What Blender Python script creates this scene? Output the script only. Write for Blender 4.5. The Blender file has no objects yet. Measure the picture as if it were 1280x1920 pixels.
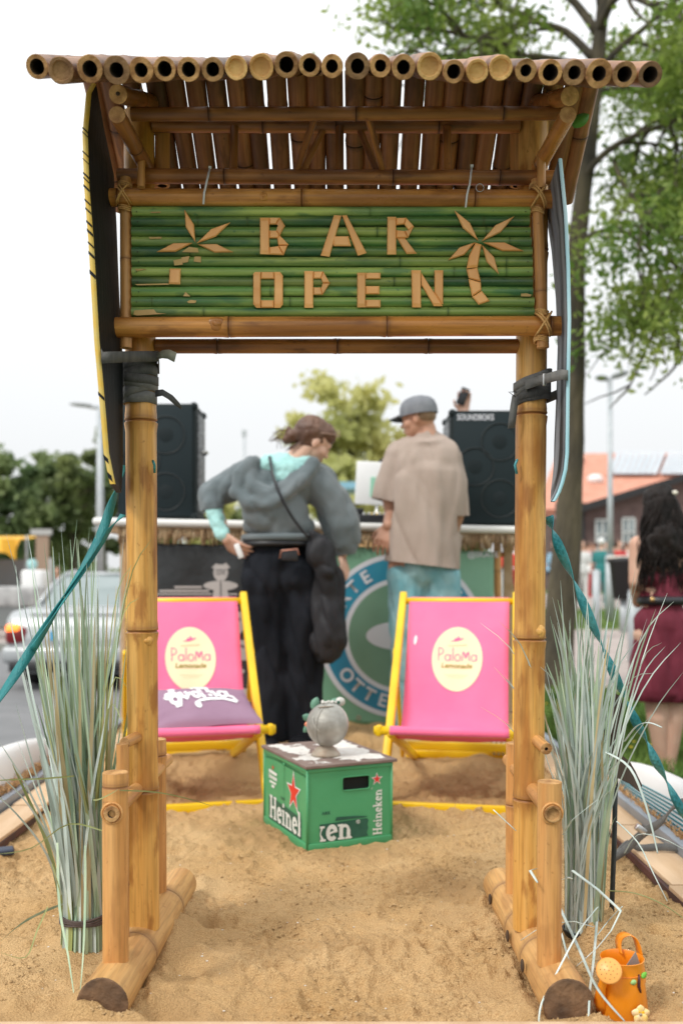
import bpy, bmesh, math, random
import numpy as np
from mathutils import Vector, Matrix, noise as mnoise
random.seed(7); np.random.seed(7)
R = math.radians
SC = bpy.context.scene
COL = SC.collection

# ---------------------------------------------------------------- camera, sky, sun, exposure
FPX, CX, HY, CZ = 1800.0, 640.0, 1080.0, 0.87
cam = bpy.data.cameras.new('camera'); camo = bpy.data.objects.new('camera', cam); COL.objects.link(camo)
camo.location = (0, 0, CZ); camo.rotation_euler = (R(90), 0, 0)
cam.sensor_fit = 'VERTICAL'; cam.sensor_height = 36; cam.sensor_width = 24
cam.lens = 36 * FPX / 1920; cam.shift_y = (HY - 960) / 1920
cam.clip_start = .05; cam.clip_end = 3000
cam.dof.use_dof = True; cam.dof.focus_distance = 2.2; cam.dof.aperture_fstop = 2.5
SC.camera = camo
SC.view_settings.view_transform = 'Standard'; SC.view_settings.look = 'None'
SC.view_settings.exposure = 0.19; SC.view_settings.gamma = 1.0; SC.view_settings.use_curve_mapping = False
SUN_EL, SUN_ROT = R(58), R(150)
W = bpy.data.worlds.new("World"); SC.world = W; W.use_nodes = True
wn, wl = W.node_tree.nodes, W.node_tree.links; wn.clear()
out = wn.new('ShaderNodeOutputWorld'); bg = wn.new('ShaderNodeBackground'); sky = wn.new('ShaderNodeTexSky')
sky.sky_type = 'NISHITA'; sky.sun_disc = False; sky.sun_elevation = SUN_EL; sky.sun_rotation = SUN_ROT
tc = wn.new('ShaderNodeTexCoord'); sx = wn.new('ShaderNodeSeparateXYZ'); wl.new(tc.outputs['Generated'], sx.inputs[0])
mr = wn.new('ShaderNodeMapRange'); mr.inputs['From Min'].default_value = 0; mr.inputs['From Max'].default_value = 1
mr.inputs['To Min'].default_value = 7.5; mr.inputs['To Max'].default_value = 15.2   # overcast dome: brighter towards the zenith
wl.new(sx.outputs['Z'], mr.inputs['Value'])
nz = wn.new('ShaderNodeTexNoise'); nz.inputs['Scale'].default_value = 1.6; nz.inputs['Detail'].default_value = 3
wl.new(tc.outputs['Generated'], nz.inputs['Vector'])
nm = wn.new('ShaderNodeMapRange'); nm.inputs['To Min'].default_value = .97; nm.inputs['To Max'].default_value = 1.03
wl.new(nz.outputs['Fac'], nm.inputs['Value'])
mu = wn.new('ShaderNodeMath'); mu.operation = 'MULTIPLY'; wl.new(mr.outputs[0], mu.inputs[0]); wl.new(nm.outputs[0], mu.inputs[1])
vs = wn.new('ShaderNodeVectorMath'); vs.operation = 'SCALE'; vs.inputs[0].default_value = (.982, 1.0, 1.01); wl.new(mu.outputs[0], vs.inputs['Scale'])
mx = wn.new('ShaderNodeMix'); mx.data_type = 'RGBA'; mx.inputs[0].default_value = .97
wl.new(sky.outputs[0], mx.inputs[6]); wl.new(vs.outputs[0], mx.inputs[7])
wl.new(mx.outputs[2], bg.inputs[0]); bg.inputs[1].default_value = .1; wl.new(bg.outputs[0], out.inputs[0])
sl = bpy.data.lights.new('sun', 'SUN'); sl.energy = 1.8; sl.angle = R(12); sl.color = (1, .965, .9)
so = bpy.data.objects.new('sun', sl); COL.objects.link(so)
so.rotation_euler = (R(42), 0, R(-50)); so.location = (-3, -3, 8)   # from behind-left of the camera, high

# ---------------------------------------------------------------- helpers
def P(px, py, Y): return Vector(((px - CX) * Y / FPX, Y, CZ + (HY - py) * Y / FPX))
WMAT = {}
def wm(o): return WMAT.get(o.name, Matrix.Identity(4))
def tag(o, label=None, cat=None, group=None, kind=None):
    if label: o['label'] = label
    if cat: o['category'] = cat
    if group: o['group'] = group
    if kind: o['kind'] = kind
    return o
def thing(name, label, cat, loc, rotz=0, group=None):
    o = bpy.data.objects.new(name, None); COL.objects.link(o); o.empty_display_size = .1
    o.location = loc; o.rotation_euler = (0, 0, rotz)
    WMAT[o.name] = Matrix.Translation(Vector(loc)) @ Matrix.Rotation(rotz, 4, 'Z')
    return tag(o, label, cat, group)
def place(o, parent=None, mw=None, local=False):
    """mw = wanted matrix (world unless local)."""
    mw = mw or Matrix.Identity(4)
    COL.objects.link(o)
    if parent is not None:
        o.parent = parent
        if local:
            o.matrix_basis = mw; WMAT[o.name] = wm(parent) @ mw
        else:
            o.matrix_parent_inverse = wm(parent).inverted(); o.matrix_basis = mw; WMAT[o.name] = mw
    else:
        o.matrix_basis = mw; WMAT[o.name] = mw
    return o
def copy_tree(o, parent=None):
    c = o.copy(); COL.objects.link(c); c.parent = parent
    for ch in list(o.children): copy_tree(ch, c)
    return c

class MB:
    def __init__(s): s.v = []; s.f = []; s.m = []; s.sm = []; s.attr = []
    def add(s, vs, fs, mi=0, sm=True, at=None):
        b = len(s.v); s.v += [tuple(p) for p in vs]; s.attr += (at if at else [0.0] * len(vs))
        for f in fs: s.f.append(tuple(i + b for i in f)); s.m.append(mi); s.sm.append(sm)
    def box(s, c, d, mi=0, rot=None, bev=0.0):
        x, y, z = d[0] / 2, d[1] / 2, d[2] / 2; c = Vector(c)
        if bev <= 0:
            vs = [Vector((a * x, b * y, e * z)) for a in (-1, 1) for b in (-1, 1) for e in (-1, 1)]
            fs = [(0, 1, 3, 2), (4, 6, 7, 5), (0, 4, 5, 1), (2, 3, 7, 6), (0, 2, 6, 4), (1, 5, 7, 3)]
            if rot: vs = [rot @ v for v in vs]
            s.add([v + c for v in vs], fs, mi, False)
        else:
            bm = bmesh.new(); bmesh.ops.create_cube(bm, size=1)
            for v in bm.verts: v.co = Vector((v.co.x * d[0], v.co.y * d[1], v.co.z * d[2]))
            bmesh.ops.bevel(bm, geom=bm.edges[:], offset=bev, segments=2, profile=.5, affect='EDGES')
            bm.verts.index_update()
            vs = [v.co.copy() for v in bm.verts]
            if rot: vs = [rot @ v for v in vs]
            s.add([v + c for v in vs], [[v.index for v in f.verts] for f in bm.faces], mi, True); bm.free()
    def tube(s, pts, rad, seg=8, mi=0, caps=True, flat=1.0):
        pts = [Vector(p) for p in pts]; n = len(pts)
        if not hasattr(rad, '__len__'): rad = [rad] * n
        t0 = (pts[1] - pts[0]).normalized()
        u = t0.orthogonal().normalized()
        vs = []
        for i, p in enumerate(pts):
            t = ((pts[min(i + 1, n - 1)] - pts[max(i - 1, 0)])).normalized()
            u = (u - t * u.dot(t)).normalized(); w = t.cross(u)
            for k in range(seg):
                a = 2 * math.pi * k / seg
                vs.append(p + u * math.cos(a) * rad[i] + w * math.sin(a) * rad[i] * flat)
        fs = [(i * seg + k, i * seg + (k + 1) % seg, (i + 1) * seg + (k + 1) % seg, (i + 1) * seg + k) for i in range(n - 1) for k in range(seg)]
        if caps: fs += [tuple(range(seg))[::-1], tuple(range((n - 1) * seg, n * seg))]
        s.add(vs, fs, mi)
    def ell(s, c, r, seg=16, rings=10, mi=0, rot=None):
        c = Vector(c); vs = [Vector((0, 0, r[2]))]
        for i in range(1, rings):
            th = math.pi * i / rings
            for k in range(seg):
                a = 2 * math.pi * k / seg
                vs.append(Vector((r[0] * math.sin(th) * math.cos(a), r[1] * math.sin(th) * math.sin(a), r[2] * math.cos(th))))
        vs.append(Vector((0, 0, -r[2])))
        fs = [(0, 1 + k, 1 + (k + 1) % seg) for k in range(seg)]
        for i in range(rings - 2):
            for k in range(seg):
                a = 1 + i * seg + k; b = 1 + i * seg + (k + 1) % seg; fs.append((a, a + seg, b + seg, b))
        L = len(vs) - 1; o = 1 + (rings - 2) * seg
        fs += [(L, o + (k + 1) % seg, o + k) for k in range(seg)]
        if rot: vs = [rot @ v for v in vs]
        s.add([v + c for v in vs], fs, mi)
    def lathe(s, prof, c=(0, 0, 0), seg=24, mi=0, rot=None):
        vs = []; n = len(prof)
        for r, z in prof:
            for k in range(seg):
                a = 2 * math.pi * k / seg; vs.append(Vector((r * math.cos(a), r * math.sin(a), z)))
        fs = [(i * seg + k, i * seg + (k + 1) % seg, (i + 1) * seg + (k + 1) % seg, (i + 1) * seg + k) for i in range(n - 1) for k in range(seg)]
        if rot: vs = [rot @ v for v in vs]
        s.add([v + Vector(c) for v in vs], fs, mi)
    def prism(s, poly, d, mi=0):
        """poly = list of 3-D points (planar), d = extrusion vector"""
        n = len(poly); d = Vector(d); a = [Vector(p) for p in poly]
        s.add(a + [p + d for p in a], [tuple(range(n))[::-1], tuple(range(n, 2 * n))] + [(i, (i + 1) % n, (i + 1) % n + n, i + n) for i in range(n)], mi, False)
    def ribbon(s, pts, wid, nrm, thick=0.0015, mi=0):
        """pts, list of widths dirs nrm = width direction per point"""
        vs = []; n = len(pts)
        for i, p in enumerate(pts):
            p = Vector(p); w = Vector(nrm[i]).normalized() * (wid[i] if hasattr(wid, '__len__') else wid) / 2
            t = (Vector(pts[min(i + 1, n - 1)]) - Vector(pts[max(i - 1, 0)])).normalized()
            q = t.cross(w).normalized() * thick / 2
            vs += [p - w - q, p + w - q, p + w + q, p - w + q]
        fs = []
        for i in range(n - 1):
            a = i * 4
            for k in range(4): fs.append((a + k, a + (k + 1) % 4, a + 4 + (k + 1) % 4, a + 4 + k))
        fs += [(3, 2, 1, 0), tuple(range(4 * n - 4, 4 * n))]
        s.add(vs, fs, mi)
    def mesh(s, name, mats, org=None):
        me = bpy.data.meshes.new(name); org = Vector(org) if org is not None else Vector((0, 0, 0))
        me.from_pydata([(a - org.x, b - org.y, c - org.z) for a, b, c in s.v], [], s.f)
        for m in (mats if isinstance(mats, (list, tuple)) else [mats]): me.materials.append(m)
        me.polygons.foreach_set('material_index', s.m); me.polygons.foreach_set('use_smooth', s.sm)
        if any(s.attr):
            at = me.attributes.new('node', 'FLOAT', 'POINT'); at.data.foreach_set('value', s.attr)
        me.update(); return me
    def build(s, name, mats, parent=None, local=False, ctr=True, sharp=None):
        v = np.array(s.v); lo, hi = v.min(0), v.max(0)
        org = Vector(((lo[0] + hi[0]) / 2, (lo[1] + hi[1]) / 2, lo[2])) if ctr else Vector((0, 0, 0))
        me = s.mesh(name, mats, org)
        if sharp:
            me.set_sharp_from_angle(angle=R(sharp))
        o = bpy.data.objects.new(name, me)
        return place(o, parent, Matrix.Translation(org), local)

TMP = bpy.data.scenes.new('tmp'); TVL = TMP.view_layers[0]
def remesh(mb, voxel, smooth=2, disp=None, cuts=()):
    """merge overlapping closed prims to one continuous skin"""
    me = mb.mesh('t', []); o = bpy.data.objects.new('t', me); TMP.collection.objects.link(o)
    m = o.modifiers.new('r', 'REMESH'); m.mode = 'VOXEL'; m.voxel_size = voxel; m.use_smooth_shade = True
    if smooth:
        q = o.modifiers.new('s', 'SMOOTH'); q.iterations = smooth; q.factor = .6
    TVL.update(); dg = TVL.depsgraph
    r = bpy.data.meshes.new_from_object(o.evaluated_get(dg)); bpy.data.objects.remove(o)
    if disp:
        n = len(r.vertices); co = np.empty(n * 3); r.vertices.foreach_get('co', co); co = co.reshape(-1, 3)
        nr = np.array([v.normal[:] for v in r.vertices])
        d = np.array([disp(Vector(c)) for c in co]); co += nr * d[:, None]
        r.vertices.foreach_set('co', co.ravel()); r.update()
    if cuts:      # clean hems: (point, outward normal, radius)
        bm = bmesh.new(); bm.from_mesh(r)
        for p, nrm, rad in cuts:
            p = Vector(p); fs = [f for f in bm.faces if (f.calc_center_median() - p).length < rad]
            g = list({v for f in fs for v in f.verts}) + list({e for f in fs for e in f.edges}) + fs
            bmesh.ops.bisect_plane(bm, geom=g, plane_co=p, plane_no=Vector(nrm).normalized(), clear_outer=True)
        bm.to_mesh(r); bm.free()
    r.polygons.foreach_set('use_smooth', [True] * len(r.polygons))
    return r
def mobj(name, me, mats, parent=None):
    for m in (mats if isinstance(mats, (list, tuple)) else [mats]): me.materials.append(m)
    me.name = name
    n = len(me.vertices); co = np.empty(n * 3); me.vertices.foreach_get('co', co); co = co.reshape(-1, 3)
    org = np.array([(co[:, 0].min() + co[:, 0].max()) / 2, (co[:, 1].min() + co[:, 1].max()) / 2, co[:, 2].min()])
    me.vertices.foreach_set('co', (co - org).ravel()); me.update()
    return place(bpy.data.objects.new(name, me), parent, Matrix.Translation(Vector(org)))
def cap(mb, p0, r0, p1, r1, seg=14, flat=None):
    """tapered capsule (closed)"""
    p0, p1 = Vector(p0), Vector(p1); d = (p1 - p0); L = d.length
    q = d.to_track_quat('Z', 'Y') if L > 1e-6 else Matrix.Identity(3).to_quaternion()
    prof = []
    for i in range(6): a = math.pi / 2 * i / 5; prof.append((r0 * math.sin(a), -r0 * math.cos(a)))
    for i in range(6): a = math.pi / 2 * i / 5; prof.append((r1 * math.cos(a), L + r1 * math.sin(a)))
    vs = []; n = len(prof); M = q.to_matrix()
    prof[0] = (1e-5, prof[0][1]); prof[-1] = (1e-5, prof[-1][1])
    for r, z in prof:
        for k in range(seg):
            a = 2 * math.pi * k / seg; vs.append(M @ Vector((r * math.cos(a), r * math.sin(a), z)))
    if flat: 
        vs = [Vector((v.x, v.y * flat, v.z)) for v in vs]
    fs = [(i * seg + k, i * seg + (k + 1) % seg, (i + 1) * seg + (k + 1) % seg, (i + 1) * seg + k) for i in range(n - 1) for k in range(seg)]
    fs += [tuple(range(seg))[::-1], tuple(range((n - 1) * seg, n * seg))]
    mb.add([v + p0 for v in vs], fs)
def chain(mb, pts, flat=None):
    for (a, ra), (b, rb) in zip(pts[:-1], pts[1:]): cap(mb, a, ra, b, rb, flat=flat)

# ---------------------------------------------------------------- materials
def rgb(c): return (c[0], c[1], c[2], 1)
def mat(name, c1, c2=None, scale=8, rough=.6, metal=0, bump=0, bscale=None, stretch=(1, 1, 1), detail=4, spec=.5, rnd=0, ramp=(.35, .65), emit=None, alpha=None, sheen=0, bdist=.01, coat=0):
    m = bpy.data.materials.new(name); m.use_nodes = True; n, l = m.node_tree.nodes, m.node_tree.links
    b = n['Principled BSDF']; b.inputs['Roughness'].default_value = rough; b.inputs['Metallic'].default_value = metal
    b.inputs['Specular IOR Level'].default_value = spec
    if sheen: b.inputs['Sheen Weight'].default_value = sheen
    if coat: b.inputs['Coat Weight'].default_value = coat
    b.inputs['Base Color'].default_value = rgb(c1)
    if emit: b.inputs['Emission Color'].default_value = rgb(emit[0]); b.inputs['Emission Strength'].default_value = emit[1]
    t = n.new('ShaderNodeTexCoord'); mp = n.new('ShaderNodeMapping'); mp.inputs['Scale'].default_value = stretch
    l.new(t.outputs['Object'], mp.inputs[0])
    oi = n.new('ShaderNodeObjectInfo'); ad = n.new('ShaderNodeVectorMath'); ad.operation = 'SCALE'; ad.inputs['Scale'].default_value = 9.0
    cb = n.new('ShaderNodeCombineXYZ')
    for k in range(3): l.new(oi.outputs['Random'], cb.inputs[k])
    l.new(cb.outputs[0], ad.inputs[0]); av = n.new('ShaderNodeVectorMath'); l.new(mp.outputs[0], av.inputs[0]); l.new(ad.outputs[0], av.inputs[1])
    vec = av.outputs[0]
    col = None
    if c2 is not None:
        z = n.new('ShaderNodeTexNoise'); z.inputs['Scale'].default_value = scale; z.inputs['Detail'].default_value = detail; l.new(vec, z.inputs['Vector'])
        r = n.new('ShaderNodeValToRGB'); r.color_ramp.elements[0].position = ramp[0]; r.color_ramp.elements[1].position = ramp[1]
        r.color_ramp.elements[0].color = rgb(c1); r.color_ramp.elements[1].color = rgb(c2); l.new(z.outputs['Fac'], r.inputs[0]); col = r.outputs[0]
    if rnd:
        hs = n.new('ShaderNodeHueSaturation')
        if col: l.new(col, hs.inputs['Color'])
        else: hs.inputs['Color'].default_value = rgb(c1)
        a = n.new('ShaderNodeMapRange'); a.inputs['To Min'].default_value = 1 - rnd; a.inputs['To Max'].default_value = 1 + rnd
        l.new(oi.outputs['Random'], a.inputs['Value']); l.new(a.outputs[0], hs.inputs['Value']); col = hs.outputs[0]
    if col: l.new(col, b.inputs['Base Color'])
    if bump:
        z2 = n.new('ShaderNodeTexNoise'); z2.inputs['Scale'].default_value = bscale or scale * 3; z2.inputs['Detail'].default_value = 5; l.new(vec, z2.inputs['Vector'])
        bp = n.new('ShaderNodeBump'); bp.inputs['Strength'].default_value = bump; bp.inputs['Distance'].default_value = bdist
        l.new(z2.outputs['Fac'], bp.inputs['Height']); l.new(bp.outputs[0], b.inputs['Normal'])
    return m
def bamboo_mat(name, ca, cb_, cstain, cnode, rough=.42, stain=.5, vr=.12, sat=1.0):
    m = bpy.data.materials.new(name); m.use_nodes = True; n, l = m.node_tree.nodes, m.node_tree.links
    b = n['Principled BSDF']; b.inputs['Specular IOR Level'].default_value = .4
    t = n.new('ShaderNodeTexCoord'); oi = n.new('ShaderNodeObjectInfo')
    cb = n.new('ShaderNodeCombineXYZ'); sc = n.new('ShaderNodeMath'); sc.operation = 'MULTIPLY'; sc.inputs[1].default_value = 31
    l.new(oi.outputs['Random'], sc.inputs[0])
    for k in range(3): l.new(sc.outputs[0], cb.inputs[k])
    av = n.new('ShaderNodeVectorMath'); l.new(t.outputs['Object'], av.inputs[0]); l.new(cb.outputs[0], av.inputs[1])
    def nz(scale, st, det=4):
        mp = n.new('ShaderNodeMapping'); mp.inputs['Scale'].default_value = st; l.new(av.outputs[0], mp.inputs[0])
        z = n.new('ShaderNodeTexNoise'); z.inputs['Scale'].default_value = scale; z.inputs['Detail'].default_value = det; l.new(mp.outputs[0], z.inputs['Vector']); return z.outputs['Fac']
    def ramp(f, a, c, p0, p1):
        r = n.new('ShaderNodeValToRGB'); e = r.color_ramp.elements; e[0].position = p0; e[1].position = p1; e[0].color = a; e[1].color = c; l.new(f, r.inputs[0]); return r.outputs[0]
    def mix(f, a, c, mode='MIX'):
        x = n.new('ShaderNodeMix'); x.data_type = 'RGBA'; x.blend_type = mode
        if hasattr(f, 'links') or hasattr(f, 'is_linked'): l.new(f, x.inputs[0])
        else: x.inputs[0].default_value = f
        for i, q in ((6, a), (7, c)):
            if hasattr(q, 'is_linked'): l.new(q, x.inputs[i])
            else: x.inputs[i].default_value = q
        return x.outputs[2]
    speck = nz(90, (1, 1, .8), 3)
    fib = nz(40, (1.4, 1.4, .05)); big = nz(5, (2.2, 2.2, .7)); blot = nz(16, (1.6, 1.6, .5), 6); fine = nz(160, (1, 1, .05), 2)
    base = ramp(fib, rgb(ca), rgb(cb_), .36, .66)
    base = mix(ramp(big, (0, 0, 0, 1), (stain, stain, stain, 1), .48, .62), base, rgb(cstain))
    base = mix(ramp(blot, (0, 0, 0, 1), (stain,) * 3 + (1,), .56, .64), base, rgb(cstain))
    base = mix(ramp(speck, (0, 0, 0, 1), (.55, .55, .55, 1), .66, .74), base, rgb(cstain))
    base = mix(.45, base, ramp(fine, (.45, .45, .45, 1), (1, 1, 1, 1), .3, .55), 'MULTIPLY')
    at = n.new('ShaderNodeAttribute'); at.attribute_name = 'node'
    base = mix(at.outputs['Fac'], base, rgb(cnode))
    hs = n.new('ShaderNodeHueSaturation'); l.new(base, hs.inputs['Color']); a = n.new('ShaderNodeMapRange')
    a.inputs['To Min'].default_value = 1 - vr; a.inputs['To Max'].default_value = 1 + vr; l.new(oi.outputs['Random'], a.inputs['Value']); l.new(a.outputs[0], hs.inputs['Value'])
    hs.inputs['Saturation'].default_value = sat
    l.new(hs.outputs[0], b.inputs['Base Color'])
    rr = n.new('ShaderNodeMapRange'); rr.inputs['To Min'].default_value = rough - .12; rr.inputs['To Max'].default_value = rough + .2; l.new(blot, rr.inputs['Value']); l.new(rr.outputs[0], b.inputs['Roughness'])
    bp = n.new('ShaderNodeBump'); bp.inputs['Strength'].default_value = .55; bp.inputs['Distance'].default_value = .0018
    l.new(fib, bp.inputs['Height']); l.new(bp.outputs[0], b.inputs['Normal'])
    return m
M = {}
M['gold'] = bamboo_mat('bamboo golden', (.62, .30, .062), (.76, .43, .125), (.36, .135, .026), (.27, .11, .03), .36, .75, .08)
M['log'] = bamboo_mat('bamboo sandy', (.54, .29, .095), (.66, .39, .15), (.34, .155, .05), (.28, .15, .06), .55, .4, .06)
M['brown'] = bamboo_mat('bamboo brown shaded', (.30, .115, .030), (.42, .18, .05), (.13, .048, .018), (.07, .026, .012), .32, .7, .15)  # brown beams, darkened further to put the under-roof shade into the colour
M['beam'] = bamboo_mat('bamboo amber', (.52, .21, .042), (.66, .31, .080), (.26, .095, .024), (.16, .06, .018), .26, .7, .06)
M['roof'] = bamboo_mat('bamboo roof shaded', (.25, .105, .040), (.37, .175, .072), (.11, .048, .022), (.06, .026, .012), .42, .7, .3)  # weathered brown plus painted shade: darkened for the dim roof underside
M['stick'] = bamboo_mat('bamboo stick', (.58, .27, .082), (.68, .36, .125), (.36, .15, .042), (.27, .12, .045), .4, .35, .1)
M['green'] = bamboo_mat('bamboo green', (.085, .20, .045), (.34, .41, .10), (.02, .10, .05), (.07, .12, .03), .26, .6, .36)
M['cut'] = mat('cut bamboo', (.60, .34, .13), (.30, .14, .045), 38, .75, bump=.5, bscale=90, rnd=.25)
M['cut2'] = mat('aged cut bamboo', (.44, .25, .11), (.20, .10, .04), 30, .8, bump=.5, bscale=90, rnd=.3)
M['cut3'] = mat('fresh cut bamboo', (.74, .46, .17), (.50, .26, .08), 24, .65, bump=.5, bscale=90, rnd=.15)
M['cutdark'] = mat('dark cut bamboo', (.08, .045, .025), (.22, .12, .06), 18, .85, bump=.6, bscale=60)
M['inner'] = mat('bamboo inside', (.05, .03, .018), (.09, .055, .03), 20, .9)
M['strip'] = mat('bamboo strip', (.78, .35, .095), (.88, .46, .16), 26, .38, bump=.15, bscale=120, stretch=(1, 1, .12), rnd=.12)
M['scar'] = mat('bare patch', (.58, .36, .14), (.50, .34, .10), 40, .6)
M['raffia'] = mat('raffia cord', (.78, .46, .16), (.62, .34, .11), 60, .6, bump=.4, bscale=200)

def bamboo(name, p0, p1, r0, r1=None, parent=None, m='gold', nodes=(), e0='hollow', e1='hollow', bow=(0, 0, 0), seg=18, swell=.06, cutm='cut', hole=.62, wob=0.0):
    r1 = r1 or r0; p0, p1 = Vector(p0), Vector(p1); d = p1 - p0; L = d.length
    q = d.to_track_quat('Z', 'Y').to_matrix().to_4x4(); mw = Matrix.Translation(p0) @ q
    b = q.to_3x3().inverted() @ Vector(bow); sd = random.random() * 50
    st = [(0.0, 1.0, .0)]
    for t in nodes:
        z = t * L; rr = r0 + (r1 - r0) * t; w = rr * .55
        st += [(z - w * 1.3, 1.0, 0), (z - w * .60, 1 + swell * .9, .22), (z - w * .22, 1 + swell * 1.3, .40), (z - w * .10, 1 + swell * .2, 1.0), (z, 1 - swell * .5, 1.0), (z + w * .12, 1 + swell * .6, .95), (z + w * .22, 1 + swell * 1.1, .5), (z + w * .42, 1 + swell * .5, .65), (z + w * .7, 1 + swell * .6, .28), (z + w * 1.3, 1.0, .0)]
    k = max(2, int(L / .12))
    for i in range(1, k):
        z = L * i / k
        if all(abs(z - t * L) > (r0 + r1) * .45 for t in nodes): st.append((z, 1.0, 0))
    st.append((L, 1.0, 0)); st = sorted(s for s in st if 0 <= s[0] <= L)
    mb = MB(); vs = []; at = []
    for z, f, nv in st:
        t = z / L; rr = (r0 + (r1 - r0) * t) * f; c = b * math.sin(math.pi * t)
        for j in range(seg):
            a = 2 * math.pi * j / seg
            w = 1 + wob * mnoise.noise(Vector((math.cos(a) * 1.5 + sd, math.sin(a) * 1.5, z * 9)))
            vs.append(Vector((c.x + rr * w * math.cos(a), c.y + rr * w * math.sin(a), z))); at.append(nv)
    n = len(st)
    mb.add(vs, [(i * seg + j, i * seg + (j + 1) % seg, (i + 1) * seg + (j + 1) % seg, (i + 1) * seg + j) for i in range(n - 1) for j in range(seg)], 0, True, at)
    for end, kind, ix in ((0, e0, 0), (1, e1, n - 1)):
        ring = vs[ix * seg:(ix + 1) * seg]; c = sum(ring, Vector()) / seg; sg = 1 if end == 0 else -1
        rr = r0 if end == 0 else r1
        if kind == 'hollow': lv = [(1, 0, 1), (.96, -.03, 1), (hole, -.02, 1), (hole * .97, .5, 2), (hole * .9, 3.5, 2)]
        elif kind == 'dimple': lv = [(1, 0, 1), (.95, -.04, 1), (.74, -.02, 1), (.66, .22, 1), (.3, .3, 1)]
        else: lv = [(1, 0, 1), (.95, -.04, 1), (.5, -.05, 1)]
        prev = ring
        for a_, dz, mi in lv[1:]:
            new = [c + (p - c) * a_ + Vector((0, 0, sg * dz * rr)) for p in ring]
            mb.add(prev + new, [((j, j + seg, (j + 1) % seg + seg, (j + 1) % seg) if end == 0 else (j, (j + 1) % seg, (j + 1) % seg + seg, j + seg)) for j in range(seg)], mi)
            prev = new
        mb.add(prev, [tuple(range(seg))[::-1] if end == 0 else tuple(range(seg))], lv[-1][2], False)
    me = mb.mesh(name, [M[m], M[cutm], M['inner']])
    me.set_sharp_from_angle(angle=R(50))
    return place(bpy.data.objects.new(name, me), parent, mw)

def text2d(s, size=1.0, bold=0.0, space=1.0):
    """flat triangulated text in the XY plane, centred; list verts, faces"""
    c = bpy.data.curves.new('t', 'FONT'); c.body = s; c.size = size; c.align_x = 'CENTER'; c.align_y = 'CENTER'
    c.offset = bold; c.space_character = space; c.resolution_u = 4
    o = bpy.data.objects.new('t', c); me = bpy.data.meshes.new_from_object(o)
    vs = [v.co.copy() for v in me.vertices]; fs = [tuple(p.vertices) for p in me.polygons]
    bpy.data.objects.remove(o); bpy.data.meshes.remove(me)
    return vs, fs
def stroke2d(lines, t):
    """round-ended strokes in 2-D -> verts, faces (each stroke a ribbon, z raised slightly per stroke)"""
    V, F = [], []
    for li, ln in enumerate(lines):
        w = t
        if isinstance(ln, tuple): ln, w = ln
        pts = [Vector((p[0], p[1], 0)) for p in ln]; b = len(V); z = li * 1e-5
        n = len(pts)
        for i, p in enumerate(pts):
            d = (pts[min(i + 1, n - 1)] - pts[max(i - 1, 0)]).normalized(); nr = Vector((-d.y, d.x, 0)) * w / 2
            V += [p + nr + Vector((0, 0, z)), p - nr + Vector((0, 0, z))]
        F += [(b + 2 * i, b + 2 * i + 1, b + 2 * i + 3, b + 2 * i + 2) for i in range(n - 1)]
    return V, F
def arcp(cx, cy, rx, ry, a0, a1, n=10): return [(cx + rx * math.cos(R(a0 + (a1 - a0) * i / n)), cy + ry * math.sin(R(a0 + (a1 - a0) * i / n))) for i in range(n + 1)]
def ellipse2d(rx, ry, n=40, rings=1, cx=0, cy=0):
    V = [Vector((cx, cy, 0))]; F = []
    for k in range(1, rings + 1):
        for i in range(n): a = 2 * math.pi * i / n; V.append(Vector((cx + rx * k / rings * math.cos(a), cy + ry * k / rings * math.sin(a), 0)))
    F += [(0, 1 + i, 1 + (i + 1) % n) for i in range(n)]
    for k in range(rings - 1):
        for i in range(n): a = 1 + k * n + i; b = 1 + k * n + (i + 1) % n; F.append((a, a + n, b + n, b))
    return V, F
def ring2d(r0, r1, n=64, rings=2):
    V, F = [], []
    for k in range(rings + 1):
        r = r0 + (r1 - r0) * k / rings
        for i in range(n): a = 2 * math.pi * i / n; V.append(Vector((r * math.cos(a), r * math.sin(a), 0)))
    for k in range(rings):
        for i in range(n): a = k * n + i; b = k * n + (i + 1) % n; F.append((a, a + n, b + n, b))
    return V, F
def decal(name, vf, fn, m, parent, sm=False):
    V, F = vf; mb = MB(); mb.add([fn(v) for v in V], F, 0, sm); return mb.build(name, m, parent)
def xf(vf, s=1, dx=0, dy=0, rot=0, sy=None, sh=0):
    V, F = vf; c, q = math.cos(rot), math.sin(rot); sy = sy if sy is not None else s; o = []
    for v in V:
        x, y = v.x * s + sh * v.y * sy, v.y * sy; o.append(Vector((x * c - y * q + dx, x * q + y * c + dy, v.z)))
    return o, F
def join2d(*a):
    V, F = [], []
    for v, f in a: b = len(V); V += v; F += [tuple(i + b for i in t) for t in f]
    return V, F
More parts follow.
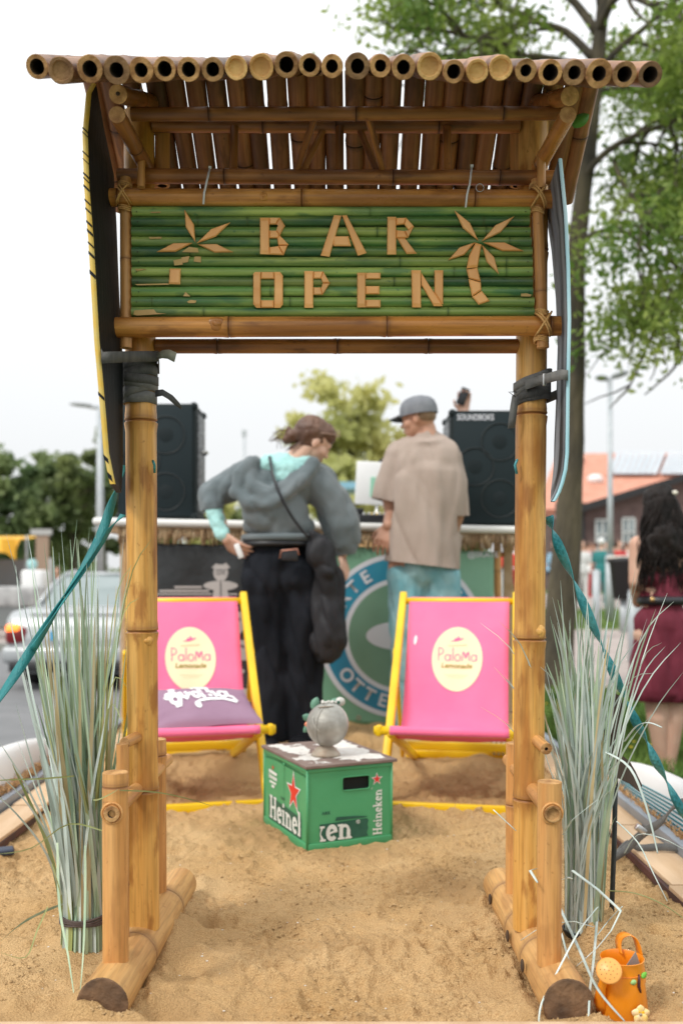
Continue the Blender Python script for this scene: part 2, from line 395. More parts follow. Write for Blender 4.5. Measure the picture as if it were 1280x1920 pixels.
def quads(name, ctr, size, m, parent=None, up=.5, asp=.55, kind=None):
    """many small leaf faces, one mesh"""
    n = len(ctr); d = np.random.normal(size=(n, 3)); d /= np.linalg.norm(d, axis=1)[:, None]
    e = np.random.normal(size=(n, 3)); e[:, 2] -= up * 0; e -= d * (e * d).sum(1)[:, None]; e /= np.linalg.norm(e, axis=1)[:, None]
    s = (size * (.6 + .8 * np.random.rand(n)))[:, None]
    a, b = d * s, e * s * asp
    v = np.stack([ctr - a, ctr + b * .9, ctr + a, ctr - b * .9], 1).reshape(-1, 3)
    org = np.array([ctr[:, 0].mean(), ctr[:, 1].mean(), ctr[:, 2].min()]); v = v - org
    me = bpy.data.meshes.new(name); me.vertices.add(4 * n); me.vertices.foreach_set('co', v.ravel())
    me.loops.add(4 * n); me.loops.foreach_set('vertex_index', np.arange(4 * n, dtype=np.int32))
    me.polygons.add(n); me.polygons.foreach_set('loop_start', np.arange(0, 4 * n, 4, dtype=np.int32))
    me.update(calc_edges=True); me.materials.append(m)
    o = place(bpy.data.objects.new(name, me), parent, Matrix.Translation(Vector(org)))
    if kind: o['kind'] = kind
    return o
# ================================================================ SETTING: ground, road, sand
def vnoise(X, Y, s, seed):
    rs = np.random.RandomState(seed); g = rs.rand(256, 256) * 2 - 1
    x, y = X / s + 100.3, Y / s + 100.7; xi, yi = np.floor(x).astype(int), np.floor(y).astype(int); fx, fy = x - xi, y - yi
    fx = fx * fx * fx * (fx * (fx * 6 - 15) + 10); fy = fy * fy * fy * (fy * (fy * 6 - 15) + 10)
    a = g[xi % 256, yi % 256]; b = g[(xi + 1) % 256, yi % 256]; c = g[xi % 256, (yi + 1) % 256]; d = g[(xi + 1) % 256, (yi + 1) % 256]
    return (a * (1 - fx) + b * fx) * (1 - fy) + (c * (1 - fx) + d * fx) * fy
def gz(x, y):
    """height of the land round the trailer"""
    t = np.clip((x - .2) / 1.6, 0, 1); t = t * t * (3 - 2 * t)
    return -.5 + t * (.06 + .028 * np.clip(y, 0, 42))
def grid_obj(name, xs, ys, zf, m, kind='structure'):
    X, Y = np.meshgrid(xs, ys); Z = zf(X, Y); nx, ny = len(xs), len(ys)
    v = np.stack([X, Y, Z], -1).reshape(-1, 3); i = np.arange(nx * ny).reshape(ny, nx)
    q = np.stack([i[:-1, :-1], i[:-1, 1:], i[1:, 1:], i[1:, :-1]], -1).reshape(-1, 4)
    me = bpy.data.meshes.new(name); me.vertices.add(len(v)); me.vertices.foreach_set('co', v.ravel())
    me.loops.add(q.size); me.loops.foreach_set('vertex_index', q.ravel().astype(np.int32)); me.polygons.add(len(q))
    me.polygons.foreach_set('loop_start', np.arange(0, q.size, 4, dtype=np.int32)); me.update(calc_edges=True)
    me.polygons.foreach_set('use_smooth', [True] * len(q)); me.materials.append(m)
    o = place(bpy.data.objects.new(name, me)); 
    if kind: o['kind'] = kind
    return o
M['grass'] = mat('lawn', (.075, .12, .028), (.14, .18, .045), 1.3, .9, bump=.6, bscale=30)
M['asph'] = mat('asphalt', (.165, .168, .172), (.20, .20, .205), 2.5, .85, bump=.3, bscale=60)
M['pave'] = mat('pavement', (.36, .30, .275), (.42, .36, .33), 2.0, .9, bump=.2, bscale=20)
far = [-400, -200, -120, -80, -60, -45, -30, -20, -12, -8, -5, -3, -1.5, 0, .2, .5, .8, 1.1, 1.4, 1.8, 3, 5, 8, 12, 20, 30, 45, 60, 90, 140, 220, 400]
yy_ = [-20, -5, 0, 2, 4, 6, 8, 12, 16, 20, 26, 34, 42, 50, 70, 110, 200, 400, 900]
grid_obj('ground', far, yy_, lambda X, Y: gz(X, Y), M['grass'])
def sheet(name, x0, x1, y0, y1, m, dz=.006, n=10):
    xs = sorted(set(list(np.linspace(x0, x1, n)) + [v for v in far if x0 < v < x1])); ys2 = sorted(set(list(np.linspace(y0, y1, n)) + [v for v in yy_ if y0 < v < y1]))
    return grid_obj(name, xs, ys2, lambda X, Y: gz(X, Y) + dz, m)
sheet('road', -60, .1, -10, 17.5, M['asph'])
M['kerb'] = mat('kerb stone', (.34, .33, .31), (.28, .27, .25), 8, .9)
mb = MB()
for i in range(30):
    mb.box((-31 + i * 1.0, 17.7, -.44), (.985, .16, .15))
ko = mb.build('kerb', M['kerb']); ko['kind'] = 'structure'
sheet('pavement', -60, -.4, 17.8, 27.5, M['pave'], .04)
sheet('path', 1.25, 60, 8.6, 15.5, M['pave'], .010)
sheet('far_road', 1.0, 60, 20.5, 28, M['pave'], .014)
# ---- sand bed
M['sand'] = mat('sand', (.56, .355, .160), (.70, .48, .25), 3.2, .95, bump=1.0, bscale=200, rnd=0, detail=8, spec=.15, bdist=.008, ramp=(.3, .7))
nt = M['sand'].node_tree; n_, l_ = nt.nodes, nt.links; bs = n_['Principled BSDF']
src = bs.inputs['Base Color'].links[0].from_socket
tc_ = n_.new('ShaderNodeTexCoord'); z_ = n_.new('ShaderNodeTexNoise'); z_.inputs['Scale'].default_value = 420; z_.inputs['Detail'].default_value = 2; l_.new(tc_.outputs['Object'], z_.inputs['Vector'])
r_ = n_.new('ShaderNodeValToRGB'); r_.color_ramp.elements[0].position = .30; r_.color_ramp.elements[1].position = .62; r_.color_ramp.elements[0].color = (.50, .43, .36, 1); r_.color_ramp.elements[1].color = (1, 1, 1, 1); l_.new(z_.outputs['Fac'], r_.inputs[0])
x_ = n_.new('ShaderNodeMix'); x_.data_type = 'RGBA'; x_.blend_type = 'MULTIPLY'; x_.inputs[0].default_value = .75; l_.new(src, x_.inputs[6]); l_.new(r_.outputs[0], x_.inputs[7])
zz_ = n_.new('ShaderNodeTexNoise'); zz_.inputs['Scale'].default_value = 2.1; zz_.inputs['Detail'].default_value = 4; l_.new(tc_.outputs['Object'], zz_.inputs['Vector'])
r2_ = n_.new('ShaderNodeValToRGB'); r2_.color_ramp.elements[0].position = .5; r2_.color_ramp.elements[1].position = .66; l_.new(zz_.outputs['Fac'], r2_.inputs[0])
x2_ = n_.new('ShaderNodeMix'); x2_.data_type = 'RGBA'; l_.new(r2_.outputs[0], x2_.inputs[0]); l_.new(x_.outputs[2], x2_.inputs[6]); x2_.inputs[7].default_value = (.42, .26, .12, 1)   # damper patches
l_.new(x2_.outputs[2], bs.inputs['Base Color'])
RS = np.random.RandomState(5)
pits = [(RS.uniform(-1.1, 1), RS.uniform(1.85, 5), RS.uniform(.03, .09), RS.uniform(-.014, .010)) for _ in range(260)]
clods = [(RS.uniform(-1.1, 1), RS.uniform(1.85, 3.8), RS.uniform(.006, .018), RS.uniform(.003, .013) * RS.choice((1, 1, -1))) for _ in range(2600)]
scratches = [(RS.uniform(-.9, .8), RS.uniform(1.9, 3.6), RS.uniform(0, 6.28), RS.uniform(.05, .22)) for _ in range(26)]
def sandz(X, Y):
    Z = .012 * vnoise(X, Y, .45, 1) + .011 * vnoise(X, Y, .17, 2) + .009 * vnoise(X, Y, .075, 3)
    rough_ = np.clip(vnoise(X, Y, .3, 9) * 1.6 + .55, .12, 1.3)
    Z += rough_ * (.0070 * vnoise(X, Y, .030, 4) + .0052 * vnoise(X, Y, .015, 5) + .0034 * vnoise(X, Y, .008, 6))
    Z -= rough_ * .010 * np.abs(vnoise(X, Y, .045, 7))
    sh = X.shape; Zf = Z.ravel(); Xf, Yf = X.ravel(), Y.ravel(); ys_ = Y[:, 0]
    nx = sh[1]
    def spot(cx, cy, r, h, Z2):
        j0, j1 = np.searchsorted(ys_, cy - 2.5 * r), np.searchsorted(ys_, cy + 2.5 * r); xs_ = X[0]
        i0, i1 = np.searchsorted(xs_, cx - 2.5 * r), np.searchsorted(xs_, cx + 2.5 * r)
        if j1 > j0 and i1 > i0:
            d2 = (X[j0:j1, i0:i1] - cx) ** 2 + (Y[j0:j1, i0:i1] - cy) ** 2; Z2[j0:j1, i0:i1] += h * np.exp(-d2 / (r * r) * 1.3)
    for a in pits: spot(*a, Z)
    for a in clods: spot(*a, Z)
    for cx, cy, an, L in scratches:
        d = (X - cx) * math.cos(an) + (Y - cy) * math.sin(an); e = -(X - cx) * math.sin(an) + (Y - cy) * math.cos(an)
        k = np.clip(1 - (d / L) ** 2, 0, 1); Z += k * (-.006 * np.exp(-(e / .007) ** 2) + .003 * np.exp(-((e - .014) / .007) ** 2))
    for cx, cy, an, d_ in ((-.12, 2.30, .3, .011), (.16, 2.55, -.2, .010), (-.22, 2.82, .1, .010), (.05, 2.02, 1.2, .008), (.28, 2.15, .2, .009), (.33, 2.86, .5, .010), (-.75, 2.7, .9, .009), (-.05, 2.68, -.8, .008)):
        u = (X - cx) * math.cos(an) + (Y - cy) * math.sin(an); v = -(X - cx) * math.sin(an) + (Y - cy) * math.cos(an)
        q = (v / .13) ** 2 + (u / (.045 - .012 * np.clip(v / .13, -1, 1))) ** 2
        Z += -d_ * np.exp(-q ** 2) + d_ * .6 * np.exp(-((q - 1.7) / .6) ** 2) + .0022 * np.sin(v * 420) * np.exp(-q ** 2)
    # banked up along the two ground logs, the bundle and the crate
    for lx in (-.45, .435):
        for s in (-1, 1):
            Z += np.where((Y > 1.8) & (Y < 2.75), .016 * np.exp(-((X - lx - s * .058) / .028) ** 2) * (1 + .5 * vnoise(X, Y, .05, 11)), 0)
    Z += .03 * np.exp(-(((X + .586) ** 2 + (Y - 2.19) ** 2) / .011)) + .05 * np.exp(-(((X - .63) ** 2 + (Y - 2.32) ** 2) / .006))
    Z += .05 * np.clip((Y - 4.0) / 1.5, 0, 1) + .012 * np.exp(-((Y - 1.82) / .04) ** 2)
    for lx in (-.464, .44): Z += .020 * np.exp(-(((X - lx) / .07) ** 2 + ((Y - 1.85) / .035) ** 2))
    return np.minimum(np.maximum(Z, -.03), .022 + (Y - 1.818) * 1.2)
def sz(x, y): return float(sandz(np.array([[x]]), np.array([[y]]))[0, 0])
xs = np.arange(-1.24, 1.06, .0052); ysd = np.concatenate([np.arange(1.818, 3.2, .0050), np.arange(3.2, 4.2, .010), np.arange(4.2, 6.3, .03)])
so_ = grid_obj('sand', xs, ysd, sandz, M['sand'])
# loose crumbs of damp sand
def crumbs(n, seed):
    rs = np.random.RandomState(seed); x = rs.uniform(-1.05, .9, n); y = 1.83 + rs.rand(n) ** 1.25 * 2.3
    keep = (vnoise(x, y, .13, 21) + .6 * vnoise(x, y, .4, 22) + rs.uniform(-.35, .35, n)) > .05; x, y = x[keep], y[keep]; n = len(x)
    gx = np.linspace(-1.24, 1.06, 460); gy = np.linspace(1.82, 4.3, 500); GX, GY = np.meshgrid(gx, gy); GZ = sandz(GX, GY)
    z = GZ[np.clip(np.searchsorted(gy, y), 0, 499), np.clip(np.searchsorted(gx, x), 0, 459)]
    r = .0016 + .0042 * rs.rand(n) ** 3
    o = np.array([[1, 0, 0], [0, 1, 0], [-1, 0, 0], [0, -1, 0], [0, 0, 1.0]]); V = np.stack([x, y, z], 1)[:, None, :] + o[None] * r[:, None, None] * rs.uniform(.6, 1.3, (n, 5, 3)) + rs.normal(size=(n, 5, 3)) * (r * .18)[:, None, None]
    f = np.array([[0, 1, 4], [1, 2, 4], [2, 3, 4], [3, 0, 4]]); F = (np.arange(n)[:, None, None] * 5 + f[None]).reshape(-1, 3)
    me = bpy.data.meshes.new('sand_crumbs'); me.vertices.add(5 * n); me.vertices.foreach_set('co', V.ravel()); me.loops.add(F.size); me.loops.foreach_set('vertex_index', F.ravel().astype(np.int32)); me.polygons.add(len(F)); me.polygons.foreach_set('loop_start', np.arange(0, F.size, 3, dtype=np.int32)); me.update(calc_edges=True); me.materials.append(M['sand'])
    o = place(bpy.data.objects.new('sand_crumbs', me)); tag(o, 'loose crumbs of damp sand strewn over the sand bed', 'sand crumbs', kind='stuff')
crumbs(42000, 3)
# shells and pale grit
M['shell'] = mat('shell', (.75, .70, .62), (.55, .47, .38), 20, .6)
mb = MB()
for k in range(240):
    x, y = RS.uniform(-1.0, .9), 1.9 + RS.rand() ** 1.4 * 2.2; r = RS.uniform(.0012, .0034); mb.ell((x, y, sz(x, y) + r * .3), (r, r * RS.uniform(.6, 1), r * .5), 7, 5)
g = mb.build('shell_grit', M['shell'], ctr=False); tag(g, 'pale broken shell bits scattered in the sand', 'shell grit', kind='stuff')

# ================================================================ TRAILER
M['ply'] = mat('plywood', (.56, .37, .21), (.66, .47, .30), 5, .75, bump=.25, bscale=50, stretch=(3, .4, 3), rnd=.06)
M['alu'] = mat('grey rail', (.27, .30, .34), (.33, .36, .40), 6, .5, metal=.3)
M['darkwood'] = mat('dark plate', (.06, .035, .03), (.10, .055, .045), 12, .8)
trailer = thing('flatbed_trailer', 'flatbed trailer with grey side rails and plywood edging holding the sand', 'trailer', (-.08, 3.6, -.5))
mb = MB(); mb.box((-.08, 4.15, -.13), (2.5, 4.65, .10)); mb.build('deck', M['darkwood'], trailer)
mb = MB(); mb.box((-.08, 1.80, -.006), (2.6, .030, .070), bev=.003); mb.build('front_board', M['ply'], trailer)
for x in (-1.235, 1.035):
    mb = MB(); mb.box((x + (.0 if x < 0 else 0), 3.9, .03), (.035, 4.6, .06), bev=.004); mb.build('side_rail', M['alu'], trailer)
    mb = MB(); mb.box((x + (-.02 if x < 0 else .02), 3.9, -.03), (.02, 4.6, .16)); mb.build('side_panel', M['alu'], trailer)
for s in (-1, 1):
    y = 1.95
    while y < 5.2:
        L = RS.uniform(.62, .80); w = .12
        x = -1.155 if s < 0 else .955
        mb = MB(); mb.box((x + RS.uniform(-.006, .006), y + L / 2, .022 + RS.uniform(-.003, .003)), (w, L - .01, .014), bev=.002, rot=Matrix.Rotation(RS.uniform(-.02, .02), 3, 'Z')); mb.build('plywood_strip', M['ply'], trailer)
        y += L
for s in (-1, 1):
    mb = MB(); mb.box(((-1.092 if s < 0 else .893), 3.4, .006), (.012, 3.1, .022)); mb.build('edge_trim', mat('red brown trim', (.10, .035, .03), (.05, .03, .03), 10, .7), trailer)
for x in (-1.0, .85):
    for y in (3.3, 4.2):
        mb = MB(); rot = Matrix.Rotation(R(90), 3, 'Y'); mb.lathe([(.08, -.07), (.15, -.07), (.165, -.05), (.165, .05), (.15, .07), (.08, .07)], (x, y, -.32), 24, rot=rot); mb.build('wheel', M['bblack'] if 'bblack' in M else M['inner'], trailer)
# white hull boards lying on edge outside the rails
M['whull'] = mat('white hull', (.72, .71, .70), (.78, .77, .765), 3, .4)
def hull(label, x, y0, y1, zc, hz, hx, lean, m='whull'):
    root = thing('surfboard', label, 'surfboard', (x, (y0 + y1) / 2, zc - hz)); mb = MB(); seg = 20; N = 30; V = []
    for i in range(N + 1):
        t = i / N; y = y0 + (y1 - y0) * t; k = max(1e-3, (1 - abs(2 * t - 1) ** 3.2)) ** .5
        for j in range(seg):
            a = 2 * math.pi * j / seg; c, s = math.cos(a), math.sin(a)
            V.append((x + lean * s * hz * k + hx * k * abs(c) ** .7 * (1 if c > 0 else -1), y, zc + hz * k * abs(s) ** .8 * (1 if s > 0 else -1)))
    mb.add(V, [(i * seg + j, i * seg + (j + 1) % seg, (i + 1) * seg + (j + 1) % seg, (i + 1) * seg + j) for i in range(N) for j in range(seg)]); mb.add(V[:seg] + V[-seg:], [tuple(range(seg))[::-1], tuple(range(seg, 2 * seg))])
    mb.build('hull', M[m], root); return root
hl = hull('white board lying on edge along the left rail of the trailer', -1.34, 1.6, 4.62, .03, .155, .06, -.25)
hr = hull('white board with thin teal stripes on edge along right rail', 1.14, 1.5, 4.15, .01, .150, .058, .35)
M['tstripe'] = mat('teal stripe', (.02, .24, .30), rough=.4)
for k in range(7):
    zf = .040 + k * .0145; mb = MB(); pts = []
    for i in range(16):
        t = i / 15; y = 2.2 + 1.62 * t; s_ = (zf * (1 - .35 * t)) / .150; s_ = max(-.95, min(.95, s_))
        tt = (y - 1.5) / 2.65; kk = (1 - abs(2 * tt - 1) ** 3.2) ** .5
        a = math.asin(min(1, abs(s_) ** (1 / .8))) * (1 if s_ > 0 else -1); c = math.cos(a)
        pts.append(Vector((1.14 + .35 * math.sin(a) * .15 * kk - .058 * kk * abs(c) ** .7 - .0015, y, .01 + .15 * kk * abs(math.sin(a)) ** .8 * (1 if s_ > 0 else -1))))
    mb.ribbon(pts, .0062, [(0, 0, 1)] * len(pts), .002); mb.build('stripe', M['tstripe'], hr)
M['coir'] = mat('coir', (.42, .22, .09), (.62, .38, .18), 40, .95, bump=.8, bscale=120)
mb = MB()
for k in range(900):
    y = RS.uniform(1.9, 5.0); x = -1.262 + RS.uniform(-.016, .012); mb.tube([(x, y, .05), (x + RS.uniform(-.02, .03), y + RS.uniform(-.03, .03), .066 + RS.uniform(0, .02)), (x + RS.uniform(-.03, .03), y + RS.uniform(-.05, .05), .06 + RS.uniform(0, .03))], .0016, 3)
for k in range(500):
    y = RS.uniform(2.6, 4.4); x = 1.058 + RS.uniform(-.01, .012); mb.tube([(x, y, .05), (x + RS.uniform(-.02, .02), y + RS.uniform(-.03, .03), .062 + RS.uniform(0, .01))], .0018, 3)
g = mb.build('coir_fibre', M['coir'], ctr=False); tag(g, 'loose orange coir fibres lying along the side rails', 'coir', kind='stuff')
# ================================================================ BAMBOO GATE
GY = 2.18
gate = thing('bamboo_gate', 'tall bamboo gateway with lean pole roof standing on the sand', 'bamboo gate', (0, GY, 0))
def bam(*a, **k): k.setdefault('parent', gate); return bamboo(*a, **k)
XL, XR = -.452, .4305
# ground logs
bam('ground_log', (-.464, 1.865, .038), (-.436, 2.60, .036), .051, .044, m='log', nodes=(.33, .74), cutm='cutdark', e0='solid', swell=.04, seg=28, wob=.03)
bam('ground_log', (.440, 1.865, .038), (.4285, 2.60, .036), .050, .045, m='log', nodes=(.3, .55, .82), cutm='cutdark', e0='solid', swell=.03, seg=28, wob=.03)
# main posts
bam('post', (-.4475, GY, .07), (-.459, GY, 1.92), .0345, .0345, m='gold', nodes=(.17, .365, .622, .84), swell=.06, seg=28, wob=.035)
bam('post', (.4225, GY, .07), (.434, GY, 1.92), .0345, .0345, m='gold', nodes=(.16, .355, .63, .83), swell=.06, seg=28, wob=.035)
for x, y_, z_, sc_, par_m in ((.4285 + .010, GY - .0305, .745, (.019, .006, .022), 'gold'), (-.450 + .012, GY - .0300, .725, (.017, .006, .016), 'gold'), (-.30 + .028, 2.108 - .0205, 1.419, (.022, .005, .019), 'beam'), (-.17, 2.112 - .018, 1.70, (.014, .004, .014), 'beam')):
    mb = MB(); mb.ell((x, y_ + .0032, z_), (sc_[0], .006, sc_[2] * .8), 16, 10); mb.ell((x + .002, y_ - .0012, z_), (sc_[0] * .5, .0035, sc_[2] * .36), 12, 8); mb.build('bud_scar', M[par_m], gate)
# short uprights
bam('short_post', (-.4615, 1.965, .075), (-.4625, 1.965, .468), .0262, m='stick', nodes=(.93,), e1='solid', seg=22, wob=.03, swell=.02)
bam('short_post', (.4245, 1.965, .075), (.4255, 1.965, .449), .0248, m='stick', nodes=(), e1='solid', seg=22, wob=.03)
bam('short_post', (-.461, 2.40, .07), (-.4625, 2.40, .462), .0245, m='stick', nodes=(.9,), e1='solid', seg=18)
bam('short_post', (.433, 2.40, .07), (.4345, 2.40, .452), .0235, m='stick', nodes=(.6,), e1='solid', seg=18)
bam('thin_upright', (-.4735, 2.085, .07), (-.4745, 2.085, .505), .0135, m='stick', nodes=(.3, .7), e1='solid', seg=14)
# pegs through posts
bam('peg', (-.462, 1.932, .391), (-.452, 2.50, .393), .0165, .015, m='stick', e0='hollow', hole=.5, seg=16)
bam('peg', (.4255, 1.934, .390), (.433, 2.50, .392), .0175, .015, m='stick', e0='dimple', seg=16)
bam('peg', (-.470, 2.085, .507), (-.447, 2.20, .512), .0125, m='stick', e0='solid', seg=14)
bam('peg', (.445, 2.088, .494), (.432, 2.19, .506), .0130, m='stick', e0='hollow', hole=.3, seg=14)
# sleeves (rings) on the short posts and dark bore holes of the log
for x, y, z, r in ((-.4625, 1.9395, .391, .0205), (.4255, 1.941, .390, .0205)):
    mb = MB(); mb.tube([(x + r * math.cos(a), y - .002 * abs(math.cos(a)), z + r * math.sin(a)) for a in [2 * math.pi * i / 20 for i in range(21)]], .0026, 6, caps=False); mb.build('peg_collar', M['stick'], gate)
for y, z in ((2.46, .042), (2.20, .045), (2.02, .05)):
    mb = MB(); mb.ell((.4265 - .0485 + .002, y, z), (.004, .011, .014), 12, 8); mb.build('bore_hole', M['inner'], gate)

# roof: front slope
fx = [70, 115, 169, 219, 265, 309, 354, 399, 443, 490, 537, 580, 622, 670, 713, 756, 805, 850, 894, 938, 985, 1031, 1076, 1122, 1170, 1218]
fy = [125, 132, 129, 131, 131, 129, 130, 130, 127, 125, 121, 122, 124, 124, 123, 126, 124, 134, 133, 127, 132, 136, 136, 138, 139, 140]
fr = [21, 24, 24, 25, 22.5, 21, 21, 21, 21, 23, 23, 20, 20, 23, 20, 22, 24, 20, 21, 22, 20, 22, 22, 25, 22.5, 22.5]
ek = ['hollow'] * 26; ek[1] = 'dimple'; ek[8] = ek[9] = ek[16] = ek[18] = 'dimple'; ek[19] = 'dimple'
YE, YR = 1.80, 2.14
for i in range(26):
    dy = random.uniform(-.012, .012); Y0 = YE + dy
    p = P(fx[i], fy[i], Y0); r = fr[i] / 1000 * 1.0
    sl = .535
    q = Vector((p.x * (1.0) + random.uniform(-.003, .003), YR + .03, p.z + (YR + .03 - Y0) * sl))
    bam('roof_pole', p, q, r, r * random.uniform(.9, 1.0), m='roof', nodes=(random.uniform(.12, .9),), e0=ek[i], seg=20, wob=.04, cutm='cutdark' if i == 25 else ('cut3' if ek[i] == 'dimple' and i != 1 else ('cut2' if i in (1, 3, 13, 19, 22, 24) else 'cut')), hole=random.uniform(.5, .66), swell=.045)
# roof: back slope
for i in range(26):
    x = P(fx[i], fy[i], YE).x + random.uniform(-.003, .003); r = random.uniform(.0216, .0237) if 0 < i < 25 else .0215
    t0 = 2.15; z0 = 2.0; L = random.uniform(.27, .295)
    if i == 25: x = .562
    if i == 0: x = -.562
    bam('roof_pole', (x, t0, z0), (x + random.uniform(-.006, .006), t0 + L, z0 - L * .675), r, r * .95, m='roof', nodes=(random.uniform(.15, .85),), seg=14, swell=.05)
# ridge, rafters, ties
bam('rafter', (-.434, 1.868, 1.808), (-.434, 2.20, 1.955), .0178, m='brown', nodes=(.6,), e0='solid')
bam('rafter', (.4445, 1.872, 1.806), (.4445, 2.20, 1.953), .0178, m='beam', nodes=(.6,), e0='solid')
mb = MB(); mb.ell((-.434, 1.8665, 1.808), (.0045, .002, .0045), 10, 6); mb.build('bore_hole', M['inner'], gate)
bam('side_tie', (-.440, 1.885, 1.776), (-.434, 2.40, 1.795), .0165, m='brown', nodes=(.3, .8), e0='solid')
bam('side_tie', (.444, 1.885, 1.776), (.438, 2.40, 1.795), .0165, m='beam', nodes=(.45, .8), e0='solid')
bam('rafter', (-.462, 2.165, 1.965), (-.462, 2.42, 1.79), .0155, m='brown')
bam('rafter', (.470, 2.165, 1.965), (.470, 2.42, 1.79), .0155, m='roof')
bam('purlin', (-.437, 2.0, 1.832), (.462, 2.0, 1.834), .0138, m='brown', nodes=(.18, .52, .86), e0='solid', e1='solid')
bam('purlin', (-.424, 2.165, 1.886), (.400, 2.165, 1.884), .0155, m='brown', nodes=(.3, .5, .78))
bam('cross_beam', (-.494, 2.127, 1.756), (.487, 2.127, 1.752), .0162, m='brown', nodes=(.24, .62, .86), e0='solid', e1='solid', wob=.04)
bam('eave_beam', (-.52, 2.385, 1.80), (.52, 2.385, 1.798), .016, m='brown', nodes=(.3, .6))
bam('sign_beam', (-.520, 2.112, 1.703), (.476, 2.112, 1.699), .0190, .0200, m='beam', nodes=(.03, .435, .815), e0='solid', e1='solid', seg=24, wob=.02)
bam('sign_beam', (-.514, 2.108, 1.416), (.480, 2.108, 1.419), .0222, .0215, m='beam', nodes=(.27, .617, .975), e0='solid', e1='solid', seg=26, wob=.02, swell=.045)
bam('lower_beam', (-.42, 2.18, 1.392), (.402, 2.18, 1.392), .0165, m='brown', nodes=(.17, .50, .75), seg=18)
# side sticks
bam('side_stick', (-.4745, 2.118, 1.373), (-.4755, 2.118, 1.748), .0128, .0125, m='stick', nodes=(.52, .86), e0='solid', e1='solid', swell=.03)
bam('side_stick', (.4425, 2.112, 1.372), (.428, 2.112, 1.742), .0135, .0115, m='stick', nodes=(.33,), e0='solid', e1='solid', swell=.03)
bam('hanging_peg', (-.4345, 2.085, 1.714), (-.4345, 2.085, 1.79), .0088, m='stick', e0='solid')
bam('hanging_peg', (.4335, 2.085, 1.712), (.4335, 2.085, 1.79), .0095, m='stick', e0='solid')
# truss
for x in (-.240, -.004, .236): bam('truss_stick', (x, 2.14, 1.768), (x, 2.15, 1.875), .0092, m='brown', e0='solid')
for s in (-1, 1):
    bam('truss_stick', (s * .095 - .004, 2.125, 1.768), (s * .055, 2.01, 1.832), .0075, m='brown')
    bam('truss_stick', (s * .085 - .004, 2.14, 1.768), (s * .040, 2.165, 1.878), .0075, m='brown')
bam('inner_post', (-.408, 2.19, 1.76), (-.408, 2.19, 1.895), .017, m='stick')
bam('inner_post', (.401, 2.19, 1.76), (.401, 2.19, 1.895), .017, m='stick')
# lashings
def lash(x, z, w, h, yb, r=.0034):
    mb = MB()
    for s in (-1, 1):
        for o in (-.0016, .0022):
            pts = []
            for i in range(9):
                t = i / 8; bulge = .022 * math.sin(math.pi * t) ** .6
                pts.append((x + s * (t - .5) * w + o, yb - bulge, z + (t - .5) * h + o))
            mb.tube(pts, r * .72, 6)
    for dz in (-.5, .5):
        for o in (0, .004 * (1 if dz > 0 else -1), .008 * (1 if dz > 0 else -1)):
            pts = [(x + .0150 * math.cos(a), 2.113 + .0155 * math.sin(a), z + dz * h + o + .002 * math.sin(a * 2)) for a in [2 * math.pi * i / 16 for i in range(17)]]
            mb.tube(pts, r * .7, 6, caps=False)
    mb.build('lashing', M['raffia'], gate)
lash(.4295, 1.699, .030, .046, 2.098); lash(.4390, 1.419, .032, .050, 2.092)
lash(-.4752, 1.703, .030, .044, 2.098, .002)

# ================================================================ SIGN
YS = 2.112
sign = thing('bar_sign', 'green bamboo slat sign with BAR OPEN in bamboo strips', 'sign', (0, YS, 1.43))
zt, zb = CZ + (HY - 387) * YS / FPX, CZ + (HY - 594) * YS / FPX
hS = (zt - zb) / 11
SR = hS / 2
for i in range(11):
    zc = zt - hS * (i + .5); t = i / 10
    x0 = (248 - CX) * YS / FPX + random.uniform(-.001, .001); x1 = (992 + 8 * t - CX) * YS / FPX + random.uniform(-.0015, .0015)
    bamboo('slat', (x0, YS + .002, zc), (x1, YS + .002, zc + random.uniform(-.001, .001)), SR * 1.01, SR * .99, sign, 'green', nodes=sorted(random.uniform(.05, .95) for _ in range(random.choice((1, 2, 2, 3)))), bow=(0, 0, random.uniform(-.001, .001)), seg=16, swell=.03, e0='solid', e1='solid', wob=.04)
mb = MB(); mb.box((( 248 + 996) / 2 * YS / FPX - CX * YS / FPX, YS + .004, (zt + zb) / 2), (740 * YS / FPX, .004, zt - zb - .006)); mb.build('added_gap_sheet', M['inner'], sign)  # added dark sheet, stops sky light showing between the slats
def strip(polypx, parent, y=YS - SR + .0005, th=.0048, nm='strip'):
    pts = [P(x, yy, y) for x, yy in polypx]
    n = len(pts); c = sum(pts, Vector()) / n; mb = MB()
    # slightly domed front
    fr = [p + Vector((0, -th * .45, 0)) for p in pts]; ins = [c + (p - c) * .80 + Vector((0, -th, 0)) for p in pts]
    mb.add(pts + fr, [(i, (i + 1) % n, (i + 1) % n + n, i + n) for i in range(n)], 0, False)
    mb.add(fr + ins, [(i, (i + 1) % n, (i + 1) % n + n, i + n) for i in range(n)], 0, False)
    mb.add(ins, [tuple(range(n))], 0, False)
    bm = bmesh.new(); me = mb.mesh('x', []); bm.from_mesh(me); bmesh.ops.remove_doubles(bm, verts=bm.verts, dist=1e-6); bmesh.ops.recalc_face_normals(bm, faces=bm.faces); bm.to_mesh(me); bm.free()
    d = (pts[1] - pts[0]).normalized() if (pts[1] - pts[0]).length > (pts[2] - pts[1]).length else (pts[2] - pts[1]).normalized()
    rot = d.to_track_quat('Z', 'Y').to_matrix().to_4x4(); mw = Matrix.Translation(c) @ rot; inv = mw.inverted()
    for v in me.vertices: v.co = inv @ v.co
    me.name = nm; me.materials.append(M['strip']); me.update()
    return place(bpy.data.objects.new(nm, me), parent, mw)
z3 = lambda pl: [(140 + x / 2.56, 340 + y / 2.56) for x, y in pl]
z4 = lambda pl: [(640 + x / 2.56, 340 + y / 2.56) for x, y in pl]
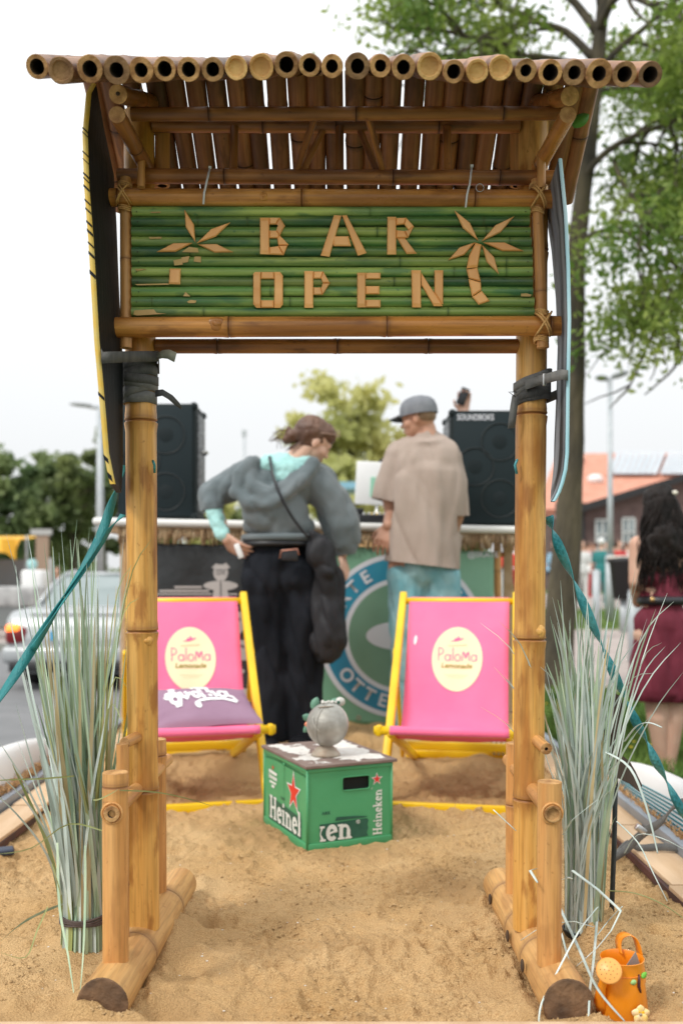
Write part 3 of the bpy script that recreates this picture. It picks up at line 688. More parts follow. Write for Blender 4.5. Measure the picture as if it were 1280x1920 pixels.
LET = {
 'B': [z3(p) for p in ([(890, 176), (935, 176), (935, 352), (890, 350)], [(936, 176), (985, 176), (966, 208), (936, 208)], [(986, 176), (1010, 215), (985, 262), (966, 240), (976, 212), (967, 208)], [(936, 238), (965, 238), (983, 260), (976, 274), (936, 274)], [(986, 262), (1027, 305), (1022, 309), (978, 309), (972, 275)], [(936, 318), (978, 312), (1003, 355), (936, 352)], [(979, 311), (1022, 311), (1004, 354)])],
 'A': [[(601, 479.5), (617.7, 481.8), (640, 405), (626, 404)], [(641, 404.5), (650, 404), (687, 474.8), (670.5, 480)], [(623, 449), (626, 443.5), (653, 443.5), (658, 462), (626, 462)]],
 'R': [z4(p) for p in ([(220, 172), (262, 172), (262, 352), (218, 352)], [(263, 178), (309, 176), (300, 207), (263, 212)], [(310, 176), (347, 218), (322, 238), (301, 208)], [(347, 219), (319, 272), (303, 240), (322, 239)], [(263, 236), (302, 240), (318, 273), (263, 273)], [(266, 275), (305, 275), (360, 348), (312, 350)])],
 'O': [z3(p) for p in ([(857, 445), (865, 437), (893, 436), (893, 608), (872, 608), (857, 590)], [(959, 436), (986, 436), (1000, 455), (1000, 590), (987, 608), (957, 608)], [(895, 436), (957, 436), (957, 470), (895, 470)], [(895, 572), (955, 572), (955, 608), (895, 608)])],
 'P': [z3(p) for p in ([(1102, 432), (1145, 432), (1145, 608), (1102, 608)], [(1147, 434), (1192, 434), (1182, 468), (1147, 468)], [(1193, 434), (1225, 489), (1190, 489), (1182, 468)], [(1225, 491), (1190, 546), (1180, 518), (1190, 491)], [(1147, 510), (1179, 510), (1189, 546), (1147, 546)])],
 'E': [z4(p) for p in ([(75, 440), (115, 440), (115, 606), (75, 606)], [(117, 440), (187, 440), (187, 470), (117, 470)], [(117, 504), (182, 504), (182, 543), (117, 543)], [(117, 570), (187, 570), (187, 606), (117, 606)])],
 'N': [z4(p) for p in ([(334, 428), (380, 428), (381, 606), (338, 606)], [(382, 440), (485, 600), (442, 600), (384, 500)], [(445, 428), (487, 428), (487, 590), (479, 590), (445, 538)])]}
for k, pl in LET.items():
    e = bpy.data.objects.new('letter_' + k, None); e.empty_display_size = .02
    c = sum((Vector((x, y, 0)) for p in pl for x, y in p), Vector()) / sum(len(p) for p in pl)
    place(e, sign, Matrix.Translation(P(c.x, c.y, YS - SR)))
    for p in pl: strip(p, e)
def loz(tip, base, w):
    t, b = Vector(tip), Vector(base); m = (t + b) / 2; n = Vector((-(b - t).y, (b - t).x)).normalized() * w
    return [tuple(t), tuple(m + n), tuple(b), tuple(m - n)]
def palm(leaves, trunk, cx, cy):
    e = bpy.data.objects.new('palm_emblem', None); e.empty_display_size = .02; place(e, sign, Matrix.Translation(P(cx, cy, YS - SR)))
    for p in leaves: strip(p, e, nm='leaf')
    for p in trunk: strip(p, e)
palm([z3(loz(a, b, 21)) for a, b in (((528, 137), (580, 294)), ((748, 198), (586, 299)), ((395, 340), (566, 297)), ((762, 341), (592, 304)))], [z3([(457, 420), (510, 420), (508, 496), (453, 494)])], 365, 455)
palm([z4(loz(a, b, 21)) for a, b in (((541, 141), (656, 286)), ((829, 168), (670, 290)), ((873, 336), (678, 294)), ((510, 380), (642, 293)), ((754, 447), (673, 306)))],
     [z4(p) for p in ([(642, 296), (670, 305), (652, 413), (598, 420), (612, 355)], [(598, 425), (651, 416), (667, 483), (610, 466)], [(608, 470), (667, 487), (670, 523), (625, 553)], [(626, 556), (672, 527), (710, 575), (657, 593)])], 895, 480)
for pl in ([(475, 380), (515, 372), (520, 400), (480, 405)], [(512, 366), (552, 360), (545, 388), (520, 392)], [(575, 362), (607, 362), (607, 390), (573, 386)], [(516, 340), (550, 315), (592, 322), (596, 342)], [(522, 552), (533, 532), (556, 553)], [(540, 578), (556, 570), (585, 573), (580, 585), (548, 585)],
           [(365, 148), (415, 146), (410, 152), (368, 152)], [(358, 268), (420, 268), (415, 276), (362, 278)], [(288, 620), (380, 615), (395, 632), (440, 636), (300, 645), (284, 640)], [(290, 420), (345, 422), (300, 432)], [(290, 494), (450, 490), (455, 497), (300, 500)]):
    mb = MB(); mb.prism([P(x, y, YS - SR + .0012) for x, y in z3(pl)], (0, -.0015, 0)); mb.build('bare_patch', M['scar'], sign)
mb = MB(); mb.prism([P(x, y, YS - SR + .0012) for x, y in z4([(860, 540), (885, 538), (910, 545), (905, 553), (860, 553)])], (0, -.0015, 0)); mb.build('bare_patch', M['scar'], sign)
M['nail'] = mat('nail', (.06, .05, .045), rough=.5, metal=.6)
for i in range(11):
    for x in (256 + (i % 3) * 2, 985 + i * .8):
        if random.random() < .75:
            mb = MB(); p = P(x, 396.5 + i * 18.8, YS - SR); mb.ell(p + Vector((0, .001, 0)), (.0013, .001, .0013), 6, 4); mb.build('nail', M['nail'], sign)
M['zip'] = mat('zip tie', (.75, .76, .76), rough=.35)
for pts in ([(394, 314), (388, 340), (383, 362), (381.5, 383)], [(884, 311), (880, 345), (875, 365), (872.5, 389)]):
    mb = MB(); pp = [P(pts[0][0], pts[0][1], 2.105)] + [P(x, y, 2.088) for x, y in pts[1:]]
    mb.ribbon(pp, .0042, [(1, 0, 0)] * 4, .0016)
    mb.box(P(pts[0][0], pts[0][1], 2.103), (.0062, .004, .005))
    mb.build('zip_tie', M['zip'], sign)
M['steel'] = mat('bright steel', (.55, .55, .54), rough=.3, metal=.9)
mb = MB(); c = P(899, 352, 2.092); mb.tube([c + Vector((.0085 * math.cos(a), 0, .0085 * math.sin(a))) for a in [2 * math.pi * i / 20 for i in range(21)]], .001, 6, caps=False); mb.build('hanging_ring', M['steel'], sign)

# ================================================================ BOARDS STRAPPED TO THE POSTS
M['bblack'] = mat('board black', (.006, .008, .010), (.014, .016, .018), 7, .6, spec=.2, bump=.15, bscale=60, stretch=(1, 1, .1))
M['byellow'] = mat('board yellow', (.72, .46, .06), (.66, .50, .14), 30, .5)
M['bgrey'] = mat('worn grey wood', (.34, .37, .41), (.010, .012, .014), 7, .6, spec=.3, bump=.3, bscale=60, stretch=(2, 2, .14), ramp=(.42, .62))
M['bteal'] = mat('board teal', (.22, .52, .60), (.52, .72, .78), 14, .5, stretch=(1, 1, .3))
def board(name, label, near, far, th, mface, medge, yc, parts=None):
    root = thing(name, label, 'board', (near[0][1][0], yc, near[-1][1][2]))
    mb = MB(); n = len(near); V = []; E = []
    for (k0, a), (k1, b) in zip(near, far):
        d = (b - a); nr = Vector((d.y, -d.x, 0)).normalized() * th   # towards the middle (inner side)
        if nr.x * a.x > 0: nr = -nr
        V += [a - nr, b - nr, b, a]           # outer near, outer far, inner far, inner near
    F = []; 
    for i in range(n - 1):
        q = i * 4
        for k in range(4): F.append((q + k, q + (k + 1) % 4, q + 4 + (k + 1) % 4, q + 4 + k))
    mb.add(V, [f for j, f in enumerate(F) if j % 4 != 3], 0, True); mb.add(V[:4] + V[-4:], [(0, 1, 2, 3), (4, 5, 6, 7)], 0, False)
    mb.build('deck', mface, root, sharp=40)
    mb = MB(); vs = []
    for i in range(n):
        a, d0 = V[4 * i], V[4 * i + 3]; e = (a - V[4 * i + 1]).normalized()
        vs += [a, a * .7 + d0 * .3 + e * .0035, a * .3 + d0 * .7 + e * .0035, d0]
    mb.add(vs, [(4 * i + k, 4 * i + k + 1, 4 * i + 5 + k, 4 * i + 4 + k) for i in range(n - 1) for k in range(3)], 0, True)
    mb.build('rail', medge, root)
    return root, vs
ys = [158, 175, 205, 250, 300, 350, 400, 450, 520, 580, 640, 700, 760, 800, 850, 890, 908]
nx = np.interp(ys, [158, 175, 250, 350, 450, 640, 740, 850, 908], [181, 172, 165, 168, 176, 187, 196, 205, 217])
fx_ = np.interp(ys, [158, 250, 350, 500, 640, 850, 908], [196, 214, 219, 224, 231, 231, 228])
near = [(y, P(x, y, 1.95)) for x, y in zip(nx, ys)]; far = [(y, P(x, y, 2.15)) for x, y in zip(fx_, ys)]
for i in range(len(far)): far[i][1].z = near[i][1].z
def yst(y): return 'k' if (any(a < y < b for a, b in ((418, 450), (735, 742), (852, 862), (885, 899)))) else 'y'
bl, rail = board('wakeboard', 'black board with yellow striped edge strapped outside the left bamboo post', near, far, .011, M['bblack'], M['byellow'], 2.05)
for y0, w in [(238, 3), (246, 2), (282, 3), (296, 2), (322, 4), (331, 3), (345, 5), (372, 4), (388, 4), (412, 5), (428, 6), (452, 4), (470, 6), (505, 8), (734, 7), (852, 10), (884, 12)]:
    i = np.interp(y0, ys, range(len(ys))); mb = MB(); vv = []
    for y_ in (y0, y0 + w * .4, y0 + w):
        i = np.interp(y_, ys, range(len(ys))); a = int(i); f = i - a; a = min(a, len(ys) - 2)
        q = [rail[4 * a + k] * (1 - f) + rail[4 * a + 4 + k] * f for k in range(4)]
        e = (q[0] - far[a][1]).normalized() * .0012
        q = [v + e for v in q]; sk = -.004
        vv += [q[0] + (q[0] - q[3]) * .08, q[1] + Vector((0, 0, sk)), q[2] + Vector((0, 0, 2 * sk)), q[3] + (q[3] - q[0]) * .08 + Vector((0, 0, 3 * sk))]
    mb.add(vv, [(4 * j + k, 4 * j + k + 1, 4 * j + 5 + k, 4 * j + 4 + k) for j in range(2) for k in range(3)], 0, True); mb.build('stripe', M['bblack'], bl)
ys = [298, 330, 400, 500, 600, 700, 800, 850, 880, 905, 922, 934, 940]
nx = np.interp(ys, [298, 400, 500, 600, 700, 850, 880, 905, 922, 934, 940], [1046, 1056, 1061, 1063, 1061, 1059, 1056, 1050, 1044, 1038, 1034])
near = [(y, P(x, y, 1.97 + .0 * x)) for x, y in zip(nx, ys)]
ff = np.interp(ys, [298, 800, 880, 905, 922, 934, 940], [2.20, 2.20, 2.17, 2.13, 2.08, 2.03, 1.99])
far = [(y, Vector((near[i][1].x + (f_ - 1.97) * .085 + .012 * math.sin((y - 298) / 640 * 3.1) * (f_ - 1.97) / .23, f_, near[i][1].z))) for i, (y, f_) in enumerate(zip(ys, ff))]
br, _ = board('wakeboard', 'worn grey black board with pale teal edge strapped outside the right bamboo post', near, far, .0075, M['bgrey'], M['bteal'], 2.05)
# webbing
M['web'] = mat('grey webbing', (.075, .075, .073), (.115, .112, .105), 60, .85, bump=.5, bscale=600, stretch=(1, 1, .3))
M['web2'] = mat('grey webbing light', (.16, .16, .155), (.20, .195, .18), 60, .85, bump=.5, bscale=500)
def band(root, cx, cy, z, r, w, tiltx=0, tilty=0, name='band', m='web', n=36, th=.002, a0=0, a1=360):
    mb = MB(); pts = []; nn = []
    for i in range(n + 1):
        a = R(a0 + (a1 - a0) * i / n); pts.append(Vector((cx + r * math.cos(a), cy + r * math.sin(a), z + tiltx * math.cos(a) - tilty * math.sin(a) + .0008 * math.sin(5 * a)))); nn.append((0, 0, 1))
    mb.ribbon(pts, w, nn, th); return mb.build(name, M[m], root)
s1 = thing('ratchet_strap', 'dark grey webbing wrapped round left post and yellow edged board', 'strap', (-.455, 2.15, 1.20))
zc = lambda y: CZ + (HY - y) / 826
for y, rr, tx, ty, w in ((690, .0385, .004, .0, .024), (705, .0395, .010, .004, .024), (722, .0405, -.006, .002, .024), (736, .0395, .012, .006, .026), (748, .038, .0, .0, .026), (712, .0415, -.004, -.004, .02)):
    band(s1, -.4575, GY, zc(y), rr, w, tx, ty, m='web' if y < 715 else 'web2')
mb = MB(); zz = CZ + (HY - 669) / 860
loop = [P(297, 668, 2.145), P(270, 668, 2.12), P(235, 669, 2.03), P(205, 670, 1.945), P(192, 671, 1.937), Vector((-.505, 2.0, zz)), Vector((-.508, 2.15, zz)), Vector((-.49, 2.2, zz)), Vector((-.42, 2.215, zz)), P(297, 668, 2.145)]
mb.ribbon(loop, .0235, [(0, 0, 1)] * 10, .0022); mb.build('band', M['web'], s1)
mb = MB(); mb.ribbon([P(295, 668, 2.14), P(305, 664, 2.13), P(316, 664, 2.125), P(329, 670, 2.11)], [.014, .018, .021, .022], [(0, 0, 1), (.1, 0, 1), (.2, 0, 1), (.25, 0, 1)]); mb.build('loose_end', mat('strap tab', (.22, .23, .17), (.30, .30, .22), 50, .7), s1)
mb = MB(); mb.ribbon([P(292, 738, 2.15), P(305, 736, 2.14), P(320, 745, 2.15), P(332, 757, 2.16), P(340, 766, 2.17)], [.016, .016, .014, .012, .004], [(0, .2, 1), (0, .4, 1), (.6, .4, .7), (.8, .3, .5), (.8, .3, .5)]); mb.build('loose_end', M['web'], s1)
s2 = thing('ratchet_strap', 'dark grey webbing with buckle wrapped round right post and teal edged board', 'strap', (.45, 2.15, 1.22))
for y, rr, tx, ty, w in ((747, .0385, .006, .002, .024), (735, .040, .010, -.004, .024), (722, .041, .018, .006, .022), (713, .0425, .016, .0, .018)):
    band(s2, .4333, GY, zc(y), rr, w, tx, ty, m='web' if y > 730 else 'web2')
mb = MB(); loop = [P(985, 722, 2.13), P(1008, 714, 2.125), P(1030, 708, 2.05), P(1052, 702, 1.962), P(1063, 704, 1.957), Vector((.478, 2.03, 1.30)), Vector((.502, 2.20, 1.29)), Vector((.45, 2.225, 1.27)), P(985, 722, 2.13)]
mb.ribbon(loop, .021, [(0, 0, 1)] * 9, .0024); mb.build('band', M['web2'], s2)
mb = MB(); mb.box(P(1020, 712, 2.085), (.008, .006, .027), bev=.0015); mb.build('buckle', M['steel'], s2)
mb = MB(); mb.ribbon([P(966, 742, 2.14), P(963, 760, 2.13), P(960, 785, 2.135), P(958, 803, 2.14)], .017, [(1, .3, .0), (1, .2, .1), (1, 0, .1), (1, .2, .1)]); mb.build('loose_end', M['web2'], s2)
mb = MB(); mb.tube([P(968, 735, 2.13), P(953, 735, 2.12), P(966, 744, 2.13)], .0012, 6); mb.build('wire_hook', M['nail'], s2)
# teal tie-down straps
M['teal'] = mat('teal webbing', (.004, .16, .17), (.02, .25, .25), 22, .5, bump=.4, bscale=300, stretch=(1, 1, .2))
M['teal2'] = mat('pale teal webbing', (.012, .22, .26), (.10, .42, .46), 16, .5, bump=.4, bscale=300)
def cat(pts, n=8):
    out = []; p = [pts[0]] + list(pts) + [pts[-1]]
    for i in range(1, len(p) - 2):
        for k in range(n):
            t = k / n; a, b, c, d = p[i - 1:i + 3]
            out.append(.5 * ((2 * b) + (c - a) * t + (2 * a - 5 * b + 4 * c - d) * t * t + (3 * b - a - 3 * c + d) * t ** 3))
    out.append(Vector(pts[-1])); return out
def strap(label, pts, w, tw, m, tw0=0, name='tie_strap'):
    root = thing(name, label, 'strap', pts[-1]); pp = cat(pts); nn = []
    for i in range(len(pp)):
        t = (pp[min(i + 1, len(pp) - 1)] - pp[max(i - 1, 0)]).normalized(); u = t.cross(Vector((0, 1, 0))).normalized(); v = t.cross(u)
        a = tw0 + tw * i / len(pp); nn.append(u * math.cos(a) + v * math.sin(a))
    mb = MB(); mb.ribbon(pp, w, nn, .0022); mb.build('webbing', M[m], root)
    return root
t1 = strap('teal strap running from the left post down to the trailer side', [P(229, 872, 2.205), P(224, 905, 2.20), P(208, 950, 2.18), P(185, 1010, 2.15), P(120, 1120, 2.08), P(55, 1225, 2.02), P(0, 1308, 1.97), P(-130, 1490, 1.90), P(-370, 1700, 1.9)], .021, 9.5, 'teal')
t2 = strap('second teal strap joining the first from lower on left post', [P(231, 965, 2.22), P(205, 995, 2.19), P(170, 1045, 2.14), P(110, 1140, 2.06), P(62, 1218, 2.02)], .017, 5, 'teal', .6)
t3 = strap('teal strap twisting from the right post down over the pale grass', [P(1027, 968, 2.2), P(1045, 1020, 2.2), P(1090, 1125, 2.25), P(1140, 1240, 2.3), P(1180, 1330, 2.36), P(1215, 1400, 2.42), P(1250, 1470, 2.5), P(1300, 1560, 2.6), P(1345, 1635, 2.68)], .0235, 24, 'teal2')
mb = MB(); mb.tube([P(969, 862, 2.15), P(965, 872, 2.14), P(968, 888, 2.15)], .003, 6); mb.build('knot', M['teal2'], t3)
mb = MB(); mb.tube([P(287, 864, 2.15), P(290, 872, 2.14), P(290, 886, 2.15)], .003, 6); mb.build('knot', M['teal'], t1)
# ================================================================ DECK CHAIRS
M['yel'] = mat('yellow paint', (.86, .56, .008), (.80, .48, .006), 6, .38, bump=.1, bscale=80)
M['rawwood'] = mat('raw beech', (.52, .27, .12), (.60, .35, .18), 10, .6, stretch=(1, .2, 1))
M['pink'] = mat('pink canvas', (.93, .165, .32), (.96, .20, .36), 4, .85, bump=.3, bscale=500, spec=.2)
M['pink'].node_tree.nodes['Principled BSDF'].inputs['Transmission Weight'].default_value = 0
M['cream'] = mat('cream print', (.86, .72, .46), (.84, .70, .45), 10, .75)
M['wprint'] = mat('white print', (.85, .80, .80), rough=.8); M['pprint'] = mat('pink print', (.80, .13, .30), rough=.75); M['oprint'] = mat('olive print', (.36, .26, .06), rough=.75); M['fprint'] = mat('faint print', (.74, .52, .30), rough=.75)
M['clear'] = mat('cable tie white', (.8, .8, .82), rough=.4)
def G_letters():
    A = arcp
    a_ = lambda x: [A(x + .16, .2, .16, .2, 0, 360, 14), [(x + .33, .4), (x + .33, .0)]]
    return [[(0, 0), (0, .85)], A(0.0, .62, .30, .23, 90, -90, 10)] + a_(.40) + [[(.88, 0), (.88, .85)]] + [A(1.17, .21, .17, .21, 0, 360, 14)] + [[(1.44, 0), (1.50, .62)], [(1.50, .62), (1.67, .18)], [(1.67, .18), (1.84, .62)], [(1.84, .62), (1.90, 0)], ([(1.56, .55), (1.67, .24), (1.78, .55)], .11)] + a_(2.0)
def make_chair(loc, rz, label, group):
    """local frame: x = across, +y = to the back, z up; front foot bar at y = 0"""
    root = thing('deck_chair', label, 'deck chair', loc, rz, group)
    w = .252; T = Vector((0, .74, .795)); Wd = .045
    def rail_(a, b, name, wd=.040, th=.022, parent=root, m='yel'):
        a, b = Vector(a), Vector(b); d = b - a; q = d.to_track_quat('Z', 'X').to_matrix(); mb = MB(); mb.box((0, 0, d.length / 2), (th, wd, d.length), bev=.006)
        # wide side lies in the y-z plane
        vx = Vector((1, 0, 0)); vz = d.normalized(); vy = vz.cross(vx).normalized(); vx = vy.cross(vz); q = Matrix((vx, vy, vz)).transposed()
        mb.v = [tuple(q @ Vector(v) + a) for v in mb.v]; return mb.build(name, M[m], parent, True)
    for s in (-1, 1):
        rail_((s * w, -.015, -.01), (s * w, .76, .787), 'leg', .042, .032)                     # long back frame
        rail_((s * (w - .03), .0, .284), (s * (w - .03), 1.02, -.005), 'seat_rail') # seat frame runs back to the sand
        rail_((s * (w + .024), .615, .545), (s * (w + .024), .93, .02), 'prop', .034, .018)
    def bar(y, z, x0, x1, r, name, m='yel'):
        mb = MB(); mb.tube([(x0, y, z), (x1, y, z)], r, 12); return mb.build(name, M[m], root, True)
    bar(.735, .757, -w, w, .015, 'top_bar'); bar(.012, .284, -w - .03, w + .03, .017, 'seat_bar')
    for (y, z, nm, m_) in ((.0, .000, 'foot_bar', 'yel'), (.99, .02, 'rear_bar', 'yel'), (.90, .075, 'prop_bar', 'yel')):
        mb = MB(); mb.box((0, y, z), (2 * w + .03, .024, .040), bev=.005); mb.build(nm, M[m_], root, True)
    for s in (-1, 1):   # bare wood corner braces
        mb = MB(); mb.prism([(s * (w - .05), .985, .04), (s * (w - .05), .985, .14), (s * (w - .17), .985, .04)], (0, .012, 0)); mb.build('brace', M['rawwood'], root, True)
        mb = MB(); mb.box((s * (w + .012), .012, .284), (.022, .036, .042), bev=.006); mb.build('end_block', M['yel'], root, True)
    mb = MB()
    for k in range(3): mb.tube([(w - .10 + k * .02, .975, .03), (w - .105 + k * .022, .96, .07), (w - .10 + k * .024, .965, .10 + .01 * k)], .006, 6)
    mb.build('cable_ties', M['clear'], root, True)
    # canvas: bezier-like profile from top bar round the slack seat to the front bar
    prof = [Vector((0, .748, .802)), Vector((0, .715, .775)), Vector((0, .66, .70)), Vector((0, .585, .575)), Vector((0, .51, .445)), Vector((0, .44, .325)), Vector((0, .37, .245)), Vector((0, .27, .205)), Vector((0, .16, .210)), Vector((0, .07, .245)), Vector((0, .012, .281)), Vector((0, -.008, .272)), Vector((0, -.010, .25))]
    prof = [Vector((0, p.y, p.z + (.022 if p.z < .3 else .022 - .05 * (p.z - .3) / .5))) for p in prof]
    pp = cat(prof, 5); L = [0]
    for a, b in zip(pp[:-1], pp[1:]): L.append(L[-1] + (b - a).length)
    hw = .222
    def cpt(u, s, off=0):
        """u across (m), s distance down from the top"""
        y = np.interp(s, L, [p.y for p in pp]); z = np.interp(s, L, [p.z for p in pp])
        d = Vector((0, np.interp(s + .01, L, [p.y for p in pp]) - np.interp(s - .01, L, [p.y for p in pp]), np.interp(s + .01, L, [p.z for p in pp]) - np.interp(s - .01, L, [p.z for p in pp]))).normalized()
        nrm = Vector((0, d.z, -d.y))
        if nrm.y > 0: nrm = -nrm
        if s > .5 and nrm.z < 0: nrm = -nrm
        k = min(1, max(0, s / L[-1])); sag = -.012 * math.sin(math.pi * k) * (1 - (u / hw) ** 2) + .0022 * math.sin(u * 40 + s * 9) * math.sin(math.pi * k)
        if s > .95: nrm = Vector((0, -1, 0)) if s > L[-1] - .03 else nrm
        return Vector((u * (1 - .02 * math.sin(math.pi * k)), y, z)) + nrm * (off + sag)
    mb = MB(); N, K = 60, 16; vs = [cpt(-hw + 2 * hw * j / K, L[-1] * i / N) for i in range(N + 1) for j in range(K + 1)]
    mb.add(vs, [(i * (K + 1) + j, i * (K + 1) + j + 1, (i + 1) * (K + 1) + j + 1, (i + 1) * (K + 1) + j) for i in range(N) for j in range(K)])
    cv = mb.build('canvas', M['pink'], root, True, ctr=False); so2 = cv.modifiers.new('s', 'SOLIDIFY'); so2.thickness = .0022; so2.offset = 0
    S0 = .325
    mp = lambda o: (lambda v: cpt(v.x, S0 - v.y, o + v.z))
    def dec(name, vf, o, m): 
        mbb = MB(); V, F = vf; mbb.add([mp(o)(v) for v in V], F, 0, True); return mbb.build(name, M[m], cv, True, ctr=False)
    dec('label_oval', ellipse2d(.110, .154, 48, 6), .0035, 'cream')
    t = G_letters(); V, F = stroke2d(t, .055); dec('lettering', xf((V, F), .071, -.081, -.012, sy=.075), .0052, 'pprint')
    dec('lettering', xf(text2d('Lemonade', .032, .0008), 1, .0, -.036, sh=.15), .0052, 'oprint')
    dash = lambda x0, x1, y, dy, n, w: stroke2d([([(x0 + (x1 - x0) * (i + .15) / n, y + dy * i), (x0 + (x1 - x0) * (i + .8) / n, y + dy * (i + .8))], w) for i in range(n)], w)
    dec('small_print', dash(-.042, .042, .060, .0007, 9, .006), .0052, 'fprint')
    dec('small_print', dash(-.05, .05, -.080, 0, 14, .0022), .0052, 'fprint'); dec('small_print', dash(-.035, .035, -.090, 0, 9, .0018), .0052, 'fprint')
    bird = [(-.032, -.010), (-.014, -.004), (-.010, .008), (-.002, .004), (.002, .018), (.010, .006), (.016, .004), (.018, .008), (.028, .005), (.020, .001), (.008, -.006), (-.006, -.010), (-.018, -.010)]
    dec('bird_mark', ([Vector((x * 1.05, y * 1.0 + .092, 0)) for x, y in bird], [tuple(range(len(bird)))]), .0052, 'pprint')
    return root, cpt, cv, dec
# WMAT-aware: local parts are placed by parent matrix
cR, cptR, cvR, decR = make_chair((.400, 3.585, 0), R(-10), 'pink deck chair on the right with nothing on its seat', 'pink and yellow deck chairs')
lab = xf(ellipse2d(.0065, .024, 20, 2), 1, -.185, .085, rot=R(-5)); decR('side_print', lab, .0035, 'wprint')
cL, cptL, cvL, decL = make_chair((-.525, 3.60, 0), R(13), 'pink deck chair on the left with purple cushion on its seat', 'pink and yellow deck chairs')
# cushion
M['cush'] = mat('mauve cushion', (.29, .175, .25), (.33, .205, .285), 6, .9, bump=.3, bscale=300, spec=.2)
M['wprint'] = mat('white print', (.85, .84, .84), rough=.8)
def cushion():
    root = thing('cushion', 'mauve purple cushion with white script lying on left deck chair', 'cushion', (-.50, 3.80, .24), R(13))
    A, B, C, D = Vector((-.215, .36, .355)), Vector((.200, .34, .355)), Vector((.240, .045, .262)), Vector((-.155, .08, .245))   # relative to chair frame corners: back-left, back-right, front-right, front-left
    base = Vector((-.525, 3.60, .024)); Rz = Matrix.Rotation(R(13), 3, 'Z')
    def q(u, v, t):
        p = A * (1 - u) * (1 - v) + B * u * (1 - v) + C * u * v + D * (1 - u) * v
        e = (4 * u * (1 - u)) ** .42 * (4 * v * (1 - v)) ** .42
        n = (B - A).cross(D - A).normalized(); n = -n if n.z < 0 else n
        edge = .022 * ((1 - 4 * u * (1 - u)) * 4 * v * (1 - v) + 0)      # slight waist
        w = .0035 * mnoise.noise(Vector((u * 5, v * 7, 3))) + .003 * math.sin((u * 3 + v * 9) * 3) * (1 - e)
        return base + Rz @ (p + n * (t * .040 * e + .022 + w) + Vector(((.5 - u) * edge * .6, 0, 0)))
    N = 26; mb = MB()
    for t in (1, -.6):
        vs = [q(i / N, j / N, t) for j in range(N + 1) for i in range(N + 1)]
        fs = [(j * (N + 1) + i, j * (N + 1) + i + 1, (j + 1) * (N + 1) + i + 1, (j + 1) * (N + 1) + i) for j in range(N) for i in range(N)]
        mb.add(vs, fs if t < 0 else [f[::-1] for f in fs])
    cu = mb.build('cover', M['cush'], root)
    s = []
    A_ = arcp
    # bubbly script word
    s += [([(-.05, .02), (.05, .16), (.20, .22), (.34, .20)], .10), (A_(.22, -.02, .13, .12, 20, 380, 14), .10), ([(.34, .20), (.36, .0), (.28, -.18), (.14, -.20)], .11), (A_(.25, .30, .08, .05, 0, 180, 6), .07),
          ([(.44, .24), (.46, .06), (.56, .0), (.62, .08)], .10), ([(.60, .24), (.66, .10), (.76, .20)], .09), (A_(.88, .11, .09, .09, 40, 380, 12), .08), ([(.94, .36), (1.05, .42), (1.04, .05), (1.12, .0)], .10), ([(.82, .34), (.95, .46), (1.10, .40), (1.2, .36)], .08),
          ([(1.20, .38), (1.30, .44), (1.28, .02)], .10), ([(1.30, .16), (1.40, .22), (1.46, .02)], .10), (A_(1.66, .12, .11, .10, 30, 390, 12), .08), ([(1.80, .24), (1.80, .06), (1.92, .02), (1.98, -.10), (1.90, -.14)], .09),
          ([(.86, -.26), (.78, -.16), (.92, -.10), (1.2, -.06), (1.6, -.06), (1.92, -.13)], .065), (A_(.80, -.22, .05, .045, 0, 360, 10), .08)]
    V, F = stroke2d([(a_[0], a_[1] * 1.2) if isinstance(a_, tuple) else a_ for a_ in s], .11); mb = MB(); mb.add([q(min(.97, max(.03, .18 + v.x * .33)), min(.97, max(.03, .46 - v.y * .86)), 1) + Vector((0, -.0015, .003 + v.z)) for v in V], F, 0, True)
    mb.build('lettering', M['wprint'], cu)
cushion()

# ================================================================ CRATE WITH LID
M['hgreen'] = mat('crate green', (.055, .30, .125), (.075, .34, .15), 5, .42, bump=.12, bscale=30)
M['hdark'] = mat('dark green print', (.012, .085, .055), (.02, .11, .07), 40, .5)
M['hwhite'] = mat('crate white print', (.72, .74, .70), (.66, .68, .64), 30, .5); M['hred'] = mat('red print', (.70, .03, .02), rough=.45)
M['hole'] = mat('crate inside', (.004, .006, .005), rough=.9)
TH = R(24.0); C0 = Vector((-.108, 3.042, 0)); ex = Vector((math.cos(TH), math.sin(TH), 0)); ey = Vector((-math.sin(TH), math.cos(TH), 0))
crate = thing('beer_crate', 'green plastic beer crate standing in the sand between the chairs', 'crate', C0 + ex * .15 + ey * .2)
CW, CD, CH = .298, .405, .258
def cp(a, b, c): return C0 + ex * a + ey * b + Vector((0, 0, c))
RC = Matrix((ex, ey, Vector((0, 0, 1)))).transposed()
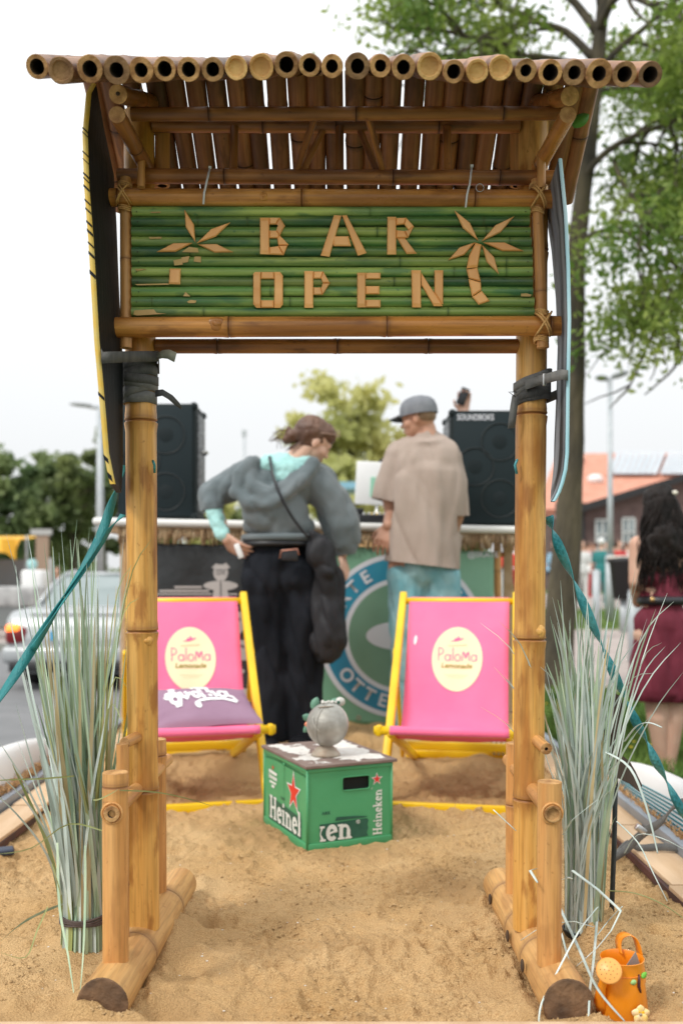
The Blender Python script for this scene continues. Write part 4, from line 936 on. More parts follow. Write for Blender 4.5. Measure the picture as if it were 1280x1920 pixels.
# walls: front wall with real grip opening
def wall(org, ax, nrm, Wd, name, hole):
    mb = MB(); z0, z1 = -.012, CH; hx0, hx1, hz0, hz1 = hole; th = .006; r = .008
    def pt(x, z, d=0): return org + ax * x + Vector((0, 0, z)) - nrm * d
    hol = []
    for cx_, cz_, a0 in ((hx1 - r, hz1 - r, 0), (hx0 + r, hz1 - r, 90), (hx0 + r, hz0 + r, 180), (hx1 - r, hz0 + r, 270)):
        for k in range(4): a = R(a0 + 30 * k); hol.append((cx_ + r * math.cos(a), cz_ + r * math.sin(a)))
    outer = []
    for x, z in hol:
        outer.append(None)
    # outer loop sampled: corners + sides matched to the 16 hole points
    cs = [(Wd, (hz1 + hz0) / 2), (Wd, hz1), (Wd, z1), (hx1, z1), (hx0, z1), (0, z1), (0, hz1), (0, (hz0 + hz1) / 2), (0, (hz0 + hz1) / 2 - .01), (0, hz0), (0, z0), (hx0, z0), (hx1, z0), (Wd, z0), (Wd, hz0), (Wd, (hz0 + hz1) / 2 - .01)]
    n = 16; vs = [pt(x, z) for x, z in cs] + [pt(x, z) for x, z in hol] + [pt(x, z, th) for x, z in hol]
    mb.add(vs, [(i, (i + 1) % n, (i + 1) % n + n, i + n) for i in range(n)] + [(i + n, (i + 1) % n + n, (i + 1) % n + 2 * n, i + 2 * n) for i in range(n)], 0, False)
    # moulded rims: bottom lip, top lip, frame of the grip
    mb.box(org + ax * Wd / 2 + nrm * .0015 + Vector((0, 0, .006)), (Wd + .004, .005, .026) if name == 'front_panel' else (.005, Wd + .004, .026), rot=RC, bev=.0015)
    mb.box(org + ax * Wd / 2 + nrm * .0015 + Vector((0, 0, CH - .007)), (Wd + .004, .005, .012) if name == 'front_panel' else (.005, Wd + .004, .012), rot=RC, bev=.0015)
    fr = [pt(x, z, -.0012) for x, z in hol]; cxx, czz = (hx0 + hx1) / 2, (hz0 + hz1) / 2
    mb.tube(fr + [fr[0]], .0022, 6, caps=False)
    return mb.build(name, M['hgreen'], crate)
wall(C0, ex, -ey, CW, 'front_panel', (.120, .218, .178, .222))
wall(C0, ey, -ex, CD, 'side_panel', (.20, .21, .235, .24))
wall(C0 + ex * CW, ey, ex, CD, 'side_panel', (.15, .25, .178, .222)); wall(C0 + ey * CD, ex, ey, CW, 'front_panel', (.10, .20, .178, .222))
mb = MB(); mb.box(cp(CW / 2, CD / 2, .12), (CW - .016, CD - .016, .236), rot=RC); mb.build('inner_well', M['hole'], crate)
for a, b in ((0, 0), (CW, 0), (0, CD), (CW, CD)):
    mb = MB(); mb.tube([cp(a, b, -.012), cp(a, b, CH)], .0045, 10); mb.build('corner_edge', M['hgreen'], crate)
# serif alphabet for the brand lettering
def serif(word, t=.17):
    A = arcp; L = []; x = 0; s = .09
    def st(x0, z0, z1, lo=True, hi=True):
        L.append(([(x0, z0), (x0, z1)], t))
        if lo: L.append(([(x0 - .17, z0 + .04), (x0 + .17, z0 + .04)], s))
        if hi == 'L': L.append(([(x0 - .18, z1 - .045), (x0, z1 - .045)], s))
        elif hi: L.append(([(x0 - .17, z1 - .04), (x0 + .17, z1 - .04)], s))
    for ch in word:
        if ch == 'H': st(x + .17, 0, 1); st(x + .65, 0, 1); L.append(([(x + .17, .5), (x + .65, .5)], .12)); x += .92
        elif ch == 'e': L.append((A(x + .25, .33, .20, .27, 0, 320, 16), t)); L.append(([(x + .10, .30), (x + .44, .40)], .09)); x += .58
        elif ch == 'i': st(x + .15, 0, .66, True, 'L'); L.append(([(x + .06, .86), (x + .24, .86)], .17)); x += .40
        elif ch == 'n': st(x + .15, 0, .66, True, 'L'); L.append((A(x + .34, .36, .19, .22, 170, 0, 8), .13)); st(x + .53, 0, .40, True, False); x += .78
        elif ch == 'k': st(x + .15, 0, 1, True, 'L'); L.append(([(x + .20, .30), (x + .50, .60)], .11)); L.append(([(x + .28, .34), (x + .52, .03)], .16)); L.append(([(x + .36, .61), (x + .62, .61)], s)); L.append(([(x + .38, .04), (x + .68, .04)], s)); x += .74
    return stroke2d(L, t), x
star = [(math.sin(R(36 * k)) * (1 if k % 2 == 0 else .39), math.cos(R(36 * k)) * (1 if k % 2 == 0 else .39)) for k in range(10)]
def star2d(r): return [Vector((0, 0, 0))] + [Vector((x * r, y * r, 0)) for x, y in star], [(0, 1 + k, 1 + (k + 1) % 10) for k in range(10)]
fF = lambda o: (lambda v: C0 + ex * v.x - ey * (o + v.z) + Vector((0, 0, v.y)))
fS = lambda o: (lambda v: C0 + ey * (CD - v.x) - ex * (o + v.z) + Vector((0, 0, v.y)))       # x runs from the far corner to the near corner
def clip2d(vf, x0=None, x1=None):
    V, F = vf; V = [Vector((min(v.x, x1) if x1 is not None else v.x, v.y, v.z)) for v in V]; V = [Vector((max(v.x, x0) if x0 is not None else v.x, v.y, v.z)) for v in V]; return V, F
def poly2(p): return [Vector((x, y, 0)) for x, y in p], [tuple(range(len(p)))]
decal('dark_banner', poly2([(.042, .022), (.042, .078), (.208, .082), (.214, .076), (.210, .062), (.213, .050), (.208, .036), (.213, .024), (.150, .022)]), fF(.0016), M['hdark'], crate)
decal('dark_banner', poly2([(.042, .082), (.095, .084), (.100, .096), (.165, .094), (.212, .0885), (.205, .0855), (.104, .0845)]), fF(.0017), M['hdark'], crate)
w1, _ = serif('ken', .19); decal('lettering', clip2d(xf(w1, .068, .016, .0235, sy=.074), .042), fF(.0027), M['hwhite'], crate)
decal('lettering', join2d(ring2d(.0052, .0066, 20, 1), xf(text2d('R', .009, .0003), 1)), lambda v: fF(.0027)(v + Vector((.176, .074, 0))), M['hwhite'], crate)
decal('lettering', xf(text2d('ARK', .0125, .0008, 1.3), 1, .064, .112), fF(.0017), M['hdark'], crate)
w2, wl_ = serif('Heineken', .18); decal('lettering', xf(w2, .150 / wl_, .2615, .024, rot=R(90), sy=.032), fF(.0017), M['hwhite'], crate)
decal('lettering', join2d(ring2d(.0016, .0024, 12, 1)), lambda v: fF(.0017)(v + Vector((.226, .177, 0))), M['hwhite'], crate)
decal('star_outline', xf(star2d(.0225), 1, .244, .206), fF(.0017), M['hwhite'], crate); decal('star_mark', xf(star2d(.0165), 1, .244, .206), fF(.0024), M['hred'], crate)
# side
decal('dark_banner', poly2([(.05, .022), (.05, .103), (.12, .108), (.12, .099), (.23, .096), (.355, .090), (.355, .022)]), fS(.0016), M['hdark'], crate)
w3, _ = serif('Heinek', .19); decal('lettering', clip2d(xf(w3, .082, .062, .030, sy=.078), None, .352), fS(.0027), M['hwhite'], crate)
decal('star_outline', xf(star2d(.074), .92, .288, .160, sy=1.0), fS(.0017), M['hwhite'], crate); decal('star_mark', xf(star2d(.060), .92, .288, .160, sy=1.0), fS(.0024), M['hred'], crate)
decal('small_emblem', join2d(xf(text2d('Heineken', .022, .0010), 1, .09, .172), poly2([(.05, .184), (.05, .196), (.13, .192), (.13, .182)]), poly2([(.055, .150), (.058, .158), (.125, .158), (.122, .150)]), poly2([(.075, .136), (.078, .146), (.108, .146), (.105, .136)])), fS(.0017), M['hwhite'], crate)
decal('small_emblem', xf(star2d(.011), 1, .09, .206), fS(.0017), M['hred'], crate)
decal('lettering', xf(text2d('TRADE', .012, .0006), 1, .185, .118), fS(.0017), M['hdark'], crate)
# lid
M['lid'] = mat('weathered lid', (.17, .115, .095), (.23, .17, .145), 14, .8, bump=.3, bscale=60); 
lid = thing('wooden_board', 'dark wooden board with flaking white paint lying on the crate', 'board', cp(CW / 2, CD / 2, CH))
mb = MB(); mb.box(cp(CW / 2 + .004, CD / 2, CH + .0055), (CW + .026, CD + .022, .010), rot=RC, bev=.0015); mb.build('plank', M['lid'], lid)
M['flake'] = mat('flaking white paint', (.74, .72, .68), (.66, .62, .57), 50, .7, bump=.6, bscale=120)
mb = MB(); g_ = 130; gg = {}; V = []; F = []
for i in range(g_ + 1):
    for j in range(g_ + 1):
        a, b = CW * (i / g_) + .0, CD * (j / g_); V.append(cp(a, b, CH + .0112 + .0008 * mnoise.noise(Vector((a * 90, b * 90, 0)))))
for i in range(g_):
    for j in range(g_):
        a, b = i / g_, j / g_
        e = min(a, 1 - a, b, 1 - b) * 2.6
        v = mnoise.fractal(Vector((a * 3.1, b * 4.2, 5.3)), .8, 2.1, 5) * .55 + mnoise.noise(Vector((a * 14, b * 16, 1))) * .16 + min(.36, e) - .22 + .12 * (1 - b)
        if v > .06: F.append((i * (g_ + 1) + j, (i + 1) * (g_ + 1) + j, (i + 1) * (g_ + 1) + j + 1, i * (g_ + 1) + j + 1))
mb.add(V, F); mb.build('paint_flake', M['flake'], lid)

# ================================================================ TIN BALL ORNAMENT
M['zinc'] = mat('galvanised tin', (.30, .29, .26), (.60, .59, .55), 11, .55, metal=.4, bump=.3, bscale=40, detail=8)
M['rustz'] = mat('rusty tin', (.30, .23, .17), (.42, .37, .30), 20, .6, metal=.4)
M['frog'] = mat('green tin', (.10, .24, .17), (.14, .30, .21), 10, .45)
M['coral'] = mat('coral paint', (.80, .25, .14), (.85, .42, .18), 30, .5)
oc = P(614, 1358, 3.22); orn = thing('tin_ornament', 'round grey tin bird ornament with green fins standing on the crate lid', 'ornament', (oc.x, oc.y, CH + .011))
tilt = Matrix.Rotation(R(14), 3, 'Y') @ Matrix.Rotation(R(-12), 3, 'X')
mb = MB(); mb.ell(oc, (.0705, .0705, .0735), 32, 22, rot=tilt); mb.build('body', M['zinc'], orn)
mb = MB(); mb.tube([oc + tilt @ Vector((.0715 * math.cos(a), .0, .0745 * math.sin(a))) for a in [2 * math.pi * i / 48 for i in range(49)]], .0017, 6, caps=False)
mb.v = [tuple((tilt @ (Matrix.Rotation(R(58), 3, 'Z') @ (tilt.inverted() @ (Vector(v) - oc)))) + oc) for v in mb.v]; mb.build('seam', M['zinc'], orn)
mb = MB()
pl = [oc + tilt @ (Vector((math.sin(u) * .048, -math.sqrt(max(0, .0712 ** 2 - (math.sin(u) * .048) ** 2 - (.026 + math.cos(u) * .046 - .02) ** 2)), .012 + math.cos(u) * .046)) + Vector((-.006, 0, 0))) for u in [math.pi * (.5 + i / 24) for i in range(25)]]
mb.tube(pl, .0013, 5); mb.build('wing_edge', M['zinc'], orn)
zb_ = CH + .0115; bx, by = oc.x - .006, oc.y - .004
mb = MB(); mb.lathe([(.048, zb_), (.050, zb_ + .002), (.046, zb_ + .010), (.030, zb_ + .026), (.016, zb_ + .040), (.018, zb_ + .05)], (bx, by, 0), 28); mb.build('foot', M['rustz'], orn)
def leafm(name, c, d, L, w, m, th=.0016, par=None, n=8, curve=0):
    d = Vector(d).normalized(); s = d.cross(Vector((0, 1, 0))).normalized(); mb = MB(); vs = []
    for i in range(n + 1):
        t = i / n; h = w / 2 * math.sin(math.pi * min(1, t * .92 + .08)) ** .7; p = Vector(c) + d * L * t + s * curve * t * t
        vs += [p - s * h, p + Vector((0, -.2 * h, 0)), p + s * h]
    fs = []
    for i in range(n): a = i * 3; fs += [(a, a + 1, a + 4, a + 3), (a + 1, a + 2, a + 5, a + 4)]
    mb.add(vs, fs); o = mb.build(name, m, par); q = o.modifiers.new('s', 'SOLIDIFY'); q.thickness = th; return o
leafm('fin', oc + Vector((-.052, .02, .012)), (-1, 0, .45), .036, .028, M['frog'], par=orn)
leafm('fin', oc + Vector((-.056, .02, -.002)), (-.9, 0, -1), .038, .024, M['frog'], par=orn)
leafm('fin', oc + Vector((-.050, .03, .045)), (.35, 0, 1), .045, .030, M['frog'], par=orn)
leafm('fin', oc + Vector((.010, .03, .060)), (.7, 0, .5), .035, .030, M['frog'], par=orn)
mb = MB(); mb.ell(oc + Vector((-.066, .01, -.002)), (.012, .008, .010), 10, 7); mb.ell(oc + Vector((-.062, .006, .008)), (.008, .007, .006), 10, 7); mb.build('beak', M['coral'], orn)
mb = MB(); mb.ell(oc + Vector((.042, .02, .073)), (.017, .012, .016), 14, 10); mb.build('eye', M['zinc'], orn)
mb = MB(); mb.ell(oc + Vector((.036, .009, .072)), (.006, .004, .006), 10, 7); mb.build('pupil', M['hdark'], orn)
mb = MB(); mb.tube([oc + Vector((-.03, -.035, .061)), oc + Vector((-.005, -.04, .0645)), oc + Vector((.020, -.03, .064))], .0022, 6); mb.build('hinge_wire', M['rustz'], orn)
mb = MB()
for k in range(26): mb.ell(oc + Vector((random.uniform(-.02, .03), random.uniform(-.02, .02), .073 + random.uniform(-.001, .004))), (.004, .004, .003), 6, 4)
mb.build('paint_crumbs', M['flake'], orn)

# ================================================================ WATERING CAN
M['orange'] = mat('orange enamel', (.86, .30, .012), (.80, .25, .01), 8, .32, bump=.05, bscale=20, coat=.2)
M['ored'] = mat('orange shade', (.80, .22, .02), rough=.4)
wc = Vector((.556, 1.905, .0)); can = thing('watering_can', 'small orange metal watering can with flower half sunk in the sand', 'watering can', wc)
mb = MB(); mb.lathe([(.001, .004), (.047, .003), (.0505, .008), (.0415, .088), (.0412, .0905), (.0418, .112), (.0428, .1135), (.0418, .1145), (.0402, .112), (.0395, .09), (.047, .012), (.001, .010)], wc, 40); mb.build('body', M['orange'], can, sharp=60)
mb = MB(); mb.tube([wc + Vector((.0417 * math.cos(a), .0417 * math.sin(a), .0895)) for a in [2 * math.pi * i / 40 for i in range(41)]], .0010, 5, caps=False); mb.build('band_line', M['ored'], can)
mb = MB(); mb.tube([wc + Vector(v) for v in ((-.040, -.014, .018), (-.050, -.020, .035), (-.050, -.030, .062), (-.046, -.040, .090), (-.042, -.046, .104))], [.014, .012, .009, .007, .008], 12, flat=1.0); mb.build('spout', M['orange'], can)
mb = MB(); rdir = Vector((-.25, -.80, .50)).normalized(); rq = rdir.to_track_quat('Z', 'Y').to_matrix(); rc = wc + Vector((-.0405, -.052, .108))
mb.lathe([(.008, -.014), (.024, -.002), (.0245, .001), (.022, .0028), (.001, .0050)], rc, 28, rot=rq); rose = mb.build('rose', mat('rose orange', (.86, .40, .10), (.82, .34, .07), 10, .4), can)
mb = MB()
for k, (n_k, r_k) in enumerate(((1, 0), (6, .008), (11, .016))):
    for j in range(n_k):
        a = 2 * math.pi * j / n_k + k; mb.ell(rc + rq @ Vector((r_k * math.cos(a), r_k * math.sin(a), .0052 - r_k * .12)), (.0010,) * 3, 6, 4)
mb.build('rose_holes', M['inner'], rose)
mb = MB(); pts = [wc + Vector(v) for v in ((.024, .036, .070), (.027, .050, .10), (.028, .050, .125), (.027, .036, .139), (.028, .016, .134), (.030, .012, .110))]
pts = [wc + Vector((.0 + .006, .038, .108)), wc + Vector((.005, .044, .126)), wc + Vector((.010, .042, .140)), wc + Vector((.022, .036, .1465)), wc + Vector((.034, .030, .140)), wc + Vector((.041, .026, .12)), wc + Vector((.0445, .022, .09)), wc + Vector((.046, .018, .06))]
mb.ribbon(cat(pts, 5), .022, [(-.25, 1, -.0)] * (len(cat(pts, 5))), .0016); mb.build('handle', M['orange'], can)
mb = MB(); mb.prism([wc + Vector(v) for v in ((.004, .0, .090), (.026, -.004, .126), (.036, .0, .098))], (0, .002, 0)); mb.build('inner_vane', mat('grey vane', (.34, .36, .34), (.25, .27, .26), 9, .5), can)
# painted insect and tin flower
def oncan(a, z, r=None): rr = (r or (.0505 - .009 * (z - .008) / .08)) + .0015; return wc + Vector((rr * math.cos(a), rr * math.sin(a), z))
mb = MB(); mb.tube([oncan(R(-58), .094), oncan(R(-60), .082), oncan(R(-62), .072), oncan(R(-57), .060)], [.0015, .003, .0032, .0018], 8); mb.build('insect_body', mat('maroon tin', (.06, .012, .015), rough=.4), can)
leafm('insect_wing', oncan(R(-70), .083), (-1, -.2, -.2), .012, .010, mat('pale green tin', (.35, .60, .22), rough=.5), par=can)
leafm('insect_wing', oncan(R(-48), .086), (.8, .4, .8), .014, .010, mat('bright green tin', (.16, .50, .05), rough=.5), par=can)
fc = oncan(R(-66), .024) + Vector((0, -.004, 0)); M['petal'] = mat('cream petal', (.86, .70, .46), (.88, .62, .18), 60, .5)
for k in range(5): a = R(72 * k + 18); leafm('petal', fc + Vector((0, -.0006 * k, 0)), (math.cos(a), -.05, math.sin(a)), .0185, .0170, M['petal'], par=can)
mb = MB()
for k in range(4): a = R(90 * k + 40); mb.ell(fc + Vector((math.cos(a) * .005, -.003, math.sin(a) * .005)), (.0042, .0012, .0042), 8, 6)
mb.build('petal_heart', mat('flower yellow', (.85, .50, .01), rough=.5), can)
mb = MB(); mb.ell(fc + Vector((0, -.004, 0)), (.0032, .0026, .0032), 10, 8); mb.build('flower_centre', M['rustz'], can)

# ================================================================ GRASS BUNDLES
M['blade1'] = mat('reed pale green', (.30, .44, .30), (.50, .60, .42), 3, .55, stretch=(8, 8, .3), rnd=.28)
M['blade4'] = mat('reed tan', (.46, .36, .18), (.58, .48, .28), 3, .6, stretch=(8, 8, .3), rnd=.25)
M['blade2'] = mat('reed olive', (.26, .30, .10), (.38, .40, .17), 3, .55, stretch=(8, 8, .3), rnd=.25)
M['blade3'] = mat('reed silver', (.48, .58, .53), (.66, .73, .69), 3, .5, stretch=(8, 8, .3), rnd=.25)
def blade(parent, pts, w, m, fold=.25):
    pp = cat([Vector(p) for p in pts], 4); mb = MB(); n = len(pp); vs = []
    ph = random.uniform(-.9, .9)
    for i, p in enumerate(pp):
        t = i / (n - 1); d = (pp[min(i + 1, n - 1)] - pp[max(i - 1, 0)]).normalized(); s = d.cross(Vector((math.sin(ph), math.cos(ph), 0))).normalized(); nn = s.cross(d)
        h = w / 2 * (1 - t ** 3 * .92) * min(1, .7 + t * 2)
        vs += [p - s * h, p + nn * h * fold, p + s * h]
    fs = []
    for i in range(n - 1): a = i * 3; fs += [(a, a + 1, a + 4, a + 3), (a + 1, a + 2, a + 5, a + 4)]
    mb.add(vs, fs); o = mb.build('blade', M[m], parent)
    return o
rb = random.Random(11)
gl = thing('reed_bundle', 'tall bundle of pale green reeds tied with a dark band left of the gate', 'reed bundle', (-.586, 2.19, 0))
C = Vector((-.586, 2.19, 0)); BR = .056
def lblade(ang, rad, tipx, tipz, w, m, tipy=None, bulge=0):
    b = C + Vector((rad * math.cos(ang), rad * math.sin(ang), 0)); bb = C + Vector((rad * .88 * math.cos(ang), rad * .88 * math.sin(ang), .095))
    tp = Vector((tipx, (tipy if tipy is not None else C.y + rb.uniform(-.16, .12)), tipz))
    m1 = bb.lerp(tp, .35) + Vector((bulge * .8 + .35 * (bb.x - tp.x) * .25, 0, .04)); m2 = bb.lerp(tp, .7) + Vector((bulge, 0, .03))
    return blade(gl, [b + Vector((0, 0, -.01)), bb, m1, m2, tp], w, m)
for k in range(190):
    a = rb.uniform(0, 6.283); rad = BR * math.sqrt(rb.uniform(.25 if k < 100 else 0, 1))
    h = rb.choice((rb.uniform(.35, .6), rb.uniform(.5, .85), rb.uniform(.6, .98)))
    tx = C.x + math.cos(a) * rad * (1 + h * .6) + rb.gauss(-.03 * h, .034 * h + .008) 
    tx = min(tx, -.47 + .06 * rb.random())
    lblade(a, rad, tx, h, rb.uniform(.006, .0125), rb.choice(('blade1', 'blade1', 'blade1', 'blade2', 'blade3', 'blade3', 'blade4')))
for px, py, Y in ((12, 1000, 2.05), (115, 990, 2.1), (145, 975, 2.12), (181, 990, 2.15), (52, 1000, 2.1), (168, 988, 2.15), (30, 1060, 2.1), (38, 1220, 2.0), (30, 1320, 2.02), (60, 1340, 2.0), (0, 1392, 1.95), (0, 1452, 1.98), (232, 1010, 2.1), (245, 1060, 2.05), (225, 1150, 2.05), (100, 1180, 2.1), (-30, 1470, 1.95)):
    t = P(px, py, Y); lblade(rb.uniform(2, 5), BR * .8, t.x, t.z, rb.uniform(.004, .007), rb.choice(('blade3', 'blade1')), Y, bulge=rb.uniform(-.02, .02))
for pts, w in (([P(108, 1580, 2.08), P(112, 1700, 2.05), P(128, 1790, 2.0), P(142, 1885, 1.93)], .0075), ([P(160, 1585, 2.07), P(160, 1680, 2.05), P(157, 1780, 2.0), P(150, 1868, 1.95)], .0085), ([P(118, 1695, 2.12), P(70, 1715, 2.05), P(30, 1740, 1.98), P(-20, 1785, 1.92)], .006), ([P(90, 1700, 2.05), P(70, 1745, 2.0), P(48, 1795, 1.97), P(0, 1785, 1.95)], .003), ([P(140, 1455, 2.06), P(80, 1460, 2.0), P(20, 1462, 1.95), P(-20, 1465, 1.9)], .0035), ([P(200, 1560, 2.0), P(130, 1545, 2.0), P(60, 1590, 1.9), P(-10, 1602, 1.86)], .003), ([P(98, 1620, 2.05), P(104, 1640, 2.04), P(112, 1668, 2.04), P(114, 1690, 2.03)], .003), ([P(225, 1482, 1.93), P(290, 1485, 2.0), P(350, 1497, 2.1), P(400, 1512, 2.2)], .003), ([P(175, 1500, 2.0), P(185, 1499, 1.95), P(205, 1490, 1.92), P(222, 1480, 1.9)], .003)):
    blade(gl, pts, w, 'blade1' if w > .004 else 'blade2')
for px, py in ((247, 1060), (262, 1120), (285, 1010), (240, 1290), (232, 1360)):
    t = P(px, py, 2.02); blade(gl, [C + Vector((.03, -.04, .3)), C.lerp(t, .6) + Vector((.01, -.03, .25)), t], .003, 'blade2')
mb = MB()
for k in range(4): mb.tube([C + Vector(((BR * .93 + .001) * math.cos(a), (BR * .93 + .001) * math.sin(a), .088 + k * .0042 + .002 * math.sin(a * 3 + k))) for a in [2 * math.pi * i / 30 for i in range(31)]], .0026, 6, caps=False)
mb.build('tie_band', mat('bark tie', (.07, .05, .045), (.13, .10, .09), 40, .9), gl)
# right bundle in a dark pot
gr = thing('reed_bundle', 'tall spreading tuft of silvery reeds in dark pot right of the gate', 'reed bundle', (.578, 2.30, 0))
C2 = Vector((.578, 2.30, 0))
mb = MB(); mb.lathe([(.001, -.01), (.034, -.01), (.044, .02), (.046, .026), (.041, .026), (.03, .012), (.001, .012)], C2 + Vector((-.004, 0, 0)), 28); mb.build('pot', mat('dark pot', (.012, .02, .026), rough=.4), gr)
def rblade(tx, tz, ty, w, m, droop=0, a=None):
    a = a if a is not None else rb.uniform(0, 6.283); rad = .044 * math.sqrt(rb.random()); b = C2 + Vector((rad * math.cos(a), rad * math.sin(a), .012))
    tp = Vector((tx, ty, tz)); m1 = b.lerp(tp, .4) + Vector((-.16 * (tx - b.x), 0, .06 + .1 * droop)); m2 = b.lerp(tp, .75) + Vector((-.10 * (tx - b.x), 0, .05 + .35 * droop))
    return blade(gr, [b, m1, m2, tp], w, m)
for k in range(215):
    a = rb.uniform(0, 6.283); h = rb.choice((rb.uniform(.3, .5), rb.uniform(.4, .7), rb.uniform(.45, .82)))
    sp = rb.gauss(.010, .048) * (h / .6); rblade(max(.47, C2.x + sp + .02 * math.cos(a)) if rb.random() < .9 else C2.x + sp, h, C2.y + rb.gauss(0, .06), rb.uniform(.0042, .0095), rb.choice(('blade3', 'blade3', 'blade3', 'blade1', 'blade1', 'blade4') if k % 2 else ('blade3', 'blade1', 'blade3')), 0, a)
tips = [(1072, 1078, 0), (1050, 1088, 0), (1035, 1120, 0), (1036, 1170, .1), (1128, 1115, 0), (1160, 1115, 0), (1190, 1068, 0), (1196, 1080, 0), (1250, 1112, 0), (1262, 1128, .15), (1240, 1205, .2), (1195, 1200, .1), (1246, 1212, .1), (1275, 1205, .05), (1212, 1160, 0), (1180, 1140, 0), (1225, 1262, .2), (1280, 1260, 0), (1230, 1330, 0), (1100, 1130, 0), (1085, 1150, 0), (1012, 1250, .15), (1000, 1200, .1), (900, 1168, .12), (935, 1165, .14), (960, 1190, .06), (925, 1250, .02), (945, 1265, .02), (900, 1325, .05), (1098, 1100, 0), (1148, 1180, 0), (1168, 1230, 0)]
for x, y, d in tips:
    Y = rb.uniform(2.05, 2.35); t = P(x, y, Y); rblade(t.x, t.z, Y, rb.uniform(.0032, .0055), 'blade3', d)
# broken, kinked leaves lying in front of the log
def kink(pts, w, m='blade3'): 
    mb = MB(); pp = []
    for a, b in zip(pts[:-1], pts[1:]):
        for k in range(5): pp.append(a.lerp(b, k / 5))
    pp.append(pts[-1]); mb.ribbon(pp, [w * (1 - .6 * (i / len(pp)) ** 3) for i in range(len(pp))], [(1, .35, .3)] * len(pp), .0012); mb.build('blade', M[m], gr)
def curve_(pts): return cat([Vector(p) for p in pts], 4)
kink([P(1165, 1700, 2.1), P(1139, 1727, 2.12), P(1115, 1758, 2.06)], .0045)
kink(curve_([P(1119, 1701, 2.1), P(1085, 1745, 1.99), P(1045, 1820, 1.90), P(1015, 1880, 1.86), P(1009, 1925, 1.84)]), .0065)
kink(curve_([P(1048, 1700, 2.1), P(1085, 1780, 1.97), P(1120, 1855, 1.85), P(1170, 1915, 1.82)]), .0062)
kink(curve_([P(1118, 1728, 2.1), P(1112, 1800, 1.98), P(1105, 1860, 1.88), P(1102, 1925, 1.83)]), .0070)
kink([P(1072, 1632, 2.08), P(1120, 1668, 2.04), P(1163, 1708, 2.03), P(1145, 1745, 2.0), P(1118, 1778, 1.98), P(1080, 1812, 1.97)], .0060)
kink(curve_([P(1052, 1730, 2.2), P(1075, 1728, 2.12), P(1090, 1732, 2.08), P(1112, 1738, 2.05)]), .0035)
kink(curve_([P(1052, 1750, 2.1), P(1068, 1810, 1.98), P(1085, 1855, 1.92), P(1112, 1890, 1.88)]), .0045)
kink([P(1013, 1627, 2.0), P(993, 1632, 1.95), P(1007, 1655, 1.93)], .006)
kink([P(1052, 1650, 2.1), P(1062, 1645, 2.02), P(1072, 1648, 2.04)], .007)
kink([P(1054, 1565, 2.1), P(1072, 1537, 2.03), P(1118, 1500, 2.06)], .0045)
kink(curve_([P(1135, 1410, 2.2), P(1180, 1440, 2.15), P(1210, 1510, 2.12), P(1232, 1600, 2.1)]), .0062)
kink(curve_([P(1155, 1540, 2.2), P(1195, 1580, 2.15), P(1225, 1640, 2.1), P(1250, 1690, 2.1)]), .0030)
kink(curve_([P(1170, 1600, 2.2), P(1195, 1565, 2.15), P(1240, 1572, 2.1), P(1285, 1595, 2.1)]), .0030)
kink(curve_([P(1140, 1670, 2.2), P(1190, 1675, 2.15), P(1240, 1695, 2.1), P(1285, 1725, 2.1)]), .0028, 'blade2')
kink(curve_([P(1170, 1390, 2.2), P(1192, 1362, 2.15), P(1215, 1355, 2.12), P(1240, 1364, 2.1)]), .0060)
kink([P(924, 1518, 2.1), P(967, 1558, 2.1)], .0025); kink([P(976, 1763, 2.0), P(1004, 1744, 1.96)], .0025)
# dark stake with carved brown blade shape
stk = thing('garden_stake', 'thin black stake with carved dark brown wooden top beside the silvery reeds', 'stake', (.668, 2.37, 0))
mb = MB(); mb.tube([(.664, 2.37, -.02), (.668, 2.37, .1), (.672, 2.37, .2), (.677, 2.37, .44)], .0062, 10); mb.build('stem', mat('black stem', (.012, .016, .018), (.03, .035, .035), 30, .6), stk)
M['dbrown'] = mat('carved dark wood', (.045, .028, .02), (.09, .06, .045), 9, .6, bump=.4, bscale=60, stretch=(1, 1, .2))
def slab(pl, Y, th, nm, m):
    mb = MB(); mb.prism([P(x, y, Y) for x, y in pl], (0, th, 0)); return mb.build(nm, m, stk)
slab([(1152, 1300), (1166, 1307), (1166, 1380), (1163, 1408), (1158, 1425), (1146, 1440), (1141, 1425), (1150, 1360)], 2.372, .012, 'carved_blade', M['dbrown'])
slab([(1142, 1420), (1160, 1412), (1180, 1428), (1190, 1445), (1203, 1472), (1198, 1485), (1180, 1470), (1155, 1458), (1143, 1450)], 2.355, .014, 'carved_blade', M['dbrown'])
slab([(1136, 1342), (1148, 1352), (1150, 1400), (1146, 1450), (1136, 1440), (1130, 1390)], 2.386, .008, 'carved_blade', M['hole'])
# grey ratchet strap across the right rail
s3 = thing('ratchet_strap', 'grey ratchet strap lying slack over the right rail by the plywood', 'strap', (.93, 2.9, .05))
pts = curve_([P(1280, 1505, 2.75), P(1262, 1512, 2.8), P(1240, 1540, 2.86), P(1205, 1562, 2.9), P(1175, 1590, 2.9), P(1150, 1610, 2.85)])
mb = MB(); mb.ribbon(pts, .026, [(math.sin(i * .35) * .6, .2, 1) for i in range(len(pts))], .003); mb.build('webbing', M['web2'], s3)
pts = curve_([P(1152, 1605, 2.86), P(1175, 1582, 2.92), P(1200, 1590, 2.94), P(1235, 1588, 2.93), P(1290, 1592, 2.9)])
mb = MB(); mb.ribbon(pts, .022, [(.1, .5, 1)] * len(pts), .003); mb.build('webbing', M['web2'], s3)
mb = MB(); mb.box(P(1200, 1555, 2.87), (.035, .02, .02), bev=.004, rot=Matrix.Rotation(R(35), 3, 'Y')); mb.build('ratchet', M['steel'], s3)
